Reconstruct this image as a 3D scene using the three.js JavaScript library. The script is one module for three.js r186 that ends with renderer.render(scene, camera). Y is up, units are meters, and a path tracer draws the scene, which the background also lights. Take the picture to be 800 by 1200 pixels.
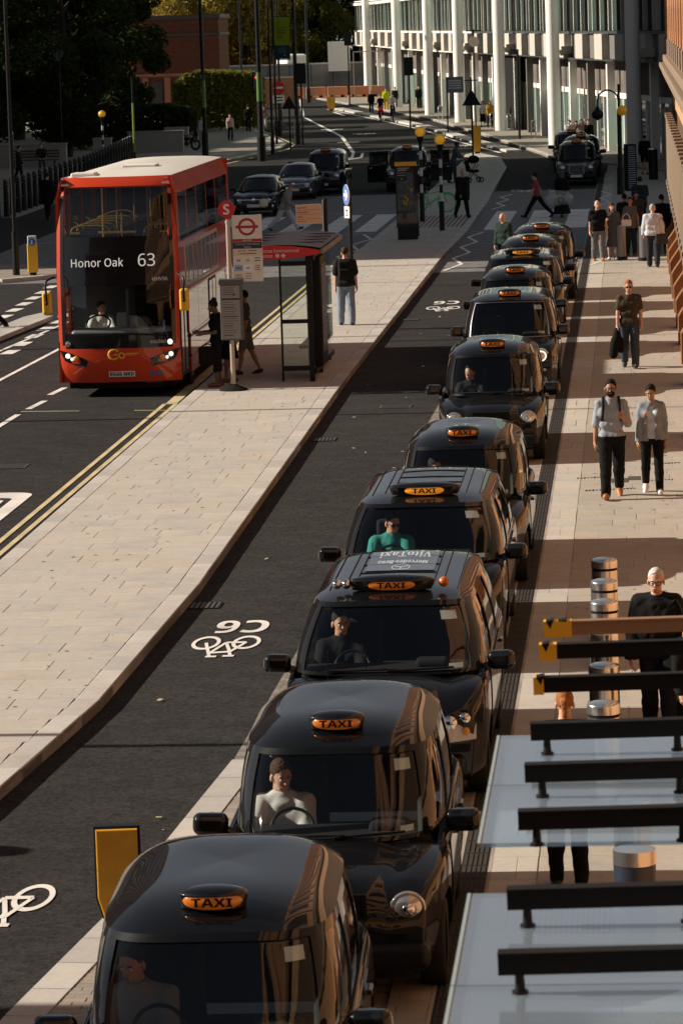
import * as THREE from 'three';
import { mergeGeometries, mergeVertices } from 'three/addons/utils/BufferGeometryUtils.js';
import { RoundedBoxGeometry } from 'three/addons/geometries/RoundedBoxGeometry.js';
import { TextGeometry } from 'three/addons/geometries/TextGeometry.js';
import { FontLoader } from 'three/addons/loaders/FontLoader.js';
import { Brush, Evaluator, SUBTRACTION } from 'three-bvh-csg';

// ------------------------------------------------------------------ camera, sky, sun, exposure
const scene = new THREE.Scene();
const camera = new THREE.PerspectiveCamera(2 * Math.atan(600 / 4500) * 180 / Math.PI, 682 / 1024, 0.5, 2500);
camera.position.set(0, 7.2307, 0);
{
  const yaw = 0.0788118, pitch = 0.126808, roll = 0.0319417;
  camera.rotation.order = 'YXZ';
  camera.rotation.set(-pitch, yaw, -roll);
}
camera.focus = 62; camera.userData.fStop = 11;
scene.add(camera);
const renderer = new THREE.WebGLRenderer({ antialias: true });
renderer.setSize(682, 1024);
renderer.toneMapping = THREE.LinearToneMapping;
renderer.toneMappingExposure = 1.55;
renderer.shadowMap.enabled = true;
const SUN_ELEV = 27 * Math.PI / 180;
const sunDir = new THREE.Vector3(-Math.cos(SUN_ELEV), Math.sin(SUN_ELEV), -0.03).normalize();
{
  const W = 512, H = 256, data = new Float32Array(W * H * 4);
  for (let j = 0; j < H; j++) for (let i = 0; i < W; i++) {
    const el = ((j + 0.5) / H - 0.5) * Math.PI, az = ((i + 0.5) / W) * 2 * Math.PI;
    const d = new THREE.Vector3(Math.cos(el) * Math.cos(az), Math.sin(el), Math.cos(el) * Math.sin(az));
    const t = Math.pow(Math.max(0, Math.sin(el)), 0.5);
    const toward = Math.pow(Math.max(0, d.dot(sunDir)), 3);
    const k = (j * W + i) * 4;
    const hz = [0.40, 0.43, 0.47], zn = [0.05, 0.066, 0.095];
    for (let c = 0; c < 3; c++) data[k + c] = (hz[c] * (1 - t) + zn[c] * t) * (1 + 0.55 * toward * [1.15, 1, 0.82][c]);
    data[k + 3] = 1;
  }
  const sky = new THREE.DataTexture(data, W, H, THREE.RGBAFormat, THREE.FloatType);
  sky.mapping = THREE.EquirectangularReflectionMapping; sky.magFilter = THREE.LinearFilter; sky.needsUpdate = true;
  scene.background = sky; scene.environment = sky;
  scene.backgroundIntensity = 0.7; scene.environmentIntensity = 0.7;
}
const sun = new THREE.DirectionalLight(new THREE.Color(1.0, 0.9, 0.77), 5);
sun.position.copy(sunDir).multiplyScalar(300).add(new THREE.Vector3(0, 0, -150));
sun.target.position.set(0, 0, -150); scene.add(sun, sun.target);
sun.castShadow = true; sun.shadow.mapSize.set(4096, 4096); sun.shadow.radius = 1;
Object.assign(sun.shadow.camera, { left: -260, right: 260, top: 200, bottom: -200, near: 1, far: 700 });

// ------------------------------------------------------------------ helpers
let seed = 12345;
const rnd = () => { seed |= 0; seed = seed + 0x6D2B79F5 | 0; let t = Math.imul(seed ^ seed >>> 15, 1 | seed); t = t + Math.imul(t ^ t >>> 7, 61 | t) ^ t; return ((t ^ t >>> 14) >>> 0) / 4294967296; };
const rr = (a, b) => a + (b - a) * rnd();
const V = (x, y, z) => new THREE.Vector3(x, y, z);
const R = Math.PI / 180;
const taken = {};
const numbered = (n) => { const c = taken[n] = (taken[n] ?? -1) + 1; return c ? n + '_' + String(c).padStart(3, '0') : n; };
function shadows(o) { o.traverse((m) => { if (m.isMesh) { m.castShadow = true; m.receiveShadow = true; } }); return o; }
function thing(name, label, category, pos = [0, 0, 0], turn = 0, group) {
  const o = new THREE.Group(); o.name = numbered(name); scene.add(o); o.position.set(...pos); o.rotation.y = turn;
  o.userData = { label, category }; if (group) o.userData.group = group; return o;
}
function part(parent, name, geo, mat, label) {
  const m = new THREE.Mesh(Array.isArray(geo) ? M(geo) : geo, mat); m.name = name; m.castShadow = m.receiveShadow = true; parent.add(m);
  if (label) m.userData.label = label; return m;
}
function single(name, geo, mat, label, category, group) {
  const m = part(scene, numbered(name), geo, mat); m.userData = { label, category }; if (group) m.userData.group = group; return m;
}
function structure(name, geo, mat) { const m = part(scene, numbered(name), geo, mat); m.userData = { kind: 'structure' }; return m; }
function copyOf(src, label, pos, turn, group) {
  const c = src.clone(); c.userData = { ...src.userData }; c.name = numbered(src.name.replace(/_\d{3}$/, '')); scene.add(c);
  if (pos) c.position.set(...pos); if (turn !== undefined) c.rotation.y = turn; if (label) c.userData.label = label; if (group) c.userData.group = group; return c;
}
function boxUV(g) {   // uv in metres from the dominant direction of each face
  const p = g.attributes.position, n = g.attributes.normal, uv = new Float32Array(p.count * 2);
  for (let i = 0; i < p.count; i++) {
    const x = Math.abs(n.getX(i)), y = Math.abs(n.getY(i)), z = Math.abs(n.getZ(i));
    if (y >= x && y >= z) { uv[2 * i] = p.getX(i); uv[2 * i + 1] = -p.getZ(i); } else if (x >= z) { uv[2 * i] = p.getZ(i); uv[2 * i + 1] = p.getY(i); } else { uv[2 * i] = p.getX(i); uv[2 * i + 1] = p.getY(i); }
  }
  g.setAttribute('uv', new THREE.BufferAttribute(uv, 2)); return g;
}
function M(list) {
  const out = list.map((g) => { const h = g.index ? g.toNonIndexed() : g; for (const k of Object.keys(h.attributes)) if (!['position', 'normal', 'uv'].includes(k)) h.deleteAttribute(k); if (!h.attributes.normal) h.computeVertexNormals(); if (!h.attributes.uv) boxUV(h); h.morphAttributes = {}; return h; });
  return out.length === 1 ? out[0] : mergeGeometries(out);
}
const box = (w, h, d, x = 0, y = 0, z = 0) => boxUV(new THREE.BoxGeometry(w, h, d).translate(x, y, z));
const rbox = (w, h, d, r, x = 0, y = 0, z = 0, s = 2) => new RoundedBoxGeometry(w, h, d, s, r).translate(x, y, z);
const cyl = (r1, r2, h, x = 0, y = 0, z = 0, seg = 16) => new THREE.CylinderGeometry(r1, r2, h, seg).translate(x, y, z);
const ball = (r, x = 0, y = 0, z = 0, sx = 1, sy = 1, sz = 1, seg = 20) => new THREE.SphereGeometry(r, seg, Math.max(8, seg * 0.7 | 0)).scale(sx, sy, sz).translate(x, y, z);
const tube = (pts, r, seg = 24, rad = 8, closed = false) => new THREE.TubeGeometry(new THREE.CatmullRomCurve3(pts.map((p) => V(...p)), closed, 'centripetal'), seg, r, rad, closed);
function bar(a, b, r, rad = 8, r2 = r) {
  const A = V(...a), B = V(...b), g = new THREE.CylinderGeometry(r2, r, A.distanceTo(B), rad).translate(0, A.distanceTo(B) / 2, 0);
  return g.applyQuaternion(new THREE.Quaternion().setFromUnitVectors(V(0, 1, 0), B.clone().sub(A).normalize())).translate(...a);
}
const rot = (g, ax, a) => (ax === 'x' ? g.rotateX(a) : ax === 'y' ? g.rotateY(a) : g.rotateZ(a));
function flatShape(pts, y = 0) { // polygon in x,z, facing up
  const s = new THREE.Shape(pts.map(([x, z]) => new THREE.Vector2(x, -z)));
  return boxUV(new THREE.ShapeGeometry(s).rotateX(-Math.PI / 2).translate(0, y, 0));
}
function slabShape(pts, y0, y1) {
  const s = new THREE.Shape(pts.map(([x, z]) => new THREE.Vector2(x, -z)));
  return boxUV(new THREE.ExtrudeGeometry(s, { depth: y1 - y0, bevelEnabled: false }).rotateX(-Math.PI / 2).translate(0, y0, 0).toNonIndexed());
}
function grid(nu, nv, f) { // smooth sheet f(u,v) -> [x,y,z], u, v in 0..1
  const pos = [], uv = [], idx = [];
  for (let j = 0; j <= nv; j++) for (let i = 0; i <= nu; i++) { const p = f(i / nu, j / nv); pos.push(p[0], p[1], p[2]); uv.push(i / nu, j / nv); }
  for (let j = 0; j < nv; j++) for (let i = 0; i < nu; i++) { const a = j * (nu + 1) + i, b = a + 1, c = a + nu + 1, d = c + 1; idx.push(a, b, d, a, d, c); }
  const g = new THREE.BufferGeometry(); g.setAttribute('position', new THREE.Float32BufferAttribute(pos, 3)); g.setAttribute('uv', new THREE.Float32BufferAttribute(uv, 2)); g.setIndex(idx); g.computeVertexNormals(); return g;
}
// periodic value noise and textures
const hash = (x, y, s) => { let h = Math.imul(x, 374761393) + Math.imul(y, 668265263) + Math.imul(s, 2147483647) | 0; h = Math.imul(h ^ h >>> 13, 1274126177); return ((h ^ h >>> 16) >>> 0) / 4294967296; };
function vnoise(x, y, per, s) {
  const xi = Math.floor(x), yi = Math.floor(y), fx = x - xi, fy = y - yi, u = fx * fx * (3 - 2 * fx), v = fy * fy * (3 - 2 * fy), m = (a) => ((a % per) + per) % per;
  const a = hash(m(xi), m(yi), s), b = hash(m(xi + 1), m(yi), s), c = hash(m(xi), m(yi + 1), s), d = hash(m(xi + 1), m(yi + 1), s);
  return a + (b - a) * u + (c - a) * v + (a - b - c + d) * u * v;
}
const fbm = (u, v, per, oct, s) => { let t = 0, a = 0.5, n = 0; for (let o = 0; o < oct; o++) { t += a * vnoise(u * per, v * per, per, s + o); n += a; a *= 0.55; per *= 2; } return t / n; };
const enc = (x) => Math.round(255 * Math.min(1, Math.max(0, x <= 0.0031308 ? 12.92 * x : 1.055 * Math.pow(x, 1 / 2.4) - 0.055)));
function tex(size, metres, fn, linear = false) {
  const data = new Uint8Array(size * size * 4);
  for (let j = 0; j < size; j++) for (let i = 0; i < size; i++) {
    const c = fn(i / size, j / size, i, j), k = (j * size + i) * 4, a = Array.isArray(c) ? c : [c, c, c];
    for (let q = 0; q < 3; q++) data[k + q] = linear ? Math.round(255 * Math.min(1, Math.max(0, a[q]))) : enc(a[q]);
    data[k + 3] = 255;
  }
  const t = new THREE.DataTexture(data, size, size); t.wrapS = t.wrapT = THREE.RepeatWrapping; t.magFilter = THREE.LinearFilter; t.minFilter = THREE.LinearMipmapLinearFilter; t.generateMipmaps = true;
  if (!linear) t.colorSpace = THREE.SRGBColorSpace; t.repeat.set(1 / metres, 1 / metres); t.needsUpdate = true; return t;
}
function canvasTex(w, h, draw) {
  const c = document.createElement('canvas'); c.width = w; c.height = h; const x = c.getContext('2d'); draw(x, w, h);
  const t = new THREE.CanvasTexture(c); t.colorSpace = THREE.SRGBColorSpace; t.anisotropy = 8; return t;
}
const col = (r, g, b) => new THREE.Color().setRGB(r, g, b);
const mat = (c, roughness = 0.7, extra = {}) => new THREE.MeshPhysicalMaterial({ color: c, roughness, specularIntensity: roughness > 0.74 ? 0.35 : 1, ...extra });
const phys = (c, extra = {}) => new THREE.MeshPhysicalMaterial({ color: c, ...extra });
const font = await new FontLoader().loadAsync('fonts/droid/droid_sans_bold.typeface.json');
const fontR = await new FontLoader().loadAsync('fonts/droid/droid_sans_regular.typeface.json');
function letters(text, size, depth = 0.004, f = font) { const g = new TextGeometry(text, { font: f, size, depth, curveSegments: 5 }); g.computeBoundingBox(); const b = g.boundingBox; return g.translate(-(b.max.x + b.min.x) / 2, -(b.max.y + b.min.y) / 2, 0); }

// shared textures and materials
const TX = {
  asphalt: tex(1024, 3.1, (u, v, i, j) => { const s = hash(i, j, 3), g = fbm(u, v, 96, 3, 21); return 0.12 + 0.62 * g + 0.42 * fbm(u, v, 6, 4, 11) * fbm(u, v, 24, 3, 14) + (s > 0.95 ? 0.42 * (s - 0.95) / 0.05 * hash(i, j, 5) : 0) - (s < 0.12 ? 0.12 : 0); }),
  asphaltBump: tex(512, 1.7, (u, v, i, j) => 0.5 + 0.5 * (hash(i, j, 9) - 0.5) + 0.4 * (fbm(u, v, 64, 2, 7) - 0.5), true),
  stone: tex(1024, 2.3, (u, v, i, j) => { const f = 0.62 + 0.2 * fbm(u, v, 5, 5, 31) + 0.14 * fbm(u, v, 48, 3, 33) + 0.09 * (hash(i, j, 2) - 0.5); const w = 0.08 * (fbm(u, v, 4, 3, 41) - 0.5); return [f + w, f, f - w * 1.4]; }),
  fine: tex(512, 0.8, (u, v, i, j) => 0.7 + 0.2 * fbm(u, v, 8, 4, 51) + 0.1 * (hash(i, j, 4) - 0.5)),
  dirt: tex(512, 2.7, (u, v) => { const f = fbm(u, v, 4, 5, 61); return 0.6 + 0.4 * Math.min(1, 1.5 * f); }),
  bricks: tex(512, 1.35, (u, v, i, j) => { const row = Math.floor(v * 18), x = u * 6 + (row % 2) * 0.5, fx = x - Math.floor(x), fy = v * 18 - row; const m = fx < 0.04 || fy < 0.12; const t = 0.62 + 0.3 * hash(Math.floor(x) % 6, row, 8) + 0.1 * (hash(i, j, 6) - 0.5); return m ? [0.75, 0.72, 0.66] : [t, t * 0.97, t * 0.94]; }),
  setts: tex(1024, 1.6, (u, v, i, j) => { const row = Math.floor(v * 16), x = u * 8 + (row % 2) * 0.5, fx = x - Math.floor(x), fy = v * 16 - row; const m = fx < 0.035 || fy < 0.07; const t = 0.5 + 0.34 * hash(Math.floor(x) % 8, row, 18) + 0.12 * (fbm(u, v, 64, 2, 19) - 0.5) + 0.08 * (hash(i, j, 6) - 0.5); return m ? 0.22 : t; }),
};
const MT = {
  asphalt: mat(col(0.071, 0.067, 0.065), 0.95, { specularIntensity: 0.08, map: TX.asphalt, bumpMap: TX.asphaltBump, bumpScale: 0.006, vertexColors: true }),
  setts: mat(col(0.36, 0.315, 0.27), 0.85, { map: TX.setts, bumpMap: TX.setts, bumpScale: 0.004 }),
  tablePaving: mat(col(0.27, 0.26, 0.255), 0.85, { map: TX.setts }),
  mortar: mat(col(0.34, 0.3, 0.26), 0.95, { map: TX.dirt }),
  kerb: [0, 1, 2].map((k) => mat(col(0.52 + 0.05 * k, 0.485 + 0.045 * k, 0.44 + 0.04 * k), 0.8, { map: TX.stone })),
  slab: [[0.575, 0.525, 0.46], [0.56, 0.515, 0.455], [0.595, 0.54, 0.47], [0.57, 0.525, 0.465], [0.58, 0.51, 0.425], [0.55, 0.505, 0.45]].map((c) => mat(col(...c), 0.86, { specularIntensity: 0.15, map: TX.stone, bumpMap: TX.fine, bumpScale: 0.001 })),
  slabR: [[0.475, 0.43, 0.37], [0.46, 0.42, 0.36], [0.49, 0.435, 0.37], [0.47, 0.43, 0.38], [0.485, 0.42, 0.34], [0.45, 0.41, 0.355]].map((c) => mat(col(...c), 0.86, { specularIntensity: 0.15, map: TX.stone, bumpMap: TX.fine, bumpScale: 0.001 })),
  paintWhite: mat(col(0.74, 0.7, 0.65), 0.8, { map: TX.dirt }),
  paintYellow: mat(col(0.60, 0.49, 0.29), 0.8, { map: TX.dirt }),
  black: mat(col(0.007, 0.007, 0.008), 0.45, { specularIntensity: 0.5 }), blackMatt: mat(col(0.009, 0.0085, 0.008), 0.85), blackGloss: phys(col(0.005, 0.005, 0.006), { roughness: 0.5, specularIntensity: 0.1, clearcoat: 1, clearcoatRoughness: 0.05 }),
  rubber: mat(col(0.02, 0.02, 0.02), 0.8), chrome: mat(col(0.75, 0.75, 0.76), 0.12, { metalness: 1 }), alloy: mat(col(0.5, 0.5, 0.51), 0.35, { metalness: 1 }),
  steel: mat(col(0.74, 0.735, 0.725), 0.2, { metalness: 0.92 }), paint: phys(col(0.003, 0.0032, 0.004), { roughness: 0.5, specularIntensity: 0.1, clearcoat: 0.72, clearcoatRoughness: 0.025 }),
  paintBlue: phys(col(0.006, 0.009, 0.018), { roughness: 0.5, specularIntensity: 0.15, clearcoat: 1, clearcoatRoughness: 0.03 }), paintGrey: phys(col(0.03, 0.034, 0.045), { roughness: 0.35, clearcoat: 1, clearcoatRoughness: 0.03 }),
  glass: phys(col(0.88, 0.91, 0.9), { transmission: 1, thickness: 0, roughness: 0.02, ior: 1.5 }), glassDark: phys(col(0.2, 0.215, 0.215), { transmission: 1, thickness: 0, roughness: 0.02, ior: 1.5 }),
  glassClear: phys(col(0.86, 0.9, 0.88), { transmission: 1, thickness: 0, roughness: 0.02, ior: 1.5 }),
  interior: mat(col(0.008, 0.008, 0.009), 0.9), seat: mat(col(0.014, 0.014, 0.016), 0.9),
  orangeLens: phys(col(0.52, 0.13, 0.012), { roughness: 0.25, clearcoat: 1, emissive: col(0.9, 0.24, 0.015), emissiveIntensity: 0.06 }),
  orangeLit: phys(col(0.85, 0.33, 0.03), { roughness: 0.25, clearcoat: 1, emissive: col(1.0, 0.36, 0.03), emissiveIntensity: 0.22 }),
  lamp: mat(col(0.9, 0.9, 0.9), 0.2, { emissive: col(1, 0.95, 0.85), emissiveIntensity: 0.6 }), lens: phys(col(0.5, 0.5, 0.5), { roughness: 0.08, metalness: 0.7, clearcoat: 1 }),
  yellow: mat(col(0.78, 0.42, 0.02), 0.5), amberSign: mat(col(0.82, 0.42, 0.02), 0.55, { map: TX.fine }), red: mat(col(0.55, 0.02, 0.025), 0.45), white: mat(col(0.75, 0.74, 0.71), 0.5), cream: mat(col(0.72, 0.66, 0.56), 0.6),
  sticker: mat(col(0.42, 0.5, 0.49), 0.6), glassMid: phys(col(0.5, 0.53, 0.53), { transmission: 1, thickness: 0, roughness: 0.02, ior: 1.5 }), wood: mat(col(0.09, 0.055, 0.035), 0.8),
};
// ------------------------------------------------------------------ ground, roads, pavements
{
  const nx = 90, nz = 160;
  const g = grid(nx, nz, (u, v) => { const x = -9 + Math.sign(u - 0.5) * Math.pow(Math.abs(u - 0.5) * 2, 2.4) * 420, z = 60 - Math.pow(v, 1.7) * 900; return [x, 0, z]; });
  const p = g.attributes.position, c = new Float32Array(p.count * 3), uv = g.attributes.uv;
  for (let i = 0; i < p.count; i++) { const x = p.getX(i), z = p.getZ(i), f = 0.72 + 0.3 * fbm(x / 37 + 0.3, z / 71, 8, 3, 77) + 0.26 * fbm(x / 21 + 0.1, z / 130, 16, 3, 79); c[3 * i] = c[3 * i + 1] = c[3 * i + 2] = f; uv.setXY(i, x, -z); }
  g.setAttribute('color', new THREE.BufferAttribute(c, 3));
  structure('road', g, MT.asphalt);
}
// raised crossing table of small blocks
structure('raised_table_paving', flatShape([[-21, -110.2], [-5.75, -110.2], [-5.75, -161], [-21, -161]], 0.005), MT.tablePaving);
structure('raised_table_paving', flatShape([[-5.9, -110.2], [-1.62, -110.2], [-1.62, -161], [-5.9, -161]], 0.009), MT.tablePaving);
// taxi bay of setts, left edge runs out towards the camera
structure('taxi_bay_paving', flatShape([[-5.3, -18], [-1.62, -18], [-1.62, -110.1], [-3.72, -110.1], [-3.78, -75], [-3.95, -52], [-4.1, -37], [-4.2, -35.4], [-4.46, -30.6], [-4.78, -27.4]], 0.005), MT.setts);
{ // granite edge of the taxi bay
  const line = [[-5.2, -20], [-4.78, -27.4], [-4.46, -30.6], [-4.2, -35.4], [-4.1, -37.2]];
  const t = structure('taxi_bay_edging', [box(0.02, 0.012, 0.02, -4.4, 0.006, -34)], MT.kerb[0]);
  for (let k = 0; k + 1 < line.length; k++) {
    const [ax, az] = line[k], [bx, bz] = line[k + 1], L = Math.hypot(bx - ax, bz - az), n = Math.max(1, Math.round(L / 0.9)), a = Math.atan2(bx - ax, bz - az);
    for (let i = 0; i < n; i++) { const f = (i + 0.5) / n; const m = part(t, 'kerb_stone', box(0.3, 0.03, L / n - 0.012), MT.kerb[(i + k) % 3]); m.position.set(ax + (bx - ax) * f + 0.15, 0.012, az + (bz - az) * f); m.rotation.y = a; }
  }
}
// chamfered slab geometry, shared
function slabGeo(w, d, h, c = 0.006, uo = 0) {
  const x = w / 2, z = d / 2, P = [[-x, 0, -z], [x, 0, -z], [x, 0, z], [-x, 0, z], [-x, h - c, -z], [x, h - c, -z], [x, h - c, z], [-x, h - c, z], [-x + c, h, -z + c], [x - c, h, -z + c], [x - c, h, z - c], [-x + c, h, z - c]];
  const q = []; const quad = (a, b, cc, dd) => q.push(...P[a], ...P[b], ...P[cc], ...P[a], ...P[cc], ...P[dd]);
  for (let r = 0; r < 2; r++) for (let k = 0; k < 4; k++) { const a = r * 4 + k, b = r * 4 + (k + 1) % 4; quad(a, a + 4, b + 4, b); }
  quad(8, 11, 10, 9);
  const g = new THREE.BufferGeometry(); g.setAttribute('position', new THREE.Float32BufferAttribute(q, 3)); g.computeVertexNormals(); boxUV(g);
  const uv = g.attributes.uv; for (let i = 0; i < uv.count; i++) uv.setXY(i, uv.getX(i) + uo * 0.731, uv.getY(i) + uo * 0.417); return g;
}
// lays staggered slabs over a strip whose left and right edges are functions of z; the nearest become parts, the rest one part
function laySlabs(parent, xl, xr, z0, z1, depth, widths, y, h, mats, most, seen = (x, z) => true) {
  const geos = {}, far = mats.map(() => []); let n = 0;
  for (let z = z0, row = 0; z > z1; z -= depth, row++) {
    const a = xl(z - depth / 2), b = xr(z - depth / 2); let x = a;
    let off = row % 2 ? widths[0] * (0.35 + 0.3 * rnd()) : widths[0] * (0.8 + 0.2 * rnd());
    while (x < b - 0.05) {
      let w = x === a ? off : widths[Math.floor(rnd() * widths.length)]; if (x + w > b - 0.18) w = b - x;
      const wq = Math.round(w * 50) / 50, k = Math.floor(rnd() * rnd() * mats.length * 0.999 + (rnd() < 0.5 ? 0 : 1)) % mats.length, uo = Math.floor(rnd() * 3), key = wq + '_' + uo;
      const cx = x + w / 2, cz = z - depth / 2, jig = (rnd() - 0.5) * 0.0016;
      geos[key] ??= slabGeo(wq - 0.006, depth - 0.006, h, 0.0025, uo + wq);
      if (n < most && seen(cx, cz)) { const m = part(parent, 'paving_slab', geos[key], mats[k]); m.position.set(cx, y + jig, cz); n++; }
      else far[k].push(geos[key].clone().translate(cx, y + jig, cz));
      x += w;
    }
  }
  far.forEach((f, k) => { if (f.length) { const m = part(parent, 'paving_slabs', f, mats[k]); m.userData.kind = 'stuff'; } });
}
function layKerb(parent, line, y0, y1, width, side, most = 300) { // side +1: the stone lies to the right of the line a -> b
  let n = 0; const far = [];
  for (let k = 0; k + 1 < line.length; k++) {
    const [ax, az] = line[k], [bx, bz] = line[k + 1], L = Math.hypot(bx - ax, bz - az), c = Math.max(1, Math.round(L / 0.92)), a = Math.atan2(bx - ax, bz - az);
    for (let i = 0; i < c; i++) {
      const f = (i + 0.5) / c, l = L / c - 0.007, nx = Math.cos(a) * side, nz = -Math.sin(a) * side;
      const x = ax + (bx - ax) * f + nx * width / 2, z = az + (bz - az) * f + nz * width / 2;
      const g = rbox(width, y1 - y0, Math.round(l * 100) / 100, 0.018, 0, 0, 0, 1).rotateY(a); boxUV(g);
      const uv = g.attributes.uv, o = rnd() * 2; for (let q = 0; q < uv.count; q++) uv.setXY(q, uv.getX(q) + o, uv.getY(q) + o);
      if (n++ < most) part(parent, 'kerb_stone', g, MT.kerb[n % 3]).position.set(x, (y0 + y1) / 2 + (rnd() - 0.5) * 0.004, z);
      else far.push(g.translate(x, (y0 + y1) / 2, z));
    }
  }
  if (far.length) part(parent, 'kerb_stones', far, MT.kerb[1]).userData.kind = 'stuff';
}
// the bus stop island
const pw = (line) => (z) => { for (let i = 0; i + 1 < line.length; i++) { const [x0, z0] = line[i], [x1, z1] = line[i + 1]; if (z <= z0 && z >= z1) return x0 + (x1 - x0) * (z - z0) / (z1 - z0); } return z > line[0][1] ? line[0][0] : line.at(-1)[0]; };
const ISL_R = [[-6.75, -26], [-6.2, -34.6], [-5.83, -40.2], [-5.7, -48.6], [-5.9, -78], [-5.86, -117], [-5.7, -130], [-5.78, -150], [-6.1, -184], [-6.9, -198], [-8.4, -205.5]];
const ISL_L = [[-8.75, -26], [-8.72, -50.5], [-8.76, -73], [-8.74, -115], [-8.6, -141], [-8.6, -190], [-8.9, -203], [-8.4, -205.5]];
{
  const isl = structure('island_pavement', slabShape([...ISL_L, ...ISL_R.slice(0, -1).reverse()].map(([x, z]) => [x, z]), -0.05, 0.117), MT.mortar);
  const l = pw(ISL_L), r = pw(ISL_R);
  laySlabs(isl, (z) => l(z) + 0.27, (z) => r(z) - 0.268, -31, -203, 0.62, [0.9, 0.75, 0.6, 0.9], 0.118, 0.008, MT.slab, 300, (x, z) => z > -95 && z < -34 && (z < -48 || x < -5 - (z + 20) * 0));
  layKerb(isl, ISL_L, -0.03, 0.126, 0.27, -1, 150); layKerb(isl, ISL_R, -0.03, 0.126, 0.27, 1, 300);
  const t = []; for (let x = -8.25; x < -6.0; x += 0.16) for (let z = -132.4; z > -140; z -= 0.42) t.push(box(0.07, 0.008, 0.3, x, 0.131, z));
  part(isl, 'tactile_paving', t, mat(col(0.2, 0.16, 0.13), 0.9)).userData.kind = 'stuff';
}
{ // single setts where they can be told apart: beside the nearest cabs and along the channel
  const sett = [[0.4, 0.345, 0.29], [0.36, 0.315, 0.27], [0.43, 0.37, 0.31], [0.38, 0.32, 0.255], [0.34, 0.3, 0.265]].map((c) => mat(col(...c), 0.88, { specularIntensity: 0.15, map: TX.stone }));
  const a = structure('sett_strip', box(0.34, 0.012, 90, -1.795, 0.0015, -66), MT.mortar);
  laySlabs(a, () => -1.96, () => -1.645, -24, -108, 0.2, [0.157], 0.009, 0.009, sett, 200, (x, z) => z < -26);
  const edge = pw([[-5.2, -20], [-4.78, -27.4], [-4.46, -30.6], [-4.2, -35.4], [-4.1, -37.2]]);
  const b = structure('sett_strip', flatShape([[-4.85, -20.5], [-3.4, -20.5], [-3.4, -37], [-3.8, -37], [-3.9, -35.4], [-4.16, -30.6], [-4.48, -27.4]], 0.0075), MT.mortar);
  laySlabs(b, (z) => edge(z) + 0.31, () => -3.5, -25.4, -36.5, 0.11, [0.21, 0.2, 0.22], 0.009, 0.01, sett, 260);
}
// the pavement on the right, flush with the bay; its drain channel
{
  const base = structure('right_pavement', slabShape([[-1.38, -10], [3.5, -10], [3.5, -176], [-1.3, -186], [-1.38, -160]], -0.05, 0.0125), MT.mortar);
  const wob = (z) => -1.375 + 0.0005 * z * 0;
  laySlabs(base, wob, (z) => -0.96, -20, -176, 0.9, [0.45], 0.0135, 0.0065, MT.slab.slice(0, 4), 90, (x, z) => z < -30);
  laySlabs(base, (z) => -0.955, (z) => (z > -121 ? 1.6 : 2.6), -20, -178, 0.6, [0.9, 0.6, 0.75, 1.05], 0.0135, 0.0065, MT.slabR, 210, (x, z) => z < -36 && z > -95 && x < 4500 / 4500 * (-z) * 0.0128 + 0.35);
  const slots = []; for (let z = -14; z > -165; z -= 0.5) for (const x of [-1.585, -1.54, -1.5, -1.46, -1.415]) slots.push(box(0.022, 0.006, 0.47, x, 0.021, z));
  const d = structure('drain_channel', [box(0.235, 0.05, 152, -1.5, -0.007, -90)], mat(col(0.035, 0.033, 0.031), 0.8));
  part(d, 'drain_grating', slots, mat(col(0.045, 0.04, 0.036), 0.8)).userData.kind = 'stuff';
  part(d, 'channel_edge', [box(0.03, 0.03, 152, -1.632, 0.006, -90), box(0.03, 0.03, 152, -1.368, 0.006, -90)], MT.mortar);
  // lines of small engraved characters and an inlaid plaque in the paving, too small to read
  const w = [];
  for (const [x, z, n] of [[-1.0, -59.9, 9], [-0.85, -58.3, 15], [0.12, -61.6, 10], [0.1, -59.4, 8]]) for (let i = 0; i < n; i++) w.push(box(0.022 + 0.02 * rnd(), 0.003, 0.09 + 0.1 * rnd(), x + i * 0.052, 0.0217, z - i * 0.012));
  part(base, 'engraved_characters', w, mat(col(0.05, 0.042, 0.035), 0.9)).userData.kind = 'stuff';
  part(base, 'inlaid_plaque', [box(0.42, 0.004, 0.55, -0.42, 0.0215, -59.5), box(0.2, 0.004, 0.5, 0.0 - 0.12, 0.0215, -59.75)], mat(col(0.06, 0.05, 0.042), 0.7));
}
// pavement in front of the office building, kerbed
const OFF_K = [[-1.3, -186], [-4, -194], [-5.6, -208], [-9.6, -240], [-15, -281], [-21.6, -319], [-31, -372]];
{
  const p = structure('office_pavement', slabShape([...OFF_K, [-20, -390], [6, -390], [8, -176], [1.2, -176]], -0.05, 0.11), mat(col(0.36, 0.31, 0.25), 0.85, { map: TX.stone }));
  layKerb(p, OFF_K, -0.03, 0.125, 0.3, -1, 260);
}
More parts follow.
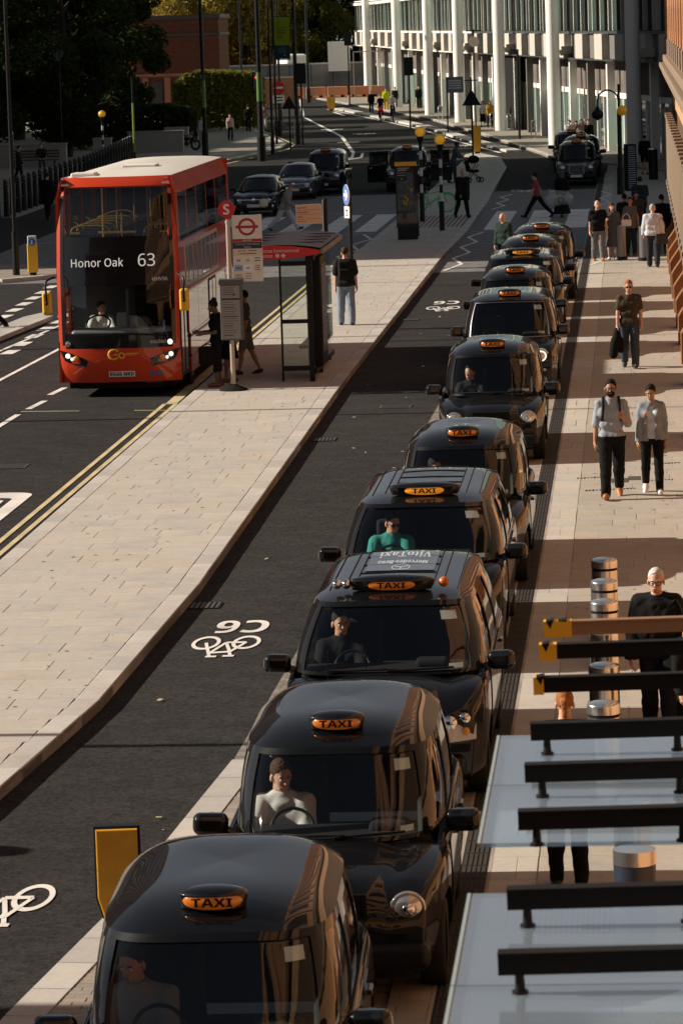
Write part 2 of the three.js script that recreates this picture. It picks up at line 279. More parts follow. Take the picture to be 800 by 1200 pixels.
// pavement and forecourt on the left, behind the bollards
const LEFT_K = [[-22.9, -189], [-20.5, -223.5], [-20.9, -232], [-25.6, -262], [-34.4, -344]];
{
  const p = structure('left_pavement', slabShape([[-70, -150], [-24.3, -150], [-24.6, -175], ...LEFT_K, [-60, -344], [-70, -200]], -0.05, 0.1), mat(col(0.3, 0.27, 0.235), 0.88, { map: TX.stone }));
  layKerb(p, LEFT_K, -0.03, 0.115, 0.3, 1, 200);
  const q = structure('traffic_island', slabShape([[-32, -111], [-18.6, -110.8], [-17.1, -112.6], [-17.3, -115.5], [-19, -118], [-32, -119]], -0.05, 0.11), mat(col(0.33, 0.28, 0.23), 0.88, { map: TX.stone }));
  layKerb(q, [[-32, -111], [-18.6, -110.8], [-17.1, -112.6], [-17.3, -115.5]], -0.03, 0.125, 0.25, -1, 60);
  const c = structure('lane_divider', slabShape([[-16.15, -80], [-15.75, -80], [-14.95, -96.2], [-15.2, -97.6], [-15.5, -96.2]], -0.05, 0.09), MT.kerb[0]);
  layKerb(c, [[-15.75, -80], [-14.95, -96.2]], -0.03, 0.105, 0.22, -1, 40);
}
// kerb strips that divide the cycle lane on the far right
{
  const line = [[-24.78, -323], [-18.05, -284.3], [-13.06, -254.3], [-9.76, -229.1], [-6.4, -207]];
  for (let k = 0, at = 0; k + 1 < line.length; k++) {
    const [ax, az] = line[k], [bx, bz] = line[k + 1], L = Math.hypot(bx - ax, bz - az), n = Math.round(L / 11), a = Math.atan2(bx - ax, bz - az);
    for (let i = 0; i < n; i++, at++) {
      const f = (i + 0.5) / n; const m = structure('cycle_lane_kerb', rbox(0.85, 0.16, L / n - (i % 3 === 2 ? 4 : 1.2), 0.05, 0, 0.05, 0), MT.kerb[at % 3]); m.position.set(ax + (bx - ax) * f, 0, az + (bz - az) * f); m.rotation.y = a;
    }
  }
}
// painted markings ---------------------------------------------------------------
const MY = 0.009;
const strip = (a, b, w, y = MY) => { const dx = b[0] - a[0], dz = b[1] - a[1], L = Math.hypot(dx, dz), nx = -dz / L * w / 2, nz = dx / L * w / 2; return flatShape([[a[0] + nx, a[1] + nz], [b[0] + nx, b[1] + nz], [b[0] - nx, b[1] - nz], [a[0] - nx, a[1] - nz]], y); };
function polyStrip(pts, w, y = MY) { const g = []; for (let i = 0; i + 1 < pts.length; i++) g.push(strip(pts[i], pts[i + 1], w, y + (i % 2) * 0.0012)); return g; }
structure('double_yellow_line', [...polyStrip([[-8.98, -30], [-8.95, -73.6]], 0.085), ...polyStrip([[-9.2, -30], [-9.17, -73.6]], 0.085), ...polyStrip([[-8.98, -89], [-8.96, -109.5]], 0.085), ...polyStrip([[-9.2, -89], [-9.17, -109.5]], 0.085)], MT.paintYellow);
structure('bus_stop_marking', [strip([-9.05, -73.5], [-9.05, -89], 0.22), strip([-11.85, -72.75], [-10.7, -72.6], 0.07), strip([-9.62, -72.45], [-8.85, -72.3], 0.07)], MT.paintYellow);
{
  const d = []; for (let z = -60; z > -70.5; z -= 100) d.push(strip([-11.95, -60], [-11.82, -72.2], 0.12));
  for (const [z0, z1] of [[-73.2, -74.8], [-76, -77.5], [-78.8, -80.4], [-81.6, -83.2], [-84.4, -86], [-87.2, -88.8]]) d.push(strip([-11.78, z0], [-11.7, z1], 0.13));
  structure('lane_marking', d, MT.paintWhite);
  const e = []; for (let z = -86; z > -109; z -= 2.2) e.push(strip([-14.3 - (z + 86) * -0.03, z], [-14.3 - (z + 87.2) * -0.03, z - 1.1], 0.3), strip([-15.8 - (z + 86) * -0.04, z], [-15.8 - (z + 87.2) * -0.04, z - 1.1], 0.3));
  e.push(...polyStrip([[-13.55, -70], [-13.2, -89]], 0.1), ...polyStrip([[-14.9, -80], [-14.1, -97.6]], 0.09));
  structure('lane_marking', e, MT.paintWhite);
}
{ // zebra stripes, each a marking of its own
  for (const x of [-19.3, -17.86, -16.42, -14.98, -13.54, -12.1, -10.66, -9.35]) structure('zebra_stripe', strip([x, -132.6], [x + 0.04, -144.4], 0.76, 0.014), MT.paintWhite);
  for (const x of [-4.85, -3.45, -2.1, -0.35, 0.9]) structure('zebra_stripe', strip([x, -131.8], [x + 0.03, -144.2], 0.76, x > -1.6 ? 0.027 : 0.016), MT.paintWhite);
  const zig = (x0, z0, z1, amp, n) => { const p = []; for (let i = 0; i <= n; i++) p.push([x0 + (i % 2 ? amp : -amp), z0 + (z1 - z0) * i / n]); return p; };
  structure('zigzag_marking', polyStrip(zig(-5.38, -111, -130.5, 0.2, 7), 0.11, 0.014), MT.paintWhite);
  structure('zigzag_marking', polyStrip(zig(-9.05, -113, -131, 0.22, 6), 0.11, 0.014), MT.paintWhite);
  structure('zigzag_marking', polyStrip(zig(-5.25, -146, -158, 0.2, 5), 0.11, 0.014), MT.paintWhite);
  structure('zigzag_marking', polyStrip(zig(-8.95, -147, -160, 0.22, 5), 0.11, 0.012), MT.paintWhite);
  structure('zigzag_marking', polyStrip(zig(-1.15, -111.5, -124, 0.2, 5), 0.11, 0.027), MT.paintWhite);
  structure('zigzag_marking', polyStrip(zig(-1.2, -146, -158, 0.2, 4), 0.11, 0.027), MT.paintWhite);
  structure('give_way_marking', [strip([-21, -131.3], [-9, -131.3], 0.2, 0.013), strip([-5.6, -131], [-1.7, -131], 0.12, 0.015), strip([-21, -146], [-9, -146], 0.2, 0.013)], mat(col(0.42, 0.41, 0.4), 0.85));
}
function bikeMark(cx, cz, turn, s = 1, y = MY) { // bicycle symbol, length across x about 1.0
  const sh = [], ring = (x, r) => { const a = new THREE.Shape(); a.absarc(x, 0.0, r, 0, Math.PI * 2); const h = new THREE.Path(); h.absarc(x, 0.0, r - 0.064, 0, Math.PI * 2); a.holes.push(h); return a; };
  const seg = (x0, y0, x1, y1, w = 0.055) => { const L = Math.hypot(x1 - x0, y1 - y0), nx = -(y1 - y0) / L * w / 2, ny = (x1 - x0) / L * w / 2; const a = new THREE.Shape(); a.moveTo(x0 + nx, y0 + ny); a.lineTo(x1 + nx, y1 + ny); a.lineTo(x1 - nx, y1 - ny); a.lineTo(x0 - nx, y0 - ny); return a; };
  sh.push(ring(-0.34, 0.24), ring(0.34, 0.24), seg(-0.34, 0, -0.16, 0.33), seg(-0.16, 0.33, 0.16, 0.36), seg(-0.16, 0.33, 0.0, 0.0), seg(0.0, 0.0, 0.17, 0.36), seg(0.34, 0, 0.14, 0.48), seg(0.02, 0.49, 0.2, 0.49), seg(-0.27, 0.47, -0.08, 0.47), seg(-0.2, 0.45, -0.12, 0.27), seg(-0.34, 0, 0, 0));
  const g = sh.map((a, i) => new THREE.ShapeGeometry(a, 20).translate(0, 0, (i % 4) * 0.0009));
  return M(g.map((q) => q.rotateX(-Math.PI / 2).scale(s, 1, 2.9 * s).rotateY(turn).translate(cx, y, cz)));
}
function roadText(s, cx, cz, w, len, turn) { const g = M([new THREE.ShapeGeometry(font.generateShapes(s, 1), 6)]); g.computeBoundingBox(); const b = g.boundingBox; return g.translate(-(b.min.x + b.max.x) / 2, -(b.min.y + b.max.y) / 2, 0).scale(w / (b.max.x - b.min.x), len / (b.max.y - b.min.y), 1).rotateX(-Math.PI / 2).rotateY(turn).translate(cx, MY, cz); }
structure('cycle_route_marking', [bikeMark(-4.93, -44.55, Math.PI, 0.7), roadText('C6', -4.86, -45.75, 0.64, 0.95, Math.PI)], MT.paintWhite);
structure('cycle_route_marking', [bikeMark(-5.42, -31.35, Math.PI, 0.72)], MT.paintWhite);
structure('cycle_route_marking', [bikeMark(-4.9, -96.6, Math.PI, 0.74), roadText('C6', -4.9, -98.4, 0.66, 1.1, Math.PI)], MT.paintWhite);
structure('cycle_route_marking', [bikeMark(-4.6, -161.2, Math.PI, 1, 0.012), bikeMark(-7.5, -201.5 + 1.5, Math.PI, 1), bikeMark(-12.8, -103.5, Math.PI, 1), bikeMark(-9.4, -221, Math.PI, 1.2), bikeMark(-20.5, -262, Math.PI, 1.3), bikeMark(-17.5, -250, Math.PI, 1.3)], MT.paintWhite);
{ // big rounded numeral at the left edge
  const o = new THREE.Shape(); const rr4 = (p, x, y, w, h, r) => { p.moveTo(x + r, y); p.lineTo(x + w - r, y); p.quadraticCurveTo(x + w, y, x + w, y + r); p.lineTo(x + w, y + h - r); p.quadraticCurveTo(x + w, y + h, x + w - r, y + h); p.lineTo(x + r, y + h); p.quadraticCurveTo(x, y + h, x, y + h - r); p.lineTo(x, y + r); p.quadraticCurveTo(x, y, x + r, y); };
  rr4(o, -1.1, 0, 1.1, 4.2, 0.42); const h = new THREE.Path(); rr4(h, -0.86, 0.7, 0.62, 2.8, 0.2); o.holes.push(h);
  const i = new THREE.Shape(); rr4(i, -0.76, 0.95, 0.42, 2.3, 0.15);
  structure('speed_limit_marking', [new THREE.ShapeGeometry(o, 10), new THREE.ShapeGeometry(i, 8)].map((g) => g.rotateX(-Math.PI / 2).translate(-9.56, MY, -55.6)), MT.paintWhite);
}
{ // far road lines
  structure('lane_marking', [...polyStrip([[-33.7, -390], [-25.7, -300], [-18.6, -245.3], [-15.6, -214]], 0.22), ...polyStrip([[-15.6, -214], [-15.1, -206], [-16.4, -200]], 0.16), ...polyStrip([[-15.0, -213], [-14.6, -206], [-15.8, -200]], 0.16), ...polyStrip([[-25.6, -323], [-18.9, -284.5], [-13.9, -254.6], [-10.6, -229.4], [-7.2, -207.2]], 0.2), ...polyStrip([[-22.5, -300], [-23.3, -306], [-24.2, -312]], 0.3)], MT.paintWhite);
  structure('lane_marking', [strip([-19.6, -262], [-15.6, -262], 2.2), strip([-17.9, -233], [-16.6, -233], 1.6)].slice(1), MT.paintWhite);
  structure('double_yellow_line', [...polyStrip(LEFT_K.map(([x, z]) => [x + 0.45, z]), 0.12)], MT.paintYellow);
}
{ // fallen leaves and scraps on the carriageway
  const g = []; for (let i = 0; i < 34; i++) { const x = i % 3 ? rr(-5.6, -3.9) : rr(-12, -9.2), z = rr(-28, -100); g.push(new THREE.PlaneGeometry(rr(0.025, 0.06), rr(0.03, 0.07)).rotateX(-Math.PI / 2 + rr(-0.3, 0.3)).rotateY(rnd() * 6).translate(x, 0.022, z)); }
  const l = structure('fallen_leaves', g, mat(col(0.42, 0.34, 0.22), 0.9)); l.userData = { kind: 'stuff' };
}
{ // trodden gum spots on the pavements, two manhole covers and gully grates in the road
  const g = []; for (let i = 0; i < 420; i++) { const left = i % 2, x = left ? rr(-8.4, -6.1) : rr(-0.9, 0.9), z = rr(-34, -112); g.push(new THREE.CircleGeometry(rr(0.012, 0.03), 7).rotateX(-Math.PI / 2).scale(1, 1, rr(0.7, 1.3)).translate(x, left ? 0.1302 : 0.0242, z)); }
  structure('gum_spots', g, mat(col(0.13, 0.115, 0.1), 0.9)).userData.kind = 'stuff';
  for (const [x, z, w, d] of [[-10.6, -63.5, 0.65, 0.65], [-11.0, -91, 0.6, 0.6], [-4.6, -72, 0.6, 0.6]]) { const m = structure('manhole_cover', box(w, 0.012, d, x, 0.004, z), mat(col(0.05, 0.045, 0.042), 0.7)); const b = []; for (let k = 0; k < 6; k++) b.push(box(w * 0.85, 0.006, 0.03, x, 0.013, z - d * 0.4 + k * d * 0.16)); part(m, 'cover_ribs', b, mat(col(0.09, 0.08, 0.075), 0.6)); }
  for (const z of [-47.5, -66.5, -93]) { const m = structure('gully_grate', box(0.4, 0.012, 0.5, -5.5, 0.004, z), MT.blackMatt); const b = []; for (let k = 0; k < 6; k++) b.push(box(0.03, 0.006, 0.46, -5.66 + k * 0.064, 0.013, z)); part(m, 'grate_bars', b, mat(col(0.07, 0.065, 0.06), 0.6)); }
}
// ------------------------------------------------------------------ vehicles
// each faces +z; origin on the ground below its middle
const evaluator = new Evaluator(); evaluator.attributes = ['position', 'normal', 'uv'];
const smooth = (a, b, x) => { const t = Math.min(1, Math.max(0, (x - a) / (b - a))); return t * t * (3 - 2 * t); };
const lerp = (a, b, t) => a + (b - a) * t;
function carSpec(o) {
  const s = { n: 5, bowF: 0.06, archF: 0.03, sill: 0.24, ...o };
  s.half = (z) => { const f = smooth(s.front - s.noseLen, s.front, z), r = smooth(s.rear + 0.45, s.rear, z); return s.w * (1 - s.noseIn * f * f - 0.07 * r * r); };
  s.side = (y) => { const t = Math.min(1, Math.max(0, (y - s.sill) / (s.belt - s.sill))); return 0.935 + 0.065 * Math.sin(Math.PI * (0.12 + 0.62 * t)) ; };
  s.top = (x, z) => { // height of the bonnet, or of the tray inside the cabin
    const ax = Math.abs(x) / s.half(z);
    if (z < s.cowl) return ax > 0.9 ? s.belt : s.tray;
    const t = (z - s.cowl) / (s.front - s.cowl);
    const hood = s.belt + 0.02 - (s.belt - s.hoodEnd) * Math.pow(t, 1.8) - 0.07 * Math.pow(Math.min(1, ax / 0.62), 2.5) - (t > 0.9 ? (t - 0.9) * (t - 0.9) * 14 : 0);
    const fc = s.fenderX, fend = lerp(s.belt - 0.02, s.fenderEnd, Math.pow(t, 1.9)) - Math.pow((ax - fc) / 0.36, 2) * 0.09 - (t > 0.86 ? (t - 0.86) * (t - 0.86) * 11 : 0);
    const k = 0.03, h = Math.max(0, k - Math.abs(hood - fend)) / k; return Math.max(hood, fend) + h * h * k * 0.25;
  };
  s.G = (q, t) => { // skin of the cabin above the belt
    const k = Math.floor(q + 1e-9) % 4, u = 2 * (q - Math.floor(q + 1e-9)) - 1;
    let dx, dz; if (k === 0) { dx = u; dz = 1; } else if (k === 1) { dx = 1; dz = -u; } else if (k === 2) { dx = -u; dz = -1; } else { dx = -1; dz = u; }
    const nn = Math.pow(Math.pow(Math.abs(dx), s.n) + Math.pow(Math.abs(dz), s.n), -1 / s.n); dx *= nn; dz *= nn;
    const bulge = Math.sin(Math.PI * t) * 0.02, w = lerp(s.gw0, s.gw1, Math.pow(Math.max(0, t), 1.25)) + bulge;
    const zf = lerp(s.wsBase, s.wsTop, t) + bulge, zr = lerp(s.rearBase, s.rearTop, Math.pow(Math.max(0, t), 1.5)), zc = (zf + zr) / 2, hz = (zf - zr) / 2;
    const front = Math.max(0, dz);
    return [dx * w, lerp(s.belt, s.roofEdge, t) + (t > 0.5 ? s.archF * (t - 0.5) * 2 * (1 - dx * dx) : 0), zc + dz * hz + front * s.bowF * (1 - dx * dx)];
  };
  return s;
}
function slabPatch(f, u0, u1, v0, v1, nu, nv, th, off = 0) { // a thick piece of a skin
  const P = (u, v, d) => { const e = 1e-3, a = V(...f(u, v)), b = V(...f(u + e, v)), c = V(...f(u, v + e)); const n = b.sub(a).cross(c.sub(a)).normalize(); return a.addScaledVector(n, d).toArray(); };
  const g = [grid(nu, nv, (a, b) => P(lerp(u0, u1, a), lerp(v0, v1, b), off))];
  if (th) {
    g.push(grid(nu, nv, (a, b) => P(lerp(u0, u1, 1 - a), lerp(v0, v1, b), off - th)));
    g.push(grid(nu, 1, (a, b) => P(lerp(u0, u1, a), v1, off - th * b)), grid(nu, 1, (a, b) => P(lerp(u0, u1, a), v0, off - th * (1 - b))), grid(1, nv, (a, b) => P(u0, lerp(v0, v1, b), off - th * (1 - a))), grid(1, nv, (a, b) => P(u1, lerp(v0, v1, b), off - th * a)));
  }
  return M(g);
}
function lowerBody(s) {
  const st = []; const N = 46; for (let i = 0; i <= N; i++) { const t = i / N; st.push(s.rear + (s.front - s.rear) * (t < 0.06 ? t * t / 0.12 + 0 : t > 0.94 ? 1 - (1 - t) * (1 - t) / 0.12 : t)); }
  st[0] = s.rear; st.sort((a, b) => a - b); for (const z of [s.cowl - 0.02, s.cowl + 0.001]) st.push(z); st.sort((a, b) => a - b);
  const half = []; // profile points by (kind, t)
  for (let i = 0; i <= 4; i++) half.push(['b', i / 4]); for (let i = 1; i <= 14; i++) half.push(['s', i / 14]); for (let i = 1; i <= 22; i++) half.push(['t', i / 22]);
  const ring = (z, first, last) => {
    const w = s.half(z), end = first || last, drop = last ? 0.10 : first ? 0.04 : 0; const pts = [];
    for (const [k, t] of half) {
      if (k === 'b') pts.push([w * 0.92 * t, s.sill + (end ? 0.08 : 0)]);
      else if (k === 's') { const yS = s.top(w * 0.999, z) - drop; const y = lerp(s.sill + (end ? 0.08 : 0), yS, t); pts.push([w * s.side(Math.min(y, s.belt)) * (t > 0.9 ? 1 - (t - 0.9) * 0.25 : 1) - (end ? 0.03 : 0), y]); }
      else { const e = Math.pow(1 - t, 1.15); const x = w * 0.975 * e; pts.push([Math.min(x, w), s.top(x, z) - drop]); }
    }
    const mir = pts.slice(1, -1).reverse().map(([x, y]) => [-x, y]);
    return [...pts, ...mir];
  };
  const rings = st.map((z, i) => ring(z, i === 0, i === st.length - 1)), n = rings[0].length, pos = [], idx = [];
  rings.forEach((r, i) => r.forEach(([x, y]) => { const nose = st[i] > s.front - 0.5 ? 1 : 0; const bow = nose ? -(1 - Math.cos(Math.min(1, Math.abs(x) / s.w) * 1.2)) * s.noseBow * smooth(s.front - 0.5, s.front, st[i]) : 0; pos.push(x, y, st[i] + bow); }));
  for (let i = 0; i + 1 < rings.length; i++) for (let j = 0; j < n; j++) { const a = i * n + j, b = i * n + (j + 1) % n, c = a + n, d = b + n; idx.push(a, b, d, a, d, c); }
  for (const [i, flip] of [[0, 1], [rings.length - 1, 0]]) { const c = pos.length / 3; let x = 0, y = 0, z = 0; for (let j = 0; j < n; j++) { y += pos[(i * n + j) * 3 + 1]; z += pos[(i * n + j) * 3 + 2]; } pos.push(0, y / n, Math.max(...Array.from({ length: n }, (_, j) => pos[(i * n + j) * 3 + 2] * (flip ? -1 : 1))) * (flip ? -1 : 1)); for (let j = 0; j < n; j++) { const a = i * n + j, b = i * n + (j + 1) % n; flip ? idx.push(a, c, b) : idx.push(a, b, c); } }
  const g = new THREE.BufferGeometry(); g.setAttribute('position', new THREE.Float32BufferAttribute(pos, 3)); g.setIndex(idx); g.computeVertexNormals(); boxUV(g);
  let br = new Brush(g); br.updateMatrixWorld();
  for (const z of [s.axF, s.axR]) for (const sd of [-1, 1]) {
    const c = new Brush(new THREE.CylinderGeometry(s.wr + 0.055, s.wr + 0.055, 0.34, 28).rotateZ(Math.PI / 2).translate(sd * (s.w - 0.1), s.wr + 0.015, z)); c.updateMatrixWorld();
    br = evaluator.evaluate(br, c, SUBTRACTION); br.updateMatrixWorld();
  }
  return br.geometry;
}
function roofGeo(s) {
  const nr = 14, na = 72, pos = [], idx = [];
  const cz = (s.wsTop + s.rearTop) / 2; const yc = s.roofEdge + s.crown;
  for (let i = 0; i <= nr; i++) { const r = 1 - Math.pow(i / nr, 1.0) ; for (let j = 0; j < na; j++) { const e = s.G(4 * j / na + 0.001, 1), rr_ = Math.max(r, 0.0001); const y = e[1] * 1 + (yc - s.roofEdge) * (1 - Math.pow(r, s.crownP)) - (e[1] - s.roofEdge) * (1 - r); pos.push(e[0] * rr_, y, cz + (e[2] - cz) * rr_); } }
  for (let i = 0; i < nr; i++) for (let j = 0; j < na; j++) { const a = i * na + j, b = i * na + (j + 1) % na, c = a + na, d = b + na; idx.push(a, d, b, a, c, d); }
  const g = new THREE.BufferGeometry(); g.setAttribute('position', new THREE.Float32BufferAttribute(pos, 3)); g.setIndex(idx); g.computeVertexNormals(); return g;
}
function wheelInto(root, s, x, z) {
  const sd = Math.sign(x), w = part(root, 'wheel', new THREE.LatheGeometry([[s.wr * 0.62, -0.09], [s.wr * 0.9, -0.1], [s.wr, -0.07], [s.wr, 0.07], [s.wr * 0.9, 0.1], [s.wr * 0.62, 0.09]].map((p) => new THREE.Vector2(...p)), 28).rotateZ(Math.PI / 2), MT.rubber);
  w.position.set(x, s.wr, z);
  const rim = [new THREE.CylinderGeometry(s.wr * 0.64, s.wr * 0.64, 0.06, 24).rotateZ(Math.PI / 2).translate(sd * 0.02, 0, 0), new THREE.SphereGeometry(s.wr * 0.2, 12, 8).scale(0.4, 1, 1).translate(sd * 0.06, 0, 0)];
  for (let i = 0; i < 8; i++) rim.push(box(0.03, s.wr * 0.5, 0.045, sd * 0.055, s.wr * 0.38, 0).rotateX(i * Math.PI / 4));
  part(w, 'rim', rim, MT.alloy);
}
function plate(parent, text, x, y, z, w = 0.5, turn = 0) {
  const p = part(parent, 'number_plate', box(w, 0.11, 0.015), mat(col(0.62, 0.6, 0.52), 0.4)); p.position.set(x, y, z); p.rotation.y = turn;
  if (text) { const t = part(p, 'lettering', letters(text, 0.072, 0.003), MT.blackMatt); t.position.z = 0.009; }
  return p;
}
function makeCar(name, s, paint, o = {}) {
  const root = new THREE.Group(); root.name = numbered(name); scene.add(root);
  part(root, 'body', lowerBody(s), paint);
  const G = s.G, cab = [];
  const [w0, w1, wt0, wt1] = [s.wsIn, 1 - s.wsIn, 0.05, 0.93];
  const sides = s.windows; // fractions of a side, front to rear
  const T0 = 0.06, T1 = 0.9, th = 0.045;
  cab.push(slabPatch(G, 0, 1, 0, wt0, 20, 1, th), slabPatch(G, 0, 1, wt1, 1, 20, 2, th), slabPatch(G, 0, w0, wt0, wt1, 3, 10, th), slabPatch(G, w1, 1, wt0, wt1, 3, 10, th));
  for (const k of [1, 3]) {
    const W = k === 1 ? sides : sides.map(([a, b]) => [1 - b, 1 - a]).reverse();
    cab.push(slabPatch(G, k, k + 1, 0, T0, 24, 1, th), slabPatch(G, k, k + 1, T1, 1, 24, 2, th));
    let u = 0; for (const [a, b] of [...W, [1, 1]]) { if (a > u) cab.push(slabPatch(G, k + u, k + a - 1e-6, T0, T1, 4, 10, th)); u = b; }
    for (const [a, b] of W) part(root, 'side_window', slabPatch(G, k + a, k + b, T0, T1, 8, 8, 0, -0.012), (k === 1 ? a : 1 - b) < 0.2 ? MT.glass : MT.glassDark);
  }
  cab.push(slabPatch(G, 2, 3, 0, 0.12, 16, 1, th), slabPatch(G, 2, 3, 0.86, 1, 16, 2, th), slabPatch(G, 2, 2.14, 0.12, 0.86, 3, 8, th), slabPatch(G, 2.86, 3, 0.12, 0.86, 3, 8, th));
  part(root, 'rear_window', slabPatch(G, 2.14, 2.86, 0.12, 0.86, 10, 6, 0, -0.012), MT.glassDark);
  part(root, 'cabin_frame', cab, paint);
  part(root, 'windscreen', slabPatch(G, w0, w1, wt0, wt1, 18, 10, 0, -0.012), o.screen ?? MT.glass);
  part(root, 'roof', roofGeo(s), paint);
  // inside: dash, wheel, seats, partition
  const dz = s.wsBase;
  part(root, 'dashboard', [rbox(s.gw0 * 1.78, 0.14, 0.62, 0.06, 0, s.belt - 0.07, dz - 0.36), rbox(0.32, 0.1, 0.3, 0.05, 0.4, s.belt + 0.01, dz - 0.45)], MT.interior);
  part(root, 'partition', box(s.gw0 * 1.7, s.roofEdge - s.tray - 0.12, 0.03, 0, (s.tray + s.roofEdge) / 2 - 0.02, dz - 1.72), MT.interior);
  part(root, 'seat', [rbox(0.46, 0.62, 0.14, 0.05, -0.36, s.tray + 0.22, dz - 1.36), rbox(0.26, 0.2, 0.1, 0.04, -0.36, s.tray + 0.62, dz - 1.38)], MT.seat);
  const sw = part(root, 'steering_wheel', [new THREE.TorusGeometry(0.165, 0.014, 10, 28), box(0.3, 0.03, 0.025), box(0.03, 0.14, 0.025, 0, -0.08, 0)], MT.black); sw.position.set(-0.38, s.belt - 0.055, dz - 0.74); sw.rotation.x = -0.6;
  // glass stickers, wiper, aerial, mirrors, lamps
  const st = (u, v, du, dv) => slabPatch(G, u, u + du, v, v + dv, 2, 2, 0, -0.02);
  if (o.stickers !== false) for (const g of [st(w1 - 0.14, 0.76, 0.1, 0.12), st(w1 - 0.13, 0.09, 0.08, 0.07)]) part(root, 'licence_sticker', g, MT.sticker);
  part(root, 'wiper', [bar(V(...G(0.2, 0.035)).add(V(0, 0.02, 0.015)).toArray(), V(...G(0.55, 0.06)).add(V(0, 0.02, 0.02)).toArray(), 0.012, 6), bar(V(...G(0.5, 0.03)).add(V(0, 0.02, 0.015)).toArray(), V(...G(0.84, 0.06)).add(V(0, 0.02, 0.02)).toArray(), 0.012, 6)], MT.blackMatt);
  for (const sd of [-1, 1]) {
    const m = part(root, 'wing_mirror', [new RoundedBoxGeometry(s.mirror[0] * 1.9, s.mirror[1] * 1.8, s.mirror[2] * 1.7, 5, Math.min(...s.mirror) * 0.72).rotateZ(sd * 0.06).rotateY(-sd * 0.22), bar([-sd * s.mirror[0] * 0.6, -0.04, -0.02], [-sd * (s.mirrorX - s.w + 0.06), -0.08, -0.03], 0.036, 10, 0.045)], s.mirrorMat ?? MT.blackGloss);
    m.position.set(sd * s.mirrorX, s.mirrorY, s.wsBase - 0.3);
    const f = part(m, 'mirror_glass', new THREE.SphereGeometry(1, 16, 8).scale(s.mirror[0] * 0.86, s.mirror[1] * 0.82, 0.012), MT.chrome); f.position.z = -s.mirror[2] * 0.82;
    for (const z of [s.axF, s.axR]) wheelInto(root, s, sd * (s.w - 0.13), z);
    const side = (u, v) => { const z = u, y = v; return [sd * (s.half(z) * s.side(y)), y, z]; };
    if (!o.noDoors) for (const [a, b] of s.doors) {
      const d = part(root, 'door', sd > 0 ? slabPatch((u, v) => side(-u, v), -a, -b, s.sill + 0.1, s.belt - 0.05, 10, 8, 0.02, 0.008) : slabPatch(side, b, a, s.sill + 0.1, s.belt - 0.05, 10, 8, 0.02, 0.008), paint);
      part(d, 'handle', rbox(0.035, 0.035, 0.2, 0.012, sd * (s.half(b) * s.side(s.belt - 0.14) + 0.02), s.belt - 0.14, b + 0.18), o.handle ?? MT.blackGloss);
    }
    if (s.lamps) s.lamps(root, sd);
  }
  s.face?.(root); o.extra?.(root);
  return shadows(root);
}
function roundLamps(x, y, z, r, ringed) {
  return (root, sd) => {
    const h = part(root, 'headlight', [new THREE.SphereGeometry(r * 0.93, 20, 12, 0, Math.PI * 2, 0, Math.PI / 2).rotateX(Math.PI / 2).scale(1, 1, 0.45).translate(0, 0, 0.0), new THREE.TorusGeometry(r, r * 0.13, 10, 28)], MT.lens); h.position.set(sd * x, y, z); h.rotation.y = sd * 0.14;
    if (ringed) part(h, 'light_ring', new THREE.TorusGeometry(r * 0.66, r * 0.1, 8, 28).translate(0, 0, r * 0.38), MT.lamp); else part(h, 'reflector', new THREE.SphereGeometry(r * 0.42, 14, 10).scale(1, 1, 0.4).translate(0, 0, r * 0.38), MT.chrome);
    const i = part(root, 'indicator', rbox(0.17, 0.055, 0.06, 0.02), mat(col(0.5, 0.4, 0.3), 0.2)); i.position.set(sd * (x + 0.01), y - 0.26, z + 0.07); i.rotation.y = sd * 0.25;
  };
}
function taxiSign(root, y, z, rx, ry, rz, lit, wide) {
  const h = part(root, 'taxi_sign', [new THREE.SphereGeometry(1, 28, 16, 0, Math.PI * 2, 0, Math.PI * 0.5).scale(rx, ry * 0.66, rz * 1.25), new THREE.CylinderGeometry(1, 0.93, 1, 28).scale(rx, ry * 1.1, rz * 0.95).translate(0, -ry * 0.5, 0), rbox(rx * 1.3, ry * 0.9, rz * 1.2, 0.02, 0, -ry * 1.2, -0.02)], MT.blackGloss); h.position.set(0, y, z);
  const fx = wide ? rx * 0.56 : rx * 0.86, fy = ry * (wide ? 0.56 : 0.6);
  const f = part(h, 'lamp_face', grid(28, 10, (u, v) => { const x = lerp(-1, 1, u), w = Math.sqrt(Math.max(0, 1 - Math.pow(Math.abs(x), 2.6))), yy = lerp(-1, 1, v) * w * fy; return [x * fx, yy - ry * 0.42, rz * 0.98 * Math.sqrt(Math.max(0.05, 1 - Math.pow(x * fx / rx, 2))) + 0.028 * w * (1 - Math.pow(lerp(-1, 1, v), 2) * 0.6)]; }), lit ? MT.orangeLit : MT.orangeLens);
  const t = part(f, 'lettering', letters('TAXI', fy * 1.15, 0.006), MT.blackMatt); t.scale.x = wide ? 1.65 : 1.55; t.position.set(0, -ry * 0.42, rz * 0.98 + 0.024);
}
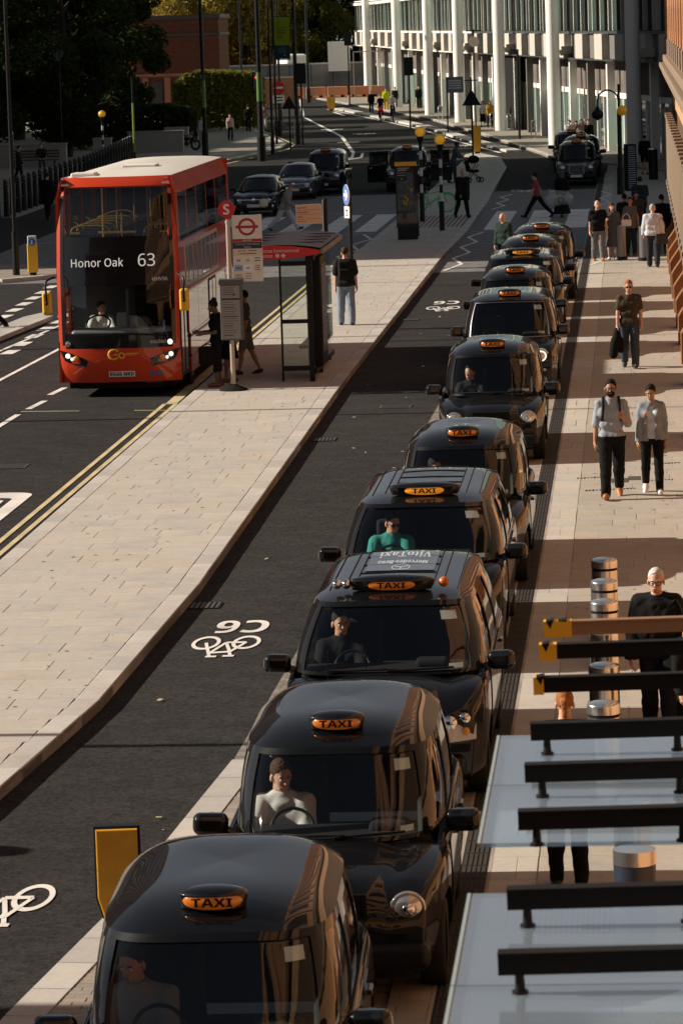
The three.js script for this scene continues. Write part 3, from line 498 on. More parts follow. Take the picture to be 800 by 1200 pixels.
// three kinds of cab and two kinds of car
const specTX = carSpec({ w: 0.885, front: 2.28, rear: -2.29, noseLen: 1.25, noseIn: 0.17, noseBow: 0.16, sill: 0.25, belt: 1.04, cowl: 1.12, tray: 0.86, hoodEnd: 0.86, fenderX: 0.74, fenderEnd: 0.82, wsBase: 1.08, wsTop: 0.6, rearBase: -2.22, rearTop: -1.98, gw0: 0.82, gw1: 0.735, roofEdge: 1.655, crown: 0.185, crownP: 4.2, n: 4.6, bowF: 0.1, archF: 0.035, wsIn: 0.052,
  windows: [[0.07, 0.33], [0.39, 0.7], [0.75, 0.92]], doors: [[0.95, -0.1], [-0.14, -1.1]], axF: 1.45, axR: -1.44, wr: 0.34, mirror: [0.145, 0.098, 0.085], mirrorX: 0.975, mirrorY: 1.12, lamps: roundLamps(0.6, 0.75, 2.17, 0.12, false) });
const grille = (w, h, y, z, m, chromeFrame) => (root) => {
  const g = part(root, 'grille', [box(w, h, 0.04, 0, y, z)], MT.blackMatt); const b = []; for (let i = 0; i < 15; i++) b.push(box(0.012, h * 0.92, 0.02, -w / 2 + (i + 0.5) * w / 15, y, z + 0.025)); part(g, 'grille_bars', b, m);
  if (chromeFrame) part(g, 'grille_frame', [box(w + 0.06, 0.045, 0.05, 0, y + h / 2, z + 0.01), box(w + 0.06, 0.045, 0.05, 0, y - h / 2, z + 0.01), box(0.045, h, 0.05, -w / 2, y, z + 0.012), box(0.045, h, 0.05, w / 2, y, z + 0.012)], MT.chrome);
  part(root, 'bumper', [rbox(1.52, 0.2, 0.2, 0.07, 0, 0.42, z + 0.0)], MT.black); plate(root, '', 0, 0.42, z + 0.115, 0.5);
};
specTX.face = grille(0.6, 0.36, 0.7, 2.24, MT.black, false);
const specTXchrome = { ...specTX, face: grille(0.62, 0.38, 0.7, 2.25, MT.chrome, true) };
const specVito = carSpec({ w: 0.955, front: 2.57, rear: -2.57, noseLen: 0.9, noseIn: 0.13, noseBow: 0.22, sill: 0.27, belt: 1.16, cowl: 1.78, tray: 0.95, hoodEnd: 0.95, fenderX: 0.8, fenderEnd: 0.9, wsBase: 1.72, wsTop: 0.93, rearBase: -2.5, rearTop: -2.36, gw0: 0.93, gw1: 0.755, roofEdge: 1.72, crown: 0.085, crownP: 4.5, n: 8, bowF: 0.13, archF: 0.03, wsIn: 0.055,
  windows: [[0.08, 0.3], [0.36, 0.62], [0.66, 0.95]], doors: [[1.2, 0.1], [0.06, -1.2]], axF: 1.62, axR: -1.58, wr: 0.335, mirror: [0.135, 0.1, 0.085], mirrorX: 1.06, mirrorY: 1.22,
  lamps: (root, sd) => { const h = part(root, 'headlight', grid(8, 8, (u, v) => { const x = lerp(0.5, 0.85, u), y = lerp(0.66, 0.97 - 0.1 * Math.abs(u - 0.6), v); return [sd * x, y, 2.66 - 0.2 * Math.pow(u, 1.6) - 0.24 * v]; }), mat(col(0.5, 0.47, 0.43), 0.15)); part(h, 'reflector', [ball(0.075, sd * 0.61, 0.81, 2.5, 1, 1, 0.6), ball(0.06, sd * 0.745, 0.84, 2.43, 1, 1, 0.6)], MT.chrome); part(h, 'indicator', ball(0.035, sd * 0.76, 0.74, 2.5, 1, 1, 0.6), mat(col(0.7, 0.3, 0.05), 0.3)); },
  face: (root) => { grille(0.8, 0.2, 0.76, 2.5, MT.alloy, false)(root); part(root, 'aerial', bar([-0.55, 1.12, 1.85], [-0.53, 1.42, 1.95], 0.006, 6), MT.black); part(root, 'star_badge', [new THREE.TorusGeometry(0.085, 0.012, 8, 24).translate(0, 0.8, 2.58), ...[0, 1, 2].map((k) => bar([0, 0.8, 2.58], [0.08 * Math.sin(k * 2.094), 0.8 + 0.08 * Math.cos(k * 2.094), 2.58], 0.01, 6))], MT.chrome); } });
const specLEVC = carSpec({ w: 0.935, front: 2.43, rear: -2.43, noseLen: 1.0, noseIn: 0.11, noseBow: 0.14, sill: 0.26, belt: 1.12, cowl: 1.34, tray: 0.92, hoodEnd: 0.97, fenderX: 0.78, fenderEnd: 0.93, wsBase: 1.3, wsTop: 0.82, rearBase: -2.34, rearTop: -2.1, gw0: 0.9, gw1: 0.76, roofEdge: 1.78, crown: 0.11, crownP: 4.5, n: 7, bowF: 0.07, archF: 0.02, wsIn: 0.06,
  windows: [[0.07, 0.3], [0.36, 0.66], [0.7, 0.92]], doors: [[1.05, 0.02], [-0.02, -1.15]], axF: 1.5, axR: -1.48, wr: 0.36, mirror: [0.12, 0.11, 0.08], mirrorX: 1.03, mirrorY: 1.22, lamps: roundLamps(0.62, 0.83, 2.33, 0.135, true) });
specLEVC.face = (root) => { grille(0.66, 0.34, 0.76, 2.42, MT.chrome, true)(root); part(root, 'screen_trim', [slabPatch(specLEVC.G, 0.03, 0.97, -0.02, 0.006, 16, 1, 0.01, 0.008), slabPatch(specLEVC.G, 0.05, 0.062, 0.0, 0.95, 1, 8, 0.006, 0.006), slabPatch(specLEVC.G, 0.938, 0.95, 0.0, 0.95, 1, 8, 0.006, 0.006), slabPatch(specLEVC.G, 0.05, 0.95, 0.935, 0.95, 16, 1, 0.006, 0.006)], mat(col(0.22, 0.22, 0.23), 0.4, { metalness: 1 })); };
const carBase = { w: 0.88, front: 2.2, rear: -2.2, noseLen: 1.1, noseIn: 0.2, noseBow: 0.24, sill: 0.24, belt: 0.94, cowl: 0.98, tray: 0.78, hoodEnd: 0.74, fenderX: 0.78, fenderEnd: 0.72, wsBase: 0.98, wsTop: 0.22, rearBase: -1.95, rearTop: -1.1, gw0: 0.83, gw1: 0.6, roofEdge: 1.38, crown: 0.1, crownP: 2.4, n: 5, bowF: 0.15, archF: 0.03, wsIn: 0.06, windows: [[0.1, 0.48], [0.52, 0.88]], doors: [[0.85, -0.15], [-0.18, -1.0]], axF: 1.35, axR: -1.3, wr: 0.32, mirror: [0.1, 0.075, 0.06], mirrorX: 0.98, mirrorY: 1.02, mirrorMat: MT.paint };
const specHatch = carSpec({ ...carBase, roofEdge: 1.42, rearBase: -2.1, rearTop: -1.6, lamps: (root, sd) => { const h = part(root, 'headlight', grid(8, 6, (u, v) => { const x = lerp(0.46, 0.8, u); return [sd * x, lerp(0.56, 0.7 + 0.06 * u, v), 2.17 - 0.42 * u * u - 0.13 * v + 0.03]; }), MT.lens); part(h, 'reflector', ball(0.06, sd * 0.6, 0.64, 2.08, 1, 1, 0.5), MT.chrome); part(root, 'fog_light', ball(0.085, sd * 0.66, 0.4, 2.03, 1, 1, 0.4), MT.chrome); },
  face: (root) => { part(root, 'grille', [rbox(1.0, 0.055, 0.06, 0.02, 0, 0.66, 2.2), ball(0.075, 0, 0.66, 2.22, 1.2, 1, 0.4)], MT.chrome); part(root, 'bumper', rbox(1.3, 0.16, 0.1, 0.05, 0, 0.4, 2.14), MT.black); plate(root, '', 0, 0.44, 2.2, 0.5); } });
const carSign = (o) => (root) => taxiSign(root, o.y, o.z, o.rx, o.ry, 0.1, o.lit, o.wide);
const vitoRoofY = (x, z) => { const cz = (specVito.wsTop + specVito.rearTop) / 2, hz = (specVito.wsTop - specVito.rearTop) / 2, r = Math.min(1, Math.pow(Math.pow(Math.abs(x) / 0.755, 8) + Math.pow(Math.abs(z - cz) / hz, 8), 1 / 8)), dx = Math.min(1, Math.abs(x) / (0.755 * Math.max(r, 0.01))); return specVito.roofEdge + specVito.crown * (1 - Math.pow(r, 4.5)) + specVito.archF * r * (1 - dx * dx); };
const ribsVito = (root) => {
  const yr = (x, z) => { const cz = (specVito.wsTop + specVito.rearTop) / 2, hz = (specVito.wsTop - specVito.rearTop) / 2, r = Math.min(1, Math.pow(Math.pow(Math.abs(x) / 0.755, 8) + Math.pow(Math.abs(z - cz) / hz, 8), 1 / 8)); return vitoRoofY(x, z); };
  const g = []; const rib = (x0, z0, x1, z1, w) => { const n = 12; for (let i = 0; i < n; i++) { const a = i / n, b = (i + 1) / n; const p = [lerp(x0, x1, a), 0, lerp(z0, z1, a)], q = [lerp(x0, x1, b), 0, lerp(z0, z1, b)]; p[1] = yr(p[0], p[2]) + 0.004; q[1] = yr(q[0], q[2]) + 0.004; g.push(bar(p, q, w, 5)); } };
  const rw = 0.0065;
  for (const x of [-0.62, -0.47, -0.38, 0.38, 0.47, 0.62]) rib(x, 0.45, x, -2.15, rw);
  for (const z of [0.42, -0.4, -0.95, -1.5, -2.1]) rib(-0.38, z, 0.38, z, rw);
  part(root, 'roof_ribs', g, MT.rubber).userData.kind = 'stuff';
};
const cabTX = makeCar('black_cab', specTX, MT.paint, { extra: carSign({ y: 1.875, z: 0.42, rx: 0.22, ry: 0.08 }) });
const cabVito = makeCar('taxi_van', specVito, MT.paint, { extra: (r) => { carSign({ y: 1.89, z: 0.68, rx: 0.41, ry: 0.085, lit: true, wide: 1 })(r); ribsVito(r); } });
const cabLEVC = makeCar('black_cab', specLEVC, MT.paint, { extra: carSign({ y: 1.95, z: 0.58, rx: 0.23, ry: 0.08 }) });
const G_CABS = undefined;
function placeCar(o, label, cat, x, z, turn = 0) { o.position.set(x, 0, z); o.rotation.y = turn; o.userData.label = label; o.userData.category = cat; return o; }
placeCar(cabTX, 'black round-roofed cab nearest the viewer, beside the yellow bollard', 'taxi', -2.73, -23.72, 0.03);
const put = (src, label, x, z, turn = 0) => placeCar(copyOf(src), label, 'taxi', x, z, turn);
put(cabTX, 'second cab in the near queue, its driver in a white polo shirt at the wheel', -2.41, -29.75, 0.012);
placeCar(cabVito, 'black taxi van with lettering and a white star printed on its ribbed roof', 'taxi', -2.42, -37.2, 0.0);
const vito2 = put(cabVito, 'black ribbed-roof taxi van with bright amber sign and driver in teal shirt', -2.5, -44.6, 0.0);
put(cabTX, 'black cab between the amber-signed taxi van and the gap in the queue', -2.34, -50.6, 0.0);
const cabBlueSide = put(cabTX, 'black cab with a lilac panel on its side, first behind the gap in the queue', -2.44, -64.26, 0.01);
part(cabBlueSide, 'advert_panel', slabPatch((u, v) => [-(specTX.half(u) * specTX.side(v)), v, u], -0.9, 0.9, 0.45, 0.98, 10, 6, 0, 0.014), mat(col(0.3, 0.31, 0.5), 0.5));
placeCar(cabLEVC, 'black cab with square cabin, silver screen trim and a glowing ring headlight', 'taxi', -2.48, -75.1, 0.0);
put(cabTX, 'black cab directly behind the one with the ring headlight', -2.62, -82.95, 0.0);
put(cabVito, 'black taxi van with ribbed roof farther back, beside the bald man in green', -2.63, -89.2, 0.0);
put(cabTX, 'black cab last but one in the near queue', -2.6, -94.8, 0.0);
put(cabTX, 'black cab at the tail of the near queue, just before the zebra crossing', -2.45, -100.0, 0.0);
cabVito.traverse((m) => { if (m.name === 'lamp_face') m.material = MT.orangeLens; });
const cabChrome = makeCar('black_cab', specTXchrome, MT.paint, { extra: carSign({ y: 1.875, z: 0.42, rx: 0.22, ry: 0.08 }) });
placeCar(cabChrome, 'black cab with chrome grille frame waiting beyond the zebra crossing', 'taxi', -2.5, -166.6, 0.0);
put(cabTX, 'black cab in the middle of the three beyond the crossing', -2.4, -174.3, 0.0);
put(cabTX, 'black cab at the back of the three beyond the crossing, nearest the white column', -2.95, -181.5, 0.03);
placeCar(copyOf(cabTX), 'dark blue-black cab behind two parked cars on the left road', 'taxi', -13.2, -165.3, -0.02).traverse((m) => { if (m.material === MT.paint) m.material = MT.paintBlue; });
const hatch = makeCar('hatchback_car', specHatch, MT.paint, { stickers: false });
placeCar(hatch, 'black hatchback with a chrome grille bar stopped at the zebra crossing', 'car', -14.35, -147.2, -0.03);
const specSaloon = carSpec({ ...carBase, lamps: specHatch.lamps, face: specHatch.face });
placeCar(makeCar('saloon_car', specSaloon, MT.paintGrey, { stickers: false }), 'dark grey car half hidden between the black hatchback and the blue-black cab', 'car', -14.0, -160.4, -0.03);
{ // the cab with its doors open
  const c = makeCar('black_cab', specTX, MT.paint, { noDoors: true, extra: carSign({ y: 1.875, z: 0.42, rx: 0.22, ry: 0.08 }) });
  placeCar(c, 'black cab with doors standing open on both sides by the map totem', 'taxi', -9.72, -165.4, 0.0);
  for (const sd of [-1, 1]) {
    const d = part(c, 'door', [rbox(0.95, 0.75, 0.05, 0.03, sd * 0.48, 0.68, 0), box(0.045, 0.62, 0.04, sd * 0.06, 1.34, 0), box(0.045, 0.5, 0.04, sd * 0.84, 1.3, 0), box(0.82, 0.045, 0.04, sd * 0.45, 1.62, 0)], MT.paint, 'door swung wide open'); d.position.set(sd * 0.88, 0, -0.95); d.rotation.y = sd * 0.12;
    part(d, 'side_window', box(0.76, 0.52, 0.008, sd * 0.45, 1.33, 0), MT.glassDark); part(d, 'handle', rbox(0.14, 0.03, 0.03, 0.01, sd * 0.8, 0.92, 0.035), MT.chrome);
  }
  shadows(c);
}
{ // print and roof lamps that only the nearer taxi van carries
  const cv = canvasTex(512, 256, (x, w, h) => { x.fillStyle = '#0b0d10'; x.fillRect(0, 0, w, h); x.fillStyle = '#eef0f0'; x.textAlign = 'center'; x.font = 'bold 92px serif'; x.fillText('VitoTaxi', 256, 232); x.font = 'bold 50px serif'; x.fillText('Mercedes-Benz', 256, 122); x.strokeStyle = '#eef0f0'; x.lineWidth = 6; x.beginPath(); x.ellipse(256, 42, 66, 33, 0, 0, 7); x.stroke(); for (let k = 0; k < 3; k++) { x.beginPath(); x.moveTo(256, 42); x.lineTo(256 + 66 * Math.sin(k * 2.094), 42 - 33 * Math.cos(k * 2.094)); x.stroke(); } });
  const p = grid(16, 24, (u, v) => { const x = lerp(0.345, -0.345, u), z = lerp(-1.92, -0.5, v); return [x, vitoRoofY(x, z) + 0.004, z]; });
  part(cabVito, 'roof_print', p.translate(0, 0.0045, 0), phys(col(1, 1, 1), { map: cv, roughness: 0.4, clearcoat: 1, clearcoatRoughness: 0.03 }), 'printed roof panel with pale lettering');
  for (const x of [-0.53, -0.44]) part(cabVito, 'roof_camera', ball(0.048, x, 1.86, 0.69, 1, 1, 1.2), MT.chrome); part(cabVito, 'roof_beacon', ball(0.05, 0.5, 1.865, 0.68), mat(col(0.5, 0.14, 0.02), 0.3));
  part(cabVito, 'aerial', bar([-0.2, 1.2, 1.75], [-0.18, 1.42, 1.9], 0.006, 6), MT.black);
}
// ------------------------------------------------------------------ double decker bus, faces +z, origin on the ground under the middle of its front
{
  const W = 1.225, L = 10.3;
  const redP = phys(col(0.50, 0.042, 0.009), { roughness: 0.45, specularIntensity: 0.3, clearcoat: 1, clearcoatRoughness: 0.04 });
  const bus = thing('double_decker_bus', 'red double-decker bus showing Honor Oak 63 at the bus stop', 'bus', [-10.24, 0, -75.1], 0.0);
  // front skin: u -1..1 across, y height
  const fz = (u, y) => -0.16 * u * u - 0.10 * Math.pow(Math.abs(u), 6) - 0.35 * Math.pow(Math.max(0, (y - 1.0) / 3.4), 2.4) - 1.1 * Math.pow(Math.max(0, (y - 4.02) / 0.4), 2) * 0.3 - 0.12 * Math.pow(Math.max(0, (0.8 - y) / 0.5), 2);
  const F = (u, y) => { const top = Math.max(0, (y - 4.05) / 0.3), w = W * (1 - 0.035 * Math.max(0, (y - 2.5) / 1.9) - 0.06 * top * top); return [w * u * (1 - 0.012 * Math.pow(Math.abs(u), 8)), y, fz(u, y)]; };
  const fp = (u0, u1, y0, y1, nu = 12, nv = 6, th = 0.05, off = 0) => slabPatch((u, v) => F(u, v), u0, u1, y0, y1, nu, nv, th, off);
  const U = 0.87;
  const shell = [fp(-1, -U, 0.3, 4.22, 3, 24), fp(U, 1, 0.3, 4.22, 3, 24), fp(-1, 1, 4.22, 4.34, 20, 3), fp(-U, U, 4.22, 4.22 + 0.001, 2, 1, 0), fp(-U, U, 0.3, 0.98, 16, 8)];
  shell.push(fp(-U, U, 4.16, 4.22, 16, 2));
  // roof dome, sides
  const side = (sd, y0, y1, z0, z1, off = 0, th = 0.05) => { const f = (u, v) => { const w = W * (1 - 0.035 * Math.max(0, (v - 2.5) / 1.9)) - 0.22 * Math.pow(Math.max(0, (v - 4.08) / 0.27), 2.2) * 0.5; return [sd * w, v, sd > 0 ? -u : u]; }; return sd > 0 ? slabPatch(f, -z1, -z0, y0, y1, 10, Math.max(1, Math.round((y1 - y0) * 4)), th, off) : slabPatch(f, z0, z1, y0, y1, 10, Math.max(1, Math.round((y1 - y0) * 4)), th, off); };
  const zF = -0.3, zB = -L;
  for (const sd of [-1, 1]) {
    shell.push(side(sd, 3.98, 4.34, zB, zF - 0.16), side(sd, 1.95, 3.02, zB, zF - 0.06), side(sd, 3.02, 3.98, zF - 0.42, zF - 0.1), side(sd, 3.02, 3.98, zB, zB + 0.3));
    for (const z of [-2.2, -4.0, -5.8, -7.6]) shell.push(side(sd, 3.02, 3.98, z - 0.05, z + 0.05, -0.006));
    shell.push(side(sd, 0.3, 1.12, -8.9, -1.9 + (sd < 0 ? 1.5 : 0)), side(sd, 0.3, 1.95, zB, -8.9), side(sd, 1.12, 1.95, -1.95, -1.75));
    if (sd < 0) shell.push(side(sd, 1.12, 1.95, -0.75, -0.4), side(sd, 0.3, 1.12, -0.42, -0.25));
    for (const z of [-3.6, -5.4, -7.2]) shell.push(side(sd, 1.12, 1.95, z - 0.06, z + 0.06, -0.006));
  }
  shell.push(box(W * 1.94, 4.0, 0.06, 0, 2.3, zB));
  part(bus, 'body', shell, redP);
  part(bus, 'roof', grid(16, 16, (u, v) => { const x = lerp(-1, 1, u), z = lerp(-0.62, -L, v); return [x * 1.075, 4.335 + 0.055 * (1 - Math.pow(Math.abs(x), 3)) - 0.09 * Math.pow(Math.max(0, (0.1 - v) / 0.1), 2) * 0.6, z]; }), mat(col(0.66, 0.62, 0.54), 0.6, { map: TX.dirt }));
  part(bus, 'roof_hatch', [rbox(0.5, 0.1, 0.5, 0.04, -0.7, 4.37, -1.15), rbox(0.7, 0.05, 0.7, 0.02, 0, 4.41, -4.5)], mat(col(0.7, 0.66, 0.6), 0.6));
  // glass
  part(bus, 'upper_windscreen', fp(-U, U, 3.18, 4.16, 16, 8, 0, -0.012), MT.glassClear);
  part(bus, 'destination_panel', [fp(-U, U, 2.22, 3.18, 16, 6, 0.03, -0.004)], MT.blackGloss);
  part(bus, 'windscreen', fp(-U, U, 1.28, 2.22, 16, 8, 0, -0.012), MT.glassClear);
  part(bus, 'screen_surround', [fp(-U, U, 0.98, 1.28, 16, 4, 0.03, -0.004), ...[-1, 1].map((s) => fp(s < 0 ? -0.93 : U, s < 0 ? -U : 0.93, 1.05, 4.16, 1, 16, 0.01, 0.004))], MT.blackGloss);
  for (const sd of [-1, 1]) {
    const zs = [-0.72, -2.15, -2.25, -3.95, -4.05, -5.75, -5.85, -7.55, -7.65, -10.0];
    for (let i = 0; i < 10; i += 2) part(bus, 'upper_window', side(sd, 3.02, 3.98, zs[i + 1], zs[i], -0.008, 0), MT.glassDark);
    const ls = [-1.95, -3.54, -3.66, -5.34, -5.46, -7.14, -7.26, -8.9]; for (let i = 0; i < 8; i += 2) part(bus, 'lower_window', side(sd, 1.12, 1.95, ls[i + 1], ls[i], -0.008, 0), MT.glassDark);
  }
  part(bus, 'cab_window', side(-1, 1.12, 1.95, -1.75, -0.75, -0.008, 0), MT.glass);
  // nearside: doors, advert frame, vents
  const door = part(bus, 'door', [side(1, 0.34, 0.42, -1.75, -0.5, -0.03), side(1, 1.9, 1.96, -1.75, -0.5, -0.03), ...[-1.73, -1.13, -0.53].map((z) => side(1, 0.42, 1.9, z - 0.03, z + 0.03, -0.02))], MT.black);
  part(door, 'door_glass', side(1, 0.42, 1.9, -1.7, -0.55, -0.03, 0), MT.glassDark);
  const door2 = part(bus, 'door', [side(1, 0.34, 0.42, -6.8, -5.5, 0.006), side(1, 1.9, 1.96, -6.8, -5.5, 0.006), ...[-6.78, -6.15, -5.52].map((z) => side(1, 0.42, 1.9, z - 0.03, z + 0.03, 0.008))], MT.black);
  part(door2, 'door_glass', side(1, 0.42, 1.9, -6.75, -5.55, 0.004, 0), MT.glassDark);
  const ad = part(bus, 'advert_frame', [side(1, 2.86, 2.92, -7.4, -1.4, 0.012), side(1, 2.08, 2.14, -7.4, -1.4, 0.012), side(1, 2.14, 2.86, -1.46, -1.4, 0.012), side(1, 2.14, 2.86, -7.4, -7.34, 0.012)], MT.alloy);
  part(ad, 'advert_panel', side(1, 2.14, 2.86, -7.34, -1.46, 0.008, 0), phys(col(0.16, 0.12, 0.11), { roughness: 0.25, clearcoat: 1 }));
  for (let k = 0; k < 7; k++) part(ad, 'panel_bar', side(1, 2.14, 2.86, -1.95 - k * 0.8, -1.87 - k * 0.8, 0.012), mat(col(0.4, 0.3, 0.26), 0.5));
  for (const y of [0.62, 1.02, 2.0]) part(bus, 'trim_strip', side(1, y, y + 0.05, -8.8, -1.9, 0.014), mat(col(0.35, 0.05, 0.04), 0.35));
  part(bus, 'vent', [side(1, 1.45, 1.8, -9.8, -9.2, 0.01), side(1, 0.6, 0.95, -9.9, -9.1, 0.01)], MT.black);
  // interior
  part(bus, 'floor', [box(W * 1.9, 0.05, L - 0.7, 0, 0.36, -L / 2 - 0.2), box(W * 1.9, 0.06, L - 1.0, 0, 2.3, -L / 2 - 0.25)], MT.interior);
  part(bus, 'lining', [-1, 1].flatMap((sd) => [side(sd, 2.3, 3.02, zB, -0.5, -0.06, 0), side(sd, 0.4, 1.12, -8.9, -1.95, -0.06, 0), ...[-2.2, -4.0, -5.8, -7.6, -10.1, -0.62].map((z) => side(sd, 3.02, 4.1, z - 0.09, z + 0.09, -0.066, 0))]).concat([box(2.2, 3.9, 0.03, 0, 2.3, zB + 0.08)]), MT.interior);
  part(bus, 'ceiling', box(W * 1.72, 0.03, L - 1.1, 0, 4.26, -L / 2 - 0.25), mat(col(0.25, 0.26, 0.27), 0.8));
  part(bus, 'front_dash', [rbox(2.0, 0.3, 0.5, 0.1, 0, 1.2, -0.6)], mat(col(0.2, 0.22, 0.24), 0.6)); part(bus, 'cab_partition', [box(0.05, 1.6, 1.1, 0.12, 1.3, -1.2), box(1.2, 1.8, 0.05, -0.55, 1.3, -1.9)], mat(col(0.06, 0.08, 0.09), 0.7));
  const swb = part(bus, 'steering_wheel', new THREE.TorusGeometry(0.24, 0.02, 10, 28), MT.black); swb.position.set(-0.5, 1.42, -0.85); swb.rotation.x = -0.9;
  part(bus, 'ticket_machine', [box(0.3, 0.3, 0.1, 0.15, 1.42, -0.75), box(0.2, 0.28, 0.02, 0.0, 1.5, -0.66).rotateZ(0.0)], mat(col(0.18, 0.2, 0.21), 0.5));
  const seats = [], rails = [];
  for (let r = 0; r < 9; r++) for (const x of [-0.75, 0.75]) { const z = -1.75 - r * 0.92; seats.push(rbox(0.86, 0.5, 0.09, 0.05, x, 2.92, z - 0.2), rbox(0.86, 0.1, 0.42, 0.04, x, 2.72, z)); if (r < 5) rails.push(tube([[x - 0.4, 3.0, z - 0.22], [x - 0.36, 3.26, z - 0.23], [x, 3.31, z - 0.23], [x + 0.36, 3.26, z - 0.23], [x + 0.4, 3.0, z - 0.22]], 0.019, 24, 8)); if (r % 3 === 1) rails.push(bar([x * 0.42, 2.4, z - 0.22], [x * 0.42, 4.25, z - 0.22], 0.018)); }
  const seatM = mat(col(0.035, 0.04, 0.06), 0.9); for (let i = 0; i < seats.length; i += 2) part(bus, 'upper_seat', [seats[i], seats[i + 1]], seatM);
  rails.push(bar([-0.45, 3.22, -1.02], [0.3, 3.22, -1.02], 0.022), bar([-1.0, 3.22, -0.9], [-0.8, 3.22, -0.9], 0.02), bar([0.8, 3.22, -0.9], [1.0, 3.22, -0.9], 0.02), bar([-0.35, 2.4, -1.0], [-0.35, 4.25, -1.0], 0.018), bar([0.02, 2.4, -1.02], [0.02, 3.6, -1.02], 0.018));
  rails.push(tube([[-0.5, 3.5, -1.3], [-0.2, 3.62, -1.35], [0.15, 3.62, -1.35], [0.3, 3.5, -1.3]], 0.018, 20, 8));
  const railM = mat(col(0.7, 0.43, 0.1), 0.4); for (const r of rails) part(bus, 'handrail', r, railM);
  // print, lamps, plate, mirrors, wipers
  const onFront = (geo, u, y, d = 0.006) => { const p = V(...F(u, y)), e = 0.02, n = V(...F(u + e, y)).sub(p).cross(V(...F(u, y + e)).sub(p)).normalize(); geo.lookAt ? 0 : 0; const q = new THREE.Quaternion().setFromUnitVectors(V(0, 0, 1), n); return geo.applyQuaternion(q).translate(...p.addScaledVector(n, d).toArray()); };
  const led = mat(col(0.75, 0.75, 0.72), 0.5, { emissive: col(0.8, 0.8, 0.78), emissiveIntensity: 0.22 });
  part(bus, 'destination_lettering', [onFront(letters('Honor Oak', 0.158, 0.004, fontR), -0.3, 2.68), onFront(letters('63', 0.245, 0.004, fontR), 0.5, 2.71)], led);
  part(bus, 'fleet_lettering', onFront(letters('MHV36', 0.07, 0.004, fontR), 0.7, 2.33), MT.white);
  const gold = mat(col(0.75, 0.36, 0.02), 0.5);
  part(bus, 'operator_logo', [onFront(new THREE.TorusGeometry(0.095, 0.022, 8, 26, 5.2).rotateZ(0.6), -0.08, 0.86), onFront(box(0.09, 0.03, 0.012, 0.045, -0.005, 0), -0.08, 0.86), onFront(new THREE.TorusGeometry(0.05, 0.018, 8, 22), 0.05, 0.835), onFront(box(0.26, 0.02, 0.01), 0.22, 0.875), onFront(box(0.22, 0.012, 0.01), 0.2, 0.845)], gold);
  const pl = plate(bus, 'BG66 NKD', 0.05, 0.47, 0, 0.52); pl.position.z = fz(0.04, 0.47) + 0.02;
  part(bus, 'maker_badge', onFront(letters('evoSeti', 0.07, 0.004, fontR), 0.64, 1.1), MT.alloy);
  for (const [u, w] of [[0.52, 0.055], [0.64, 0.055]]) part(bus, 'access_symbol', onFront(new THREE.CircleGeometry(w, 18), u, 0.47, 0.008), mat(col(0.05, 0.12, 0.3), 0.5));
  for (const sd of [-1, 1]) {
    const hs = new THREE.Shape(); hs.moveTo(0.42, 0.09); hs.quadraticCurveTo(0.2, 0.07, -0.18, -0.1); hs.quadraticCurveTo(-0.2, -0.2, -0.13, -0.24); hs.quadraticCurveTo(0.1, -0.2, 0.3, -0.12); hs.lineTo(0.42, 0.09);
    const hg = new THREE.ShapeGeometry(hs, 10); const pp = hg.attributes.position; for (let i = 0; i < pp.count; i++) { const q = F(sd * (0.66 + pp.getX(i) * 0.8), 0.86 + pp.getY(i)); pp.setXYZ(i, q[0], q[1], q[2] + 0.012); } hg.computeVertexNormals();
    const h = part(bus, 'headlight', hg, MT.blackGloss); const a = V(...F(sd * 0.84, 0.84)), b = V(...F(sd * 0.7, 0.79));
    part(h, 'lamp', [ball(0.05, a.x, a.y, a.z + 0.02, 1, 1, 0.5), ball(0.035, a.x - sd * 0.08, a.y - 0.06, a.z + 0.03, 1, 1, 0.5)], MT.lamp); part(h, 'indicator', ball(0.055, b.x, b.y, b.z + 0.02, 1, 1, 0.5), mat(col(0.8, 0.35, 0.1), 0.2));
    const m = V(...F(sd * 0.83, 1.08)); part(bus, 'marker_lamp', ball(0.055, m.x, m.y, m.z + 0.01, 1, 1, 0.5), sd > 0 ? MT.lamp : MT.lens);
    const t = V(...F(sd * 0.86, 4.2)); part(bus, 'top_marker', box(0.16, 0.03, 0.03, t.x, t.y, t.z + 0.02), MT.white);
    const wm = part(bus, 'wing_mirror', [rbox(0.19, 0.44, 0.14, 0.05)], mat(col(0.78, 0.42, 0.03), 0.45)); wm.position.set(sd * 1.36, 1.92, 0.12); part(wm, 'mirror_arm', [tube([[0, 0, 0.08], [0, 0.2, 0.1], [0, 0.42, 0.05], [-sd * 0.14, 0.5, -0.16]], 0.022, 14, 8), box(0.03, 0.2, 0.03, 0, 0.06, 0.08), ball(0.03, 0, 0, 0.08)], MT.black); part(wm, 'mirror_glass', rbox(0.15, 0.38, 0.02, 0.008, 0, 0, -0.07), MT.chrome);
    for (const z of [-2.5 - 0.1, -7.9]) { const w = part(bus, 'wheel', new THREE.CylinderGeometry(0.48, 0.48, 0.3, 28).rotateZ(Math.PI / 2), MT.rubber); w.position.set(sd * 1.0, 0.48, z); part(w, 'rim', new THREE.CylinderGeometry(0.28, 0.3, 0.31, 20).rotateZ(Math.PI / 2).translate(sd * 0.004, 0, 0), MT.red); }
  }
  part(bus, 'wiper', [onFront(box(0.9, 0.025, 0.02).rotateZ(0.06), -0.42, 1.24, 0.03), onFront(box(0.9, 0.025, 0.02).rotateZ(-0.06), 0.42, 1.24, 0.03)], MT.blackMatt);
  part(bus, 'underframe', [box(2.1, 0.26, L - 0.6, 0, 0.3, -L / 2 - 0.1), box(1.7, 0.1, 0.3, 0, 0.22, -0.4)], MT.blackMatt);
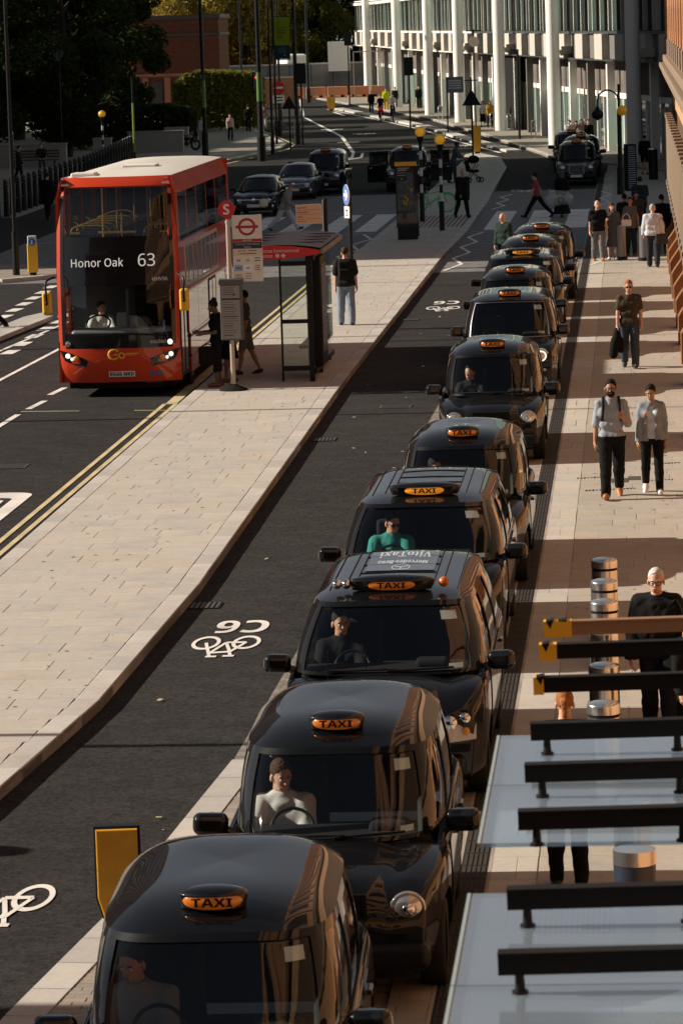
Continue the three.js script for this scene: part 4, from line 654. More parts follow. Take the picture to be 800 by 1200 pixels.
  shadows(bus);
}
// ------------------------------------------------------------------ people
// fields are sampled on a grid and meshed by surface nets
function iso(prims, cell, k = 0.02, clips = []) {
  let lo = [1e9, 1e9, 1e9], hi = [-1e9, -1e9, -1e9];
  for (const p of prims) if (!p.sub) { const pts = p.e ? [p.e] : [p.a, p.b], r = p.e ? Math.max(...p.r) : Math.max(p.ra, p.rb); for (const q of pts) for (let c = 0; c < 3; c++) { lo[c] = Math.min(lo[c], q[c] - r - 2 * cell); hi[c] = Math.max(hi[c], q[c] + r + 2 * cell); } }
  const n = lo.map((l, c) => Math.ceil((hi[c] - l) / cell) + 1), F = new Float32Array(n[0] * n[1] * n[2]).fill(1);
  const at = (i, j, l) => (l * n[1] + j) * n[0] + i;
  for (const p of prims) {
    const rm = (p.e ? Math.max(...p.r) : Math.max(p.ra, p.rb)) + k * 2 + cell * 2, A = p.e ?? p.a, B = p.e ?? p.b, sz = p.sz ?? 1;
    const b0 = [0, 1, 2].map((c) => Math.max(0, Math.floor((Math.min(A[c], B[c]) - rm - lo[c]) / cell))), b1 = [0, 1, 2].map((c) => Math.min(n[c] - 1, Math.ceil((Math.max(A[c], B[c]) + rm - lo[c]) / cell)));
    const dx = B[0] - A[0], dy = B[1] - A[1], dz = (B[2] - A[2]) / sz, dd = dx * dx + dy * dy + dz * dz || 1e-9;
    for (let l = b0[2]; l <= b1[2]; l++) for (let j = b0[1]; j <= b1[1]; j++) for (let i = b0[0]; i <= b1[0]; i++) {
      const x = lo[0] + i * cell - A[0], y = lo[1] + j * cell - A[1], z = (lo[2] + l * cell - A[2]) / sz; let d;
      if (p.e) { const a = x / p.r[0], b = y / p.r[1], c = z / p.r[2], q = Math.sqrt(a * a + b * b + c * c); d = (q - 1) * Math.min(...p.r) * (q > 1 ? 1 : 1); }
      else { const t = Math.min(1, Math.max(0, (x * dx + y * dy + z * dz) / dd)); const a = x - t * dx, b = y - t * dy, c = z - t * dz; d = (Math.sqrt(a * a + b * b + c * c) - p.ra - (p.rb - p.ra) * t) * Math.min(1, sz + 0.15); }
      const o = at(i, j, l), f = F[o];
      if (p.sub) F[o] = Math.max(f, -d); else { const kk = p.k ?? k, h = Math.max(kk - Math.abs(f - d), 0) / kk; F[o] = Math.min(f, d) - h * h * kk * 0.25; }
    }
  }
  if (clips.length) for (let l = 0; l < n[2]; l++) for (let j = 0; j < n[1]; j++) for (let i = 0; i < n[0]; i++) { const x = lo[0] + i * cell, y = lo[1] + j * cell, z = lo[2] + l * cell, o = at(i, j, l); for (const [a, b, c, d] of clips) F[o] = Math.max(F[o], a * x + b * y + c * z - d); }
  const vi = new Int32Array(F.length).fill(-1), pos = [], idx = [];
  for (let l = 0; l < n[2] - 1; l++) for (let j = 0; j < n[1] - 1; j++) for (let i = 0; i < n[0] - 1; i++) {
    let m = 0, cx = 0, cy = 0, cz = 0, c = 0; const v = [];
    for (let q = 0; q < 8; q++) { const f = F[at(i + (q & 1), j + (q >> 1 & 1), l + (q >> 2))]; v.push(f); if (f < 0) m |= 1 << q; }
    if (m === 0 || m === 255) continue;
    for (let q = 0; q < 8; q++) for (const b of [1, 2, 4]) if (!(q & b)) { const r = q | b; if ((v[q] < 0) !== (v[r] < 0)) { const t = v[q] / (v[q] - v[r]); cx += (q & 1) + (b === 1 ? t : 0); cy += (q >> 1 & 1) + (b === 2 ? t : 0); cz += (q >> 2) + (b === 4 ? t : 0); c++; } }
    vi[at(i, j, l)] = pos.length / 3; pos.push(lo[0] + (i + cx / c) * cell, lo[1] + (j + cy / c) * cell, lo[2] + (l + cz / c) * cell);
  }
  for (let l = 1; l < n[2] - 1; l++) for (let j = 1; j < n[1] - 1; j++) for (let i = 1; i < n[0] - 1; i++) {
    const o = at(i, j, l), s = F[o] < 0;
    const quad = (a, b, c, d) => { if (a < 0 || b < 0 || c < 0 || d < 0) return; s ? idx.push(a, b, c, a, c, d) : idx.push(a, c, b, a, d, c); };
    if (s !== F[at(i + 1, j, l)] < 0) quad(vi[at(i, j - 1, l - 1)], vi[at(i, j, l - 1)], vi[at(i, j, l)], vi[at(i, j - 1, l)]);
    if (s !== F[at(i, j + 1, l)] < 0) quad(vi[at(i - 1, j, l - 1)], vi[at(i - 1, j, l)], vi[at(i, j, l)], vi[at(i, j, l - 1)]);
    if (s !== F[at(i, j, l + 1)] < 0) quad(vi[at(i - 1, j - 1, l)], vi[at(i, j - 1, l)], vi[at(i, j, l)], vi[at(i - 1, j, l)]);
  }
  const g = new THREE.BufferGeometry(); g.setAttribute('position', new THREE.Float32BufferAttribute(pos, 3)); g.setIndex(idx); g.computeVertexNormals(); return g;
}
// head, origin at the chin's height below the skull; faces +z
const headPrims = [{ e: [0, 0.14, -0.012], r: [0.076, 0.093, 0.096] }, { e: [0, 0.085, 0.03], r: [0.06, 0.085, 0.062] }, { e: [0, 0.028, 0.05], r: [0.04, 0.032, 0.035] }, { a: [0, 0.108, 0.09], b: [0, 0.077, 0.108], ra: 0.007, rb: 0.013, k: 0.012 }, { a: [-0.035, 0.122, 0.075], b: [0.035, 0.122, 0.075], ra: 0.012, rb: 0.012, k: 0.012 }, { e: [0, 0.043, 0.083], r: [0.024, 0.011, 0.012], k: 0.006 }, { e: [-0.079, 0.092, -0.005], r: [0.012, 0.032, 0.02], k: 0.008 }, { e: [0.079, 0.092, -0.005], r: [0.012, 0.032, 0.02], k: 0.008 }, { e: [-0.03, 0.103, 0.096], r: [0.016, 0.011, 0.012], sub: 1 }, { e: [0.03, 0.103, 0.096], r: [0.016, 0.011, 0.012], sub: 1 }, { a: [0, -0.07, -0.03], b: [0, 0.05, -0.015], ra: 0.055, rb: 0.05, k: 0.025 }];
const HEAD = { fine: iso(headPrims, 0.006, 0.02), coarse: iso(headPrims.filter((p) => !p.sub), 0.013, 0.02) };
// hand hanging down from the wrist at the origin (fingers towards -y, palm facing -x for the left hand at +x, thumb forwards +z)
const handPrims = [{ a: [0, 0.01, 0], b: [0, -0.03, 0], ra: 0.024, rb: 0.03, sz: 1.25 }, { a: [0, -0.05, -0.018], b: [0, -0.085, -0.02], ra: 0.02, rb: 0.017 }, { a: [0, -0.05, 0.018], b: [0, -0.085, 0.02], ra: 0.02, rb: 0.017 }, ...[[0.029, 0.068, 0.0], [0.01, 0.078, 0.004], [-0.011, 0.073, 0.008], [-0.03, 0.058, 0.012]].flatMap(([z, l, c]) => [{ a: [0, -0.085, z], b: [-0.012 - c, -0.085 - l * 0.5, z * 1.05], ra: 0.0088, rb: 0.008, k: 0.004 }, { a: [-0.012 - c, -0.085 - l * 0.5, z * 1.05], b: [-0.036 - c * 2, -0.085 - l * 0.93, z * 1.02], ra: 0.008, rb: 0.0068, k: 0.004 }]), { a: [-0.005, -0.03, 0.028], b: [-0.016, -0.065, 0.05], ra: 0.013, rb: 0.0105, k: 0.01 }, { a: [-0.016, -0.065, 0.05], b: [-0.026, -0.095, 0.052], ra: 0.0105, rb: 0.008, k: 0.005 }];
const HAND = { fine: iso(handPrims, 0.0042, 0.012), coarse: iso(handPrims, 0.0075, 0.01) };
const SKIN = [mat(col(0.5, 0.27, 0.17), 0.55), mat(col(0.34, 0.17, 0.095), 0.55), mat(col(0.13, 0.065, 0.04), 0.55), mat(col(0.56, 0.31, 0.21), 0.55)];
const ruffle = (g, a) => { const p = g.attributes.position, n = g.attributes.normal; for (let i = 0; i < p.count; i++) { const d = a * (2 * hash(Math.round(p.getX(i) * 90), Math.round(p.getY(i) * 90) + Math.round(p.getZ(i) * 90) * 31, 7) - 0.9); p.setXYZ(i, p.getX(i) + n.getX(i) * d, p.getY(i) + n.getY(i) * d, p.getZ(i) + n.getZ(i) * d); } g.computeVertexNormals(); return g; };
const wrinkle = (g, a, up = 1) => { const p = g.attributes.position, n = g.attributes.normal; for (let i = 0; i < p.count; i++) { const x = p.getX(i), y = p.getY(i), z = p.getZ(i), d = a * (vnoise(x * 11 + z * 7 + 40, y * 9 * up + x * 6 + 40, 997, 3) + 0.6 * vnoise(x * 24 - y * 9 + 90, y * 21 * up + z * 22 + 90, 997, 5) - 0.8); p.setXYZ(i, x + n.getX(i) * d, y, z + n.getZ(i) * d); } g.computeVertexNormals(); return g; };
const HAIR = { black: mat(col(0.012, 0.01, 0.009), 0.8), brown: mat(col(0.06, 0.03, 0.015), 0.8), ginger: mat(col(0.3, 0.11, 0.035), 0.8), grey: mat(col(0.35, 0.33, 0.31), 0.85), white: mat(col(0.55, 0.53, 0.5), 0.85), dark: mat(col(0.02, 0.014, 0.01), 0.8) };
const clothTex = tex(256, 0.5, (u, v, i, j) => 0.62 + 0.28 * fbm(u, v, 6, 4, 91) + 0.1 * (hash(i >> 1, j >> 1, 7) - 0.5));
const cloth = {}; const fab = (r, g, b, map) => cloth[[r, g, b, map ? 1 : 0]] ??= mat(col(r, g, b), 0.9, { map: map ?? clothTex });
const stripeTex = tex(128, 0.12, (u) => (u % 0.25 < 0.07 ? 0.45 : 0.85)); const floral = tex(256, 0.5, (u, v) => { const f = fbm(u, v, 16, 2, 15); return f > 0.56 ? [0.9, 0.85, 0.8] : f > 0.5 ? [0.4, 0.35, 0.3] : [0.13, 0.13, 0.14]; });
const dir = (a, side, out) => [Math.sin(out) * side, -Math.cos(a) * Math.cos(out), Math.sin(a) * Math.cos(out)];
function person(o) {
  const H = o.h ?? 1.74, c = o.cell ?? (o.z > -100 ? 0.02 : o.z > -160 ? 0.026 : 0.036), fine = o.z > -100;
  const root = thing(o.name ?? 'person', o.label, 'person', [o.x, o.y ?? 0.02, o.z], o.turn ?? 0, o.group);
  const add = (a, b, s) => [a[0] + b[0] * s, a[1] + b[1] * s, a[2] + b[2] * s];
  const f = o.fem ? 0.9 : 1, J = {};
  const legs = o.legs ?? [[0.3, 0.05], [-0.28, 0.25]]; // left, right: swing and knee bend
  J.hip = [0, 0.53 * H, 0];
  [['L', 1], ['R', -1]].forEach(([n, s], i) => { const [a, b] = legs[i], out = (o.splay ?? 0.02); J['hip' + n] = [s * 0.052 * H, 0.525 * H, 0]; J['knee' + n] = add(J['hip' + n], dir(a, s, out), 0.245 * H); J['ank' + n] = add(J['knee' + n], dir(a - b, s, out), 0.245 * H); });
  const drop = Math.min(J.ankL[1], J.ankR[1]) - 0.043 * H; if (!o.sit) for (const k in J) J[k][1] -= drop;
  const base = o.sit ? [0, (o.seatH ?? 0.5) - J.hip[1], 0] : [0, 0, 0]; if (o.sit) for (const k in J) J[k][1] += base[1];
  const hip = J.hip, lean = o.lean ?? 0.03, up = (x, y, z = 0) => [x + (o.sway ?? 0) * (y - 0), hip[1] + y * Math.cos(lean) - z * Math.sin(lean), hip[2] + y * Math.sin(lean) + z * Math.cos(lean)];
  const sh = (o.sw ?? 0.1 * f) * H; J.waist = up(0, 0.09 * H); J.chest = up(0, 0.2 * H, -0.005); J.neck = up(0, 0.315 * H, -0.01); J.head = up(0, 0.337 * H, 0.014);
  const arms = o.arms ?? [[-0.25, 0.25], [0.25, 0.25]]; // left, right: swing, elbow bend, outward, inward turn of the forearm
  [['L', 1], ['R', -1]].forEach(([n, s], i) => { const [a, b, out = 0.1, inn = 0] = arms[i]; J['sh' + n] = up(s * sh, 0.268 * H, -0.008); J['elb' + n] = add(J['sh' + n], dir(a + lean * -0.5, s, out), 0.172 * H); const d = dir(a + b, s, out * 0.4 - inn); J['wr' + n] = add(J['elb' + n], d, 0.147 * H); J['fd' + n] = d; });
  const cap = (a, b, ra, rb, x = {}) => ({ a, b, ra: ra * H, rb: rb * H, ...x });
  const torso = (g, w = 1) => { const bl = (o.belly ?? 0) ; return [cap(add(up(-0.045 * H * w, -0.005 * H), [0, 0, 0], 0), up(0.045 * H * w, -0.005 * H), 0.062 + g, 0.062 + g, { sz: 0.95 }), cap(up(-0.036 * H * f, 0.1 * H, bl), up(0.036 * H * f, 0.1 * H, bl), 0.058 + g + bl * 0.3, 0.058 + g + bl * 0.3, { sz: 0.9 }), cap(up(-0.05 * H * f, 0.2 * H), up(0.05 * H * f, 0.2 * H), 0.064 + g, 0.064 + g, { sz: 0.82 }), cap(up(-0.068 * H * f, 0.255 * H, -0.008), up(0.068 * H * f, 0.255 * H, -0.008), 0.038 + g, 0.038 + g, { sz: 0.85 }), cap(up(-0.09 * H * f, 0.272 * H, -0.012), up(0, 0.302 * H, -0.014), 0.02 + g, 0.026 + g), cap(up(0.09 * H * f, 0.272 * H, -0.012), up(0, 0.302 * H, -0.014), 0.02 + g, 0.026 + g), cap(up(0, 0.27 * H, -0.01), up(0, 0.31 * H, -0.01), 0.05 + g, 0.032 + g * 0.6), ...(o.fem ? [-1, 1].map((s) => ({ e: up(s * 0.045 * H, 0.205 * H, 0.045 * H), r: [0.035 * H, 0.035 * H, 0.035 * H] })) : [])]; };
  const leg = (n, g, ex = {}) => [cap(J['hip' + n], J['knee' + n], 0.05 * (o.fem ? 1 : 0.98) + g, 0.034 + g, ex), cap(J['knee' + n], add(J['knee' + n], [J['ank' + n][0] - J['knee' + n][0], J['ank' + n][1] - J['knee' + n][1], J['ank' + n][2] - J['knee' + n][2]], 0.35), 0.033 + g, 0.033 + g), cap(add(J['knee' + n], [J['ank' + n][0] - J['knee' + n][0], J['ank' + n][1] - J['knee' + n][1], J['ank' + n][2] - J['knee' + n][2]], 0.35), J['ank' + n], 0.033 + g, 0.021 + g)];
  const armTo = (n, t, g) => { const r = [cap(J['sh' + n], J['elb' + n], 0.03 * f + g, 0.024 * f + g, { k: 0.014 })]; if (t > 1) r.push(cap(J['elb' + n], add(J['elb' + n], J['fd' + n], 0.147 * H * (t - 1)), 0.0235 * f + g, lerp(0.0235, 0.017, t - 1) * f + g, { k: 0.014 })); else if (t < 1) r[0] = cap(J['sh' + n], add(J['sh' + n], [J['elb' + n][0] - J['sh' + n][0], J['elb' + n][1] - J['sh' + n][1], J['elb' + n][2] - J['sh' + n][2]], t), 0.031 * f + g + 0.003, 0.027 * f + g + 0.003, { k: 0.014 }); return r; };
  const foot = (n, g) => { const [a, b] = legs[n === 'L' ? 0 : 1], an = J['ank' + n], pitch = o.sit ? 0 : Math.max(-0.2, Math.min(0.9, -(a - b) - 0.05)); const d = [0, -Math.sin(pitch), Math.cos(pitch)]; const heel = [an[0], an[1] - 0.022 * H, an[2] - 0.02 * H], toe = add([heel[0] + (n === 'L' ? 0.01 : -0.01), heel[1] - 0.004 * H, heel[2]], d, 0.115 * H); return [cap(heel, add(heel, d, 0.05 * H), 0.021 + g, 0.024 + g), cap(add(heel, d, 0.05 * H), toe, 0.024 + g, 0.017 + g, {})]; };
  // one continuous body: trunk, limbs, feet; head and hands come from finer grids and are joined to it
  const skin = SKIN[o.skin ?? 0];
  const body = [iso([...torso(-0.006), ...leg('L', -0.004), ...leg('R', -0.004), ...armTo('L', 2, 0), ...armTo('R', 2, 0), ...foot('L', -0.004), ...foot('R', -0.004), cap(up(0, 0.28 * H, -0.012), up(0, 0.36 * H, -0.004), 0.032, 0.03)], c, 0.03)];
  const hs = H / 1.74 * (o.fem ? 0.96 : 1), hm = new THREE.Matrix4().compose(V(...J.head), new THREE.Quaternion().setFromEuler(new THREE.Euler((o.headTilt ?? 0.05), o.headTurn ?? 0, 0, 'YXZ')), V(hs, hs, hs));
  const put = (g) => g.clone().applyMatrix4(hm);
  body.push(put(fine ? HEAD.fine : HEAD.coarse));
  for (const [n, s] of [['L', 1], ['R', -1]]) { const q = new THREE.Quaternion().setFromUnitVectors(V(0, -1, 0), V(...J['fd' + n]).normalize()); const g = (fine ? HAND.fine : HAND.coarse).clone().scale(s * hs, hs, hs); if (s < 0) { const ix = g.index.array.slice(); for (let i = 0; i < ix.length; i += 3) [ix[i], ix[i + 1]] = [ix[i + 1], ix[i]]; g.setIndex(new THREE.BufferAttribute(ix, 1)); g.computeVertexNormals(); } body.push(g.applyQuaternion(q).translate(...J['wr' + n])); }
  part(root, 'body', body, skin);
  // clothing
  const top = o.top; if (top) {
    const t = top.sleeve ?? 0.65, g = 0.009 + (top.loose ?? 0), hem = top.hem ?? -0.035, p = [...torso(g), ...(t > 0 ? [...armTo('L', t, g), ...armTo('R', t, g)] : [])];
    if (hem < -0.05) for (const [n, s] of [['L', 1], ['R', -1]]) p.push(cap(J['hip' + n], add(J['hip' + n], [J['knee' + n][0] - J['hip' + n][0], J['knee' + n][1] - J['hip' + n][1], J['knee' + n][2] - J['hip' + n][2]], Math.min(1, -hem / 0.2)), 0.062 + g, 0.05 + g));
    if (top.under) p.push({ e: up(0, 0.1 * H, 0.16 * H), r: [0.05 * H, 0.27 * H, 0.16 * H], sub: 1 });
    part(root, top.name ?? 'shirt', wrinkle(iso(p, c * 0.85, 0.03, [[0, -1, 0, -(hip[1] + hem * H)], [0, Math.cos(lean) * 1, Math.sin(lean) * 0 + (top.neck ?? 0.25), hip[1] + 0.318 * H]]), 0.016), top.mat);
    if (top.under) part(root, 'blouse', wrinkle(iso(torso(0.001, 1), c * 0.85, 0.03, [[0, -1, 0, -(hip[1] + hem * H * 1.3)], [0, 1, 0.6, hip[1] + 0.3 * H], [0, 0, -1, -0.01]]), 0.008), top.under);
    if (fine && top.collar) { const cg = new THREE.TorusGeometry(0.066, 0.014, 6, 20).rotateX(Math.PI / 2 + 0.25).translate(...up(0, 0.318 * H, 0.0)); part(root, 'collar', cg, top.mat); }
  }
  const bot = o.bottom; if (bot) {
    const g = 0.009 + (bot.loose ?? 0), t = bot.len ?? 1; let p, cl = [[0, 1, 0, hip[1] + (top ? Math.min(0.03, (top.hem ?? -0.035) + 0.022) : 0.075) * H]];
    if (bot.skirt) { const y = bot.skirt * H, w = bot.flare ?? 0.1; const mid = [(J.kneeL[0] + J.kneeR[0]) / 2, hip[1] - y, (J.kneeL[2] + J.kneeR[2]) / 2]; p = [...torso(g).slice(0, 2), cap(hip, mid, 0.085, w, { sz: 0.85 })]; cl.push([0, -1, 0, -(hip[1] - y)]); }
    else { p = [...torso(g).slice(0, 2)]; for (const n of ['L', 'R']) { const q = leg(n, g); q[2].rb += 0.006 * H; p.push(...q); } cl.push([0, -1, 0, -(Math.min(J.ankL[1], J.ankR[1]) + (t < 1 ? (1 - t) * 0.45 * H : -0.012 * H))]); if (t >= 1) cl.pop(); }
    part(root, bot.skirt ? 'skirt' : bot.name ?? 'trousers', wrinkle(iso(p, c * 0.85, 0.022, cl), bot.name === 'leggings' ? 0.004 : 0.013, 0.8), bot.mat);
  }
  if (o.shoes) for (const n of ['L', 'R']) part(root, 'shoe', iso(foot(n, 0.004), Math.min(c, 0.022) * 0.7, 0.02), o.shoes);
  // hair, face
  const hair = o.hair; if (hair) {
    const P = { e: [0, 0.15, -0.016], r: hair.c === 'white' ? [0.08, 0.094, 0.1] : [0.081, 0.097, 0.102] }, m = HAIR[hair.c ?? 'dark'], ps = [P], cl = [];
    if (hair.s === 'bald') ps.length = 0;
    if (hair.s === 'fringe') { P.r = [0.084, 0.08, 0.102]; P.e = [0, 0.105, -0.02]; cl.push([0, 0.35, 1, 0.05], [0, 1, 0.4, 0.135]); }
    else if (hair.s === 'long') { ps.push({ a: [-0.055, 0.12, -0.05], b: [-0.07, -0.1, -0.03], ra: 0.05, rb: 0.045 }, { a: [0.055, 0.12, -0.05], b: [0.07, -0.1, -0.03], ra: 0.05, rb: 0.045 }, { a: [0, 0.12, -0.07], b: [0, -0.12, -0.06], ra: 0.06, rb: 0.06 }, { e: [0, 0.07, 0.1], r: [0.058, 0.1, 0.07], sub: 1 }); }
    else if (hair.s === 'tied') { ps.push({ e: [0, 0.13, -0.125], r: [0.04, 0.04, 0.035] }, { a: [0, 0.13, -0.14], b: [0, 0.0, -0.15], ra: 0.03, rb: 0.02 }); cl.push([0, -0.55, 0.83, -0.042]); }
    else if (hair.s === 'bun') { ps.push({ e: [0, 0.245, -0.06], r: [0.05, 0.045, 0.05] }); cl.push([0, -0.55, 0.83, -0.042]); }
    else if (hair.s === 'scarf') { P.r = [0.1, 0.12, 0.115]; ps.push({ a: [0, 0.1, -0.03], b: [0, -0.12, -0.02], ra: 0.095, rb: 0.12 }, { e: [0, 0.08, 0.1], r: [0.058, 0.075, 0.07], sub: 1 }); }
    else if (hair.s !== 'bald') cl.push([0, -0.55, 0.83, hair.s === 'cap' ? -0.005 : hair.c === 'white' ? -0.055 : -0.046]);
    if (ps.length) part(root, hair.s === 'scarf' ? 'headscarf' : hair.s === 'cap' ? 'cap' : 'hair', put(ruffle(iso(ps, fine ? 0.007 : 0.014, 0.02, cl), hair.s === 'cap' || hair.s === 'scarf' ? 0.001 : hair.c === 'white' ? 0.002 : 0.0035)), hair.m ?? m);
    if (hair.beard) part(root, 'beard', put(iso([{ e: [0, 0.045, 0.045], r: [0.064, 0.062, 0.06] }, { e: [0, 0.047, 0.1], r: [0.03, 0.01, 0.03], sub: 1 }], 0.007, 0.01, [[0, 1, -0.25, 0.05], [0, 0, -1, -0.0]])), m);
  }
  if (fine && !o.noFace) {
    if (o.glasses) part(root, o.glasses === 'sun' ? 'sunglasses' : 'glasses', o.glasses === 'sun' ? put(M([ball(1, -0.032, 0.104, 0.092, 0.028, 0.02, 0.012, 14), ball(1, 0.032, 0.104, 0.092, 0.028, 0.02, 0.012, 14), bar([-0.08, 0.112, 0.0], [-0.058, 0.11, 0.085], 0.004, 6), bar([0.08, 0.112, 0.0], [0.058, 0.11, 0.085], 0.004, 6), bar([-0.02, 0.11, 0.1], [0.02, 0.11, 0.1], 0.004, 6)])) : put(M([new THREE.TorusGeometry(0.024, 0.004, 6, 18).translate(-0.031, 0.102, 0.1), new THREE.TorusGeometry(0.024, 0.004, 6, 18).translate(0.031, 0.102, 0.1), bar([-0.08, 0.108, 0.0], [-0.055, 0.106, 0.095], 0.0035, 6), bar([0.08, 0.108, 0.0], [0.055, 0.106, 0.095], 0.0035, 6)])), MT.black);
    if (o.glasses !== 'sun') { part(root, 'eye', put(M([ball(0.0115, -0.031, 0.103, 0.082, 1, 1, 1, 10), ball(0.0115, 0.031, 0.103, 0.082, 1, 1, 1, 10)])), MT.white); part(root, 'iris', put(M([ball(0.006, -0.031, 0.103, 0.0905, 1, 1, 0.6, 8), ball(0.006, 0.031, 0.103, 0.0905, 1, 1, 0.6, 8)])), MT.black); part(root, 'eyebrow', put(M([bar([-0.046, 0.124, 0.083], [-0.016, 0.128, 0.092], 0.005, 6), bar([0.046, 0.124, 0.083], [0.016, 0.128, 0.092], 0.005, 6)])), HAIR[hair?.c ?? 'dark']); }
    part(root, 'mouth', put(ball(1, 0, 0.043, 0.0935, 0.02, 0.0045, 0.004, 10)), mat(col(0.3, 0.09, 0.07), 0.6));
  }
  root.userData.J = undefined; delete root.userData.J; shadows(root);
  const toWorld = (p) => { const q = V(...p).applyAxisAngle(V(0, 1, 0), o.turn ?? 0); return [o.x + q.x, (o.y ?? 0.02) + q.y, o.z + q.z]; };
  return { root, J, up, H, toWorld, turn: o.turn ?? 0 };
}
// things people carry: each a thing of its own
function bagAt(p, label, m, w = 0.3, h = 0.34, d = 0.13, strap = 0.28, turn = 0) {
  const b = thing('bag', label, 'bag', p, turn); part(b, 'pouch', rbox(w, h, d, Math.min(w, h, d) * 0.35, 0, -strap - h / 2 + 0.05, 0, 4), m); part(b, 'strap', tube([[-w * 0.4, -strap + 0.02, 0], [-w * 0.3, -strap * 0.4, 0], [0, 0, 0], [w * 0.3, -strap * 0.4, 0], [w * 0.4, -strap + 0.02, 0]], 0.012, 20, 6), m); return shadows(b);
}
function backpack(P, label, m, s = 1) {
  const q = P.toWorld(P.up(0, 0.185 * P.H, -0.062 * P.H - 0.085)); const b = thing('backpack', label, 'backpack', q, P.turn);
  part(b, 'pack', [rbox(0.3 * s, 0.44 * s, 0.17, 0.07, 0, 0, 0, 4), rbox(0.24 * s, 0.2 * s, 0.08, 0.035, 0, -0.08, -0.1, 3)], m);
  for (const x of [-1, 1]) part(b, 'strap', tube([[x * 0.1, 0.2, 0.07], [x * 0.115, 0.235, 0.16], [x * 0.12, 0.19, 0.25], [x * 0.125, 0.04, 0.292], [x * 0.14, -0.1, 0.25], [x * 0.13, -0.17, 0.08]], 0.022, 24, 6).scale(1, 1, 1), m);
  return shadows(b);
}
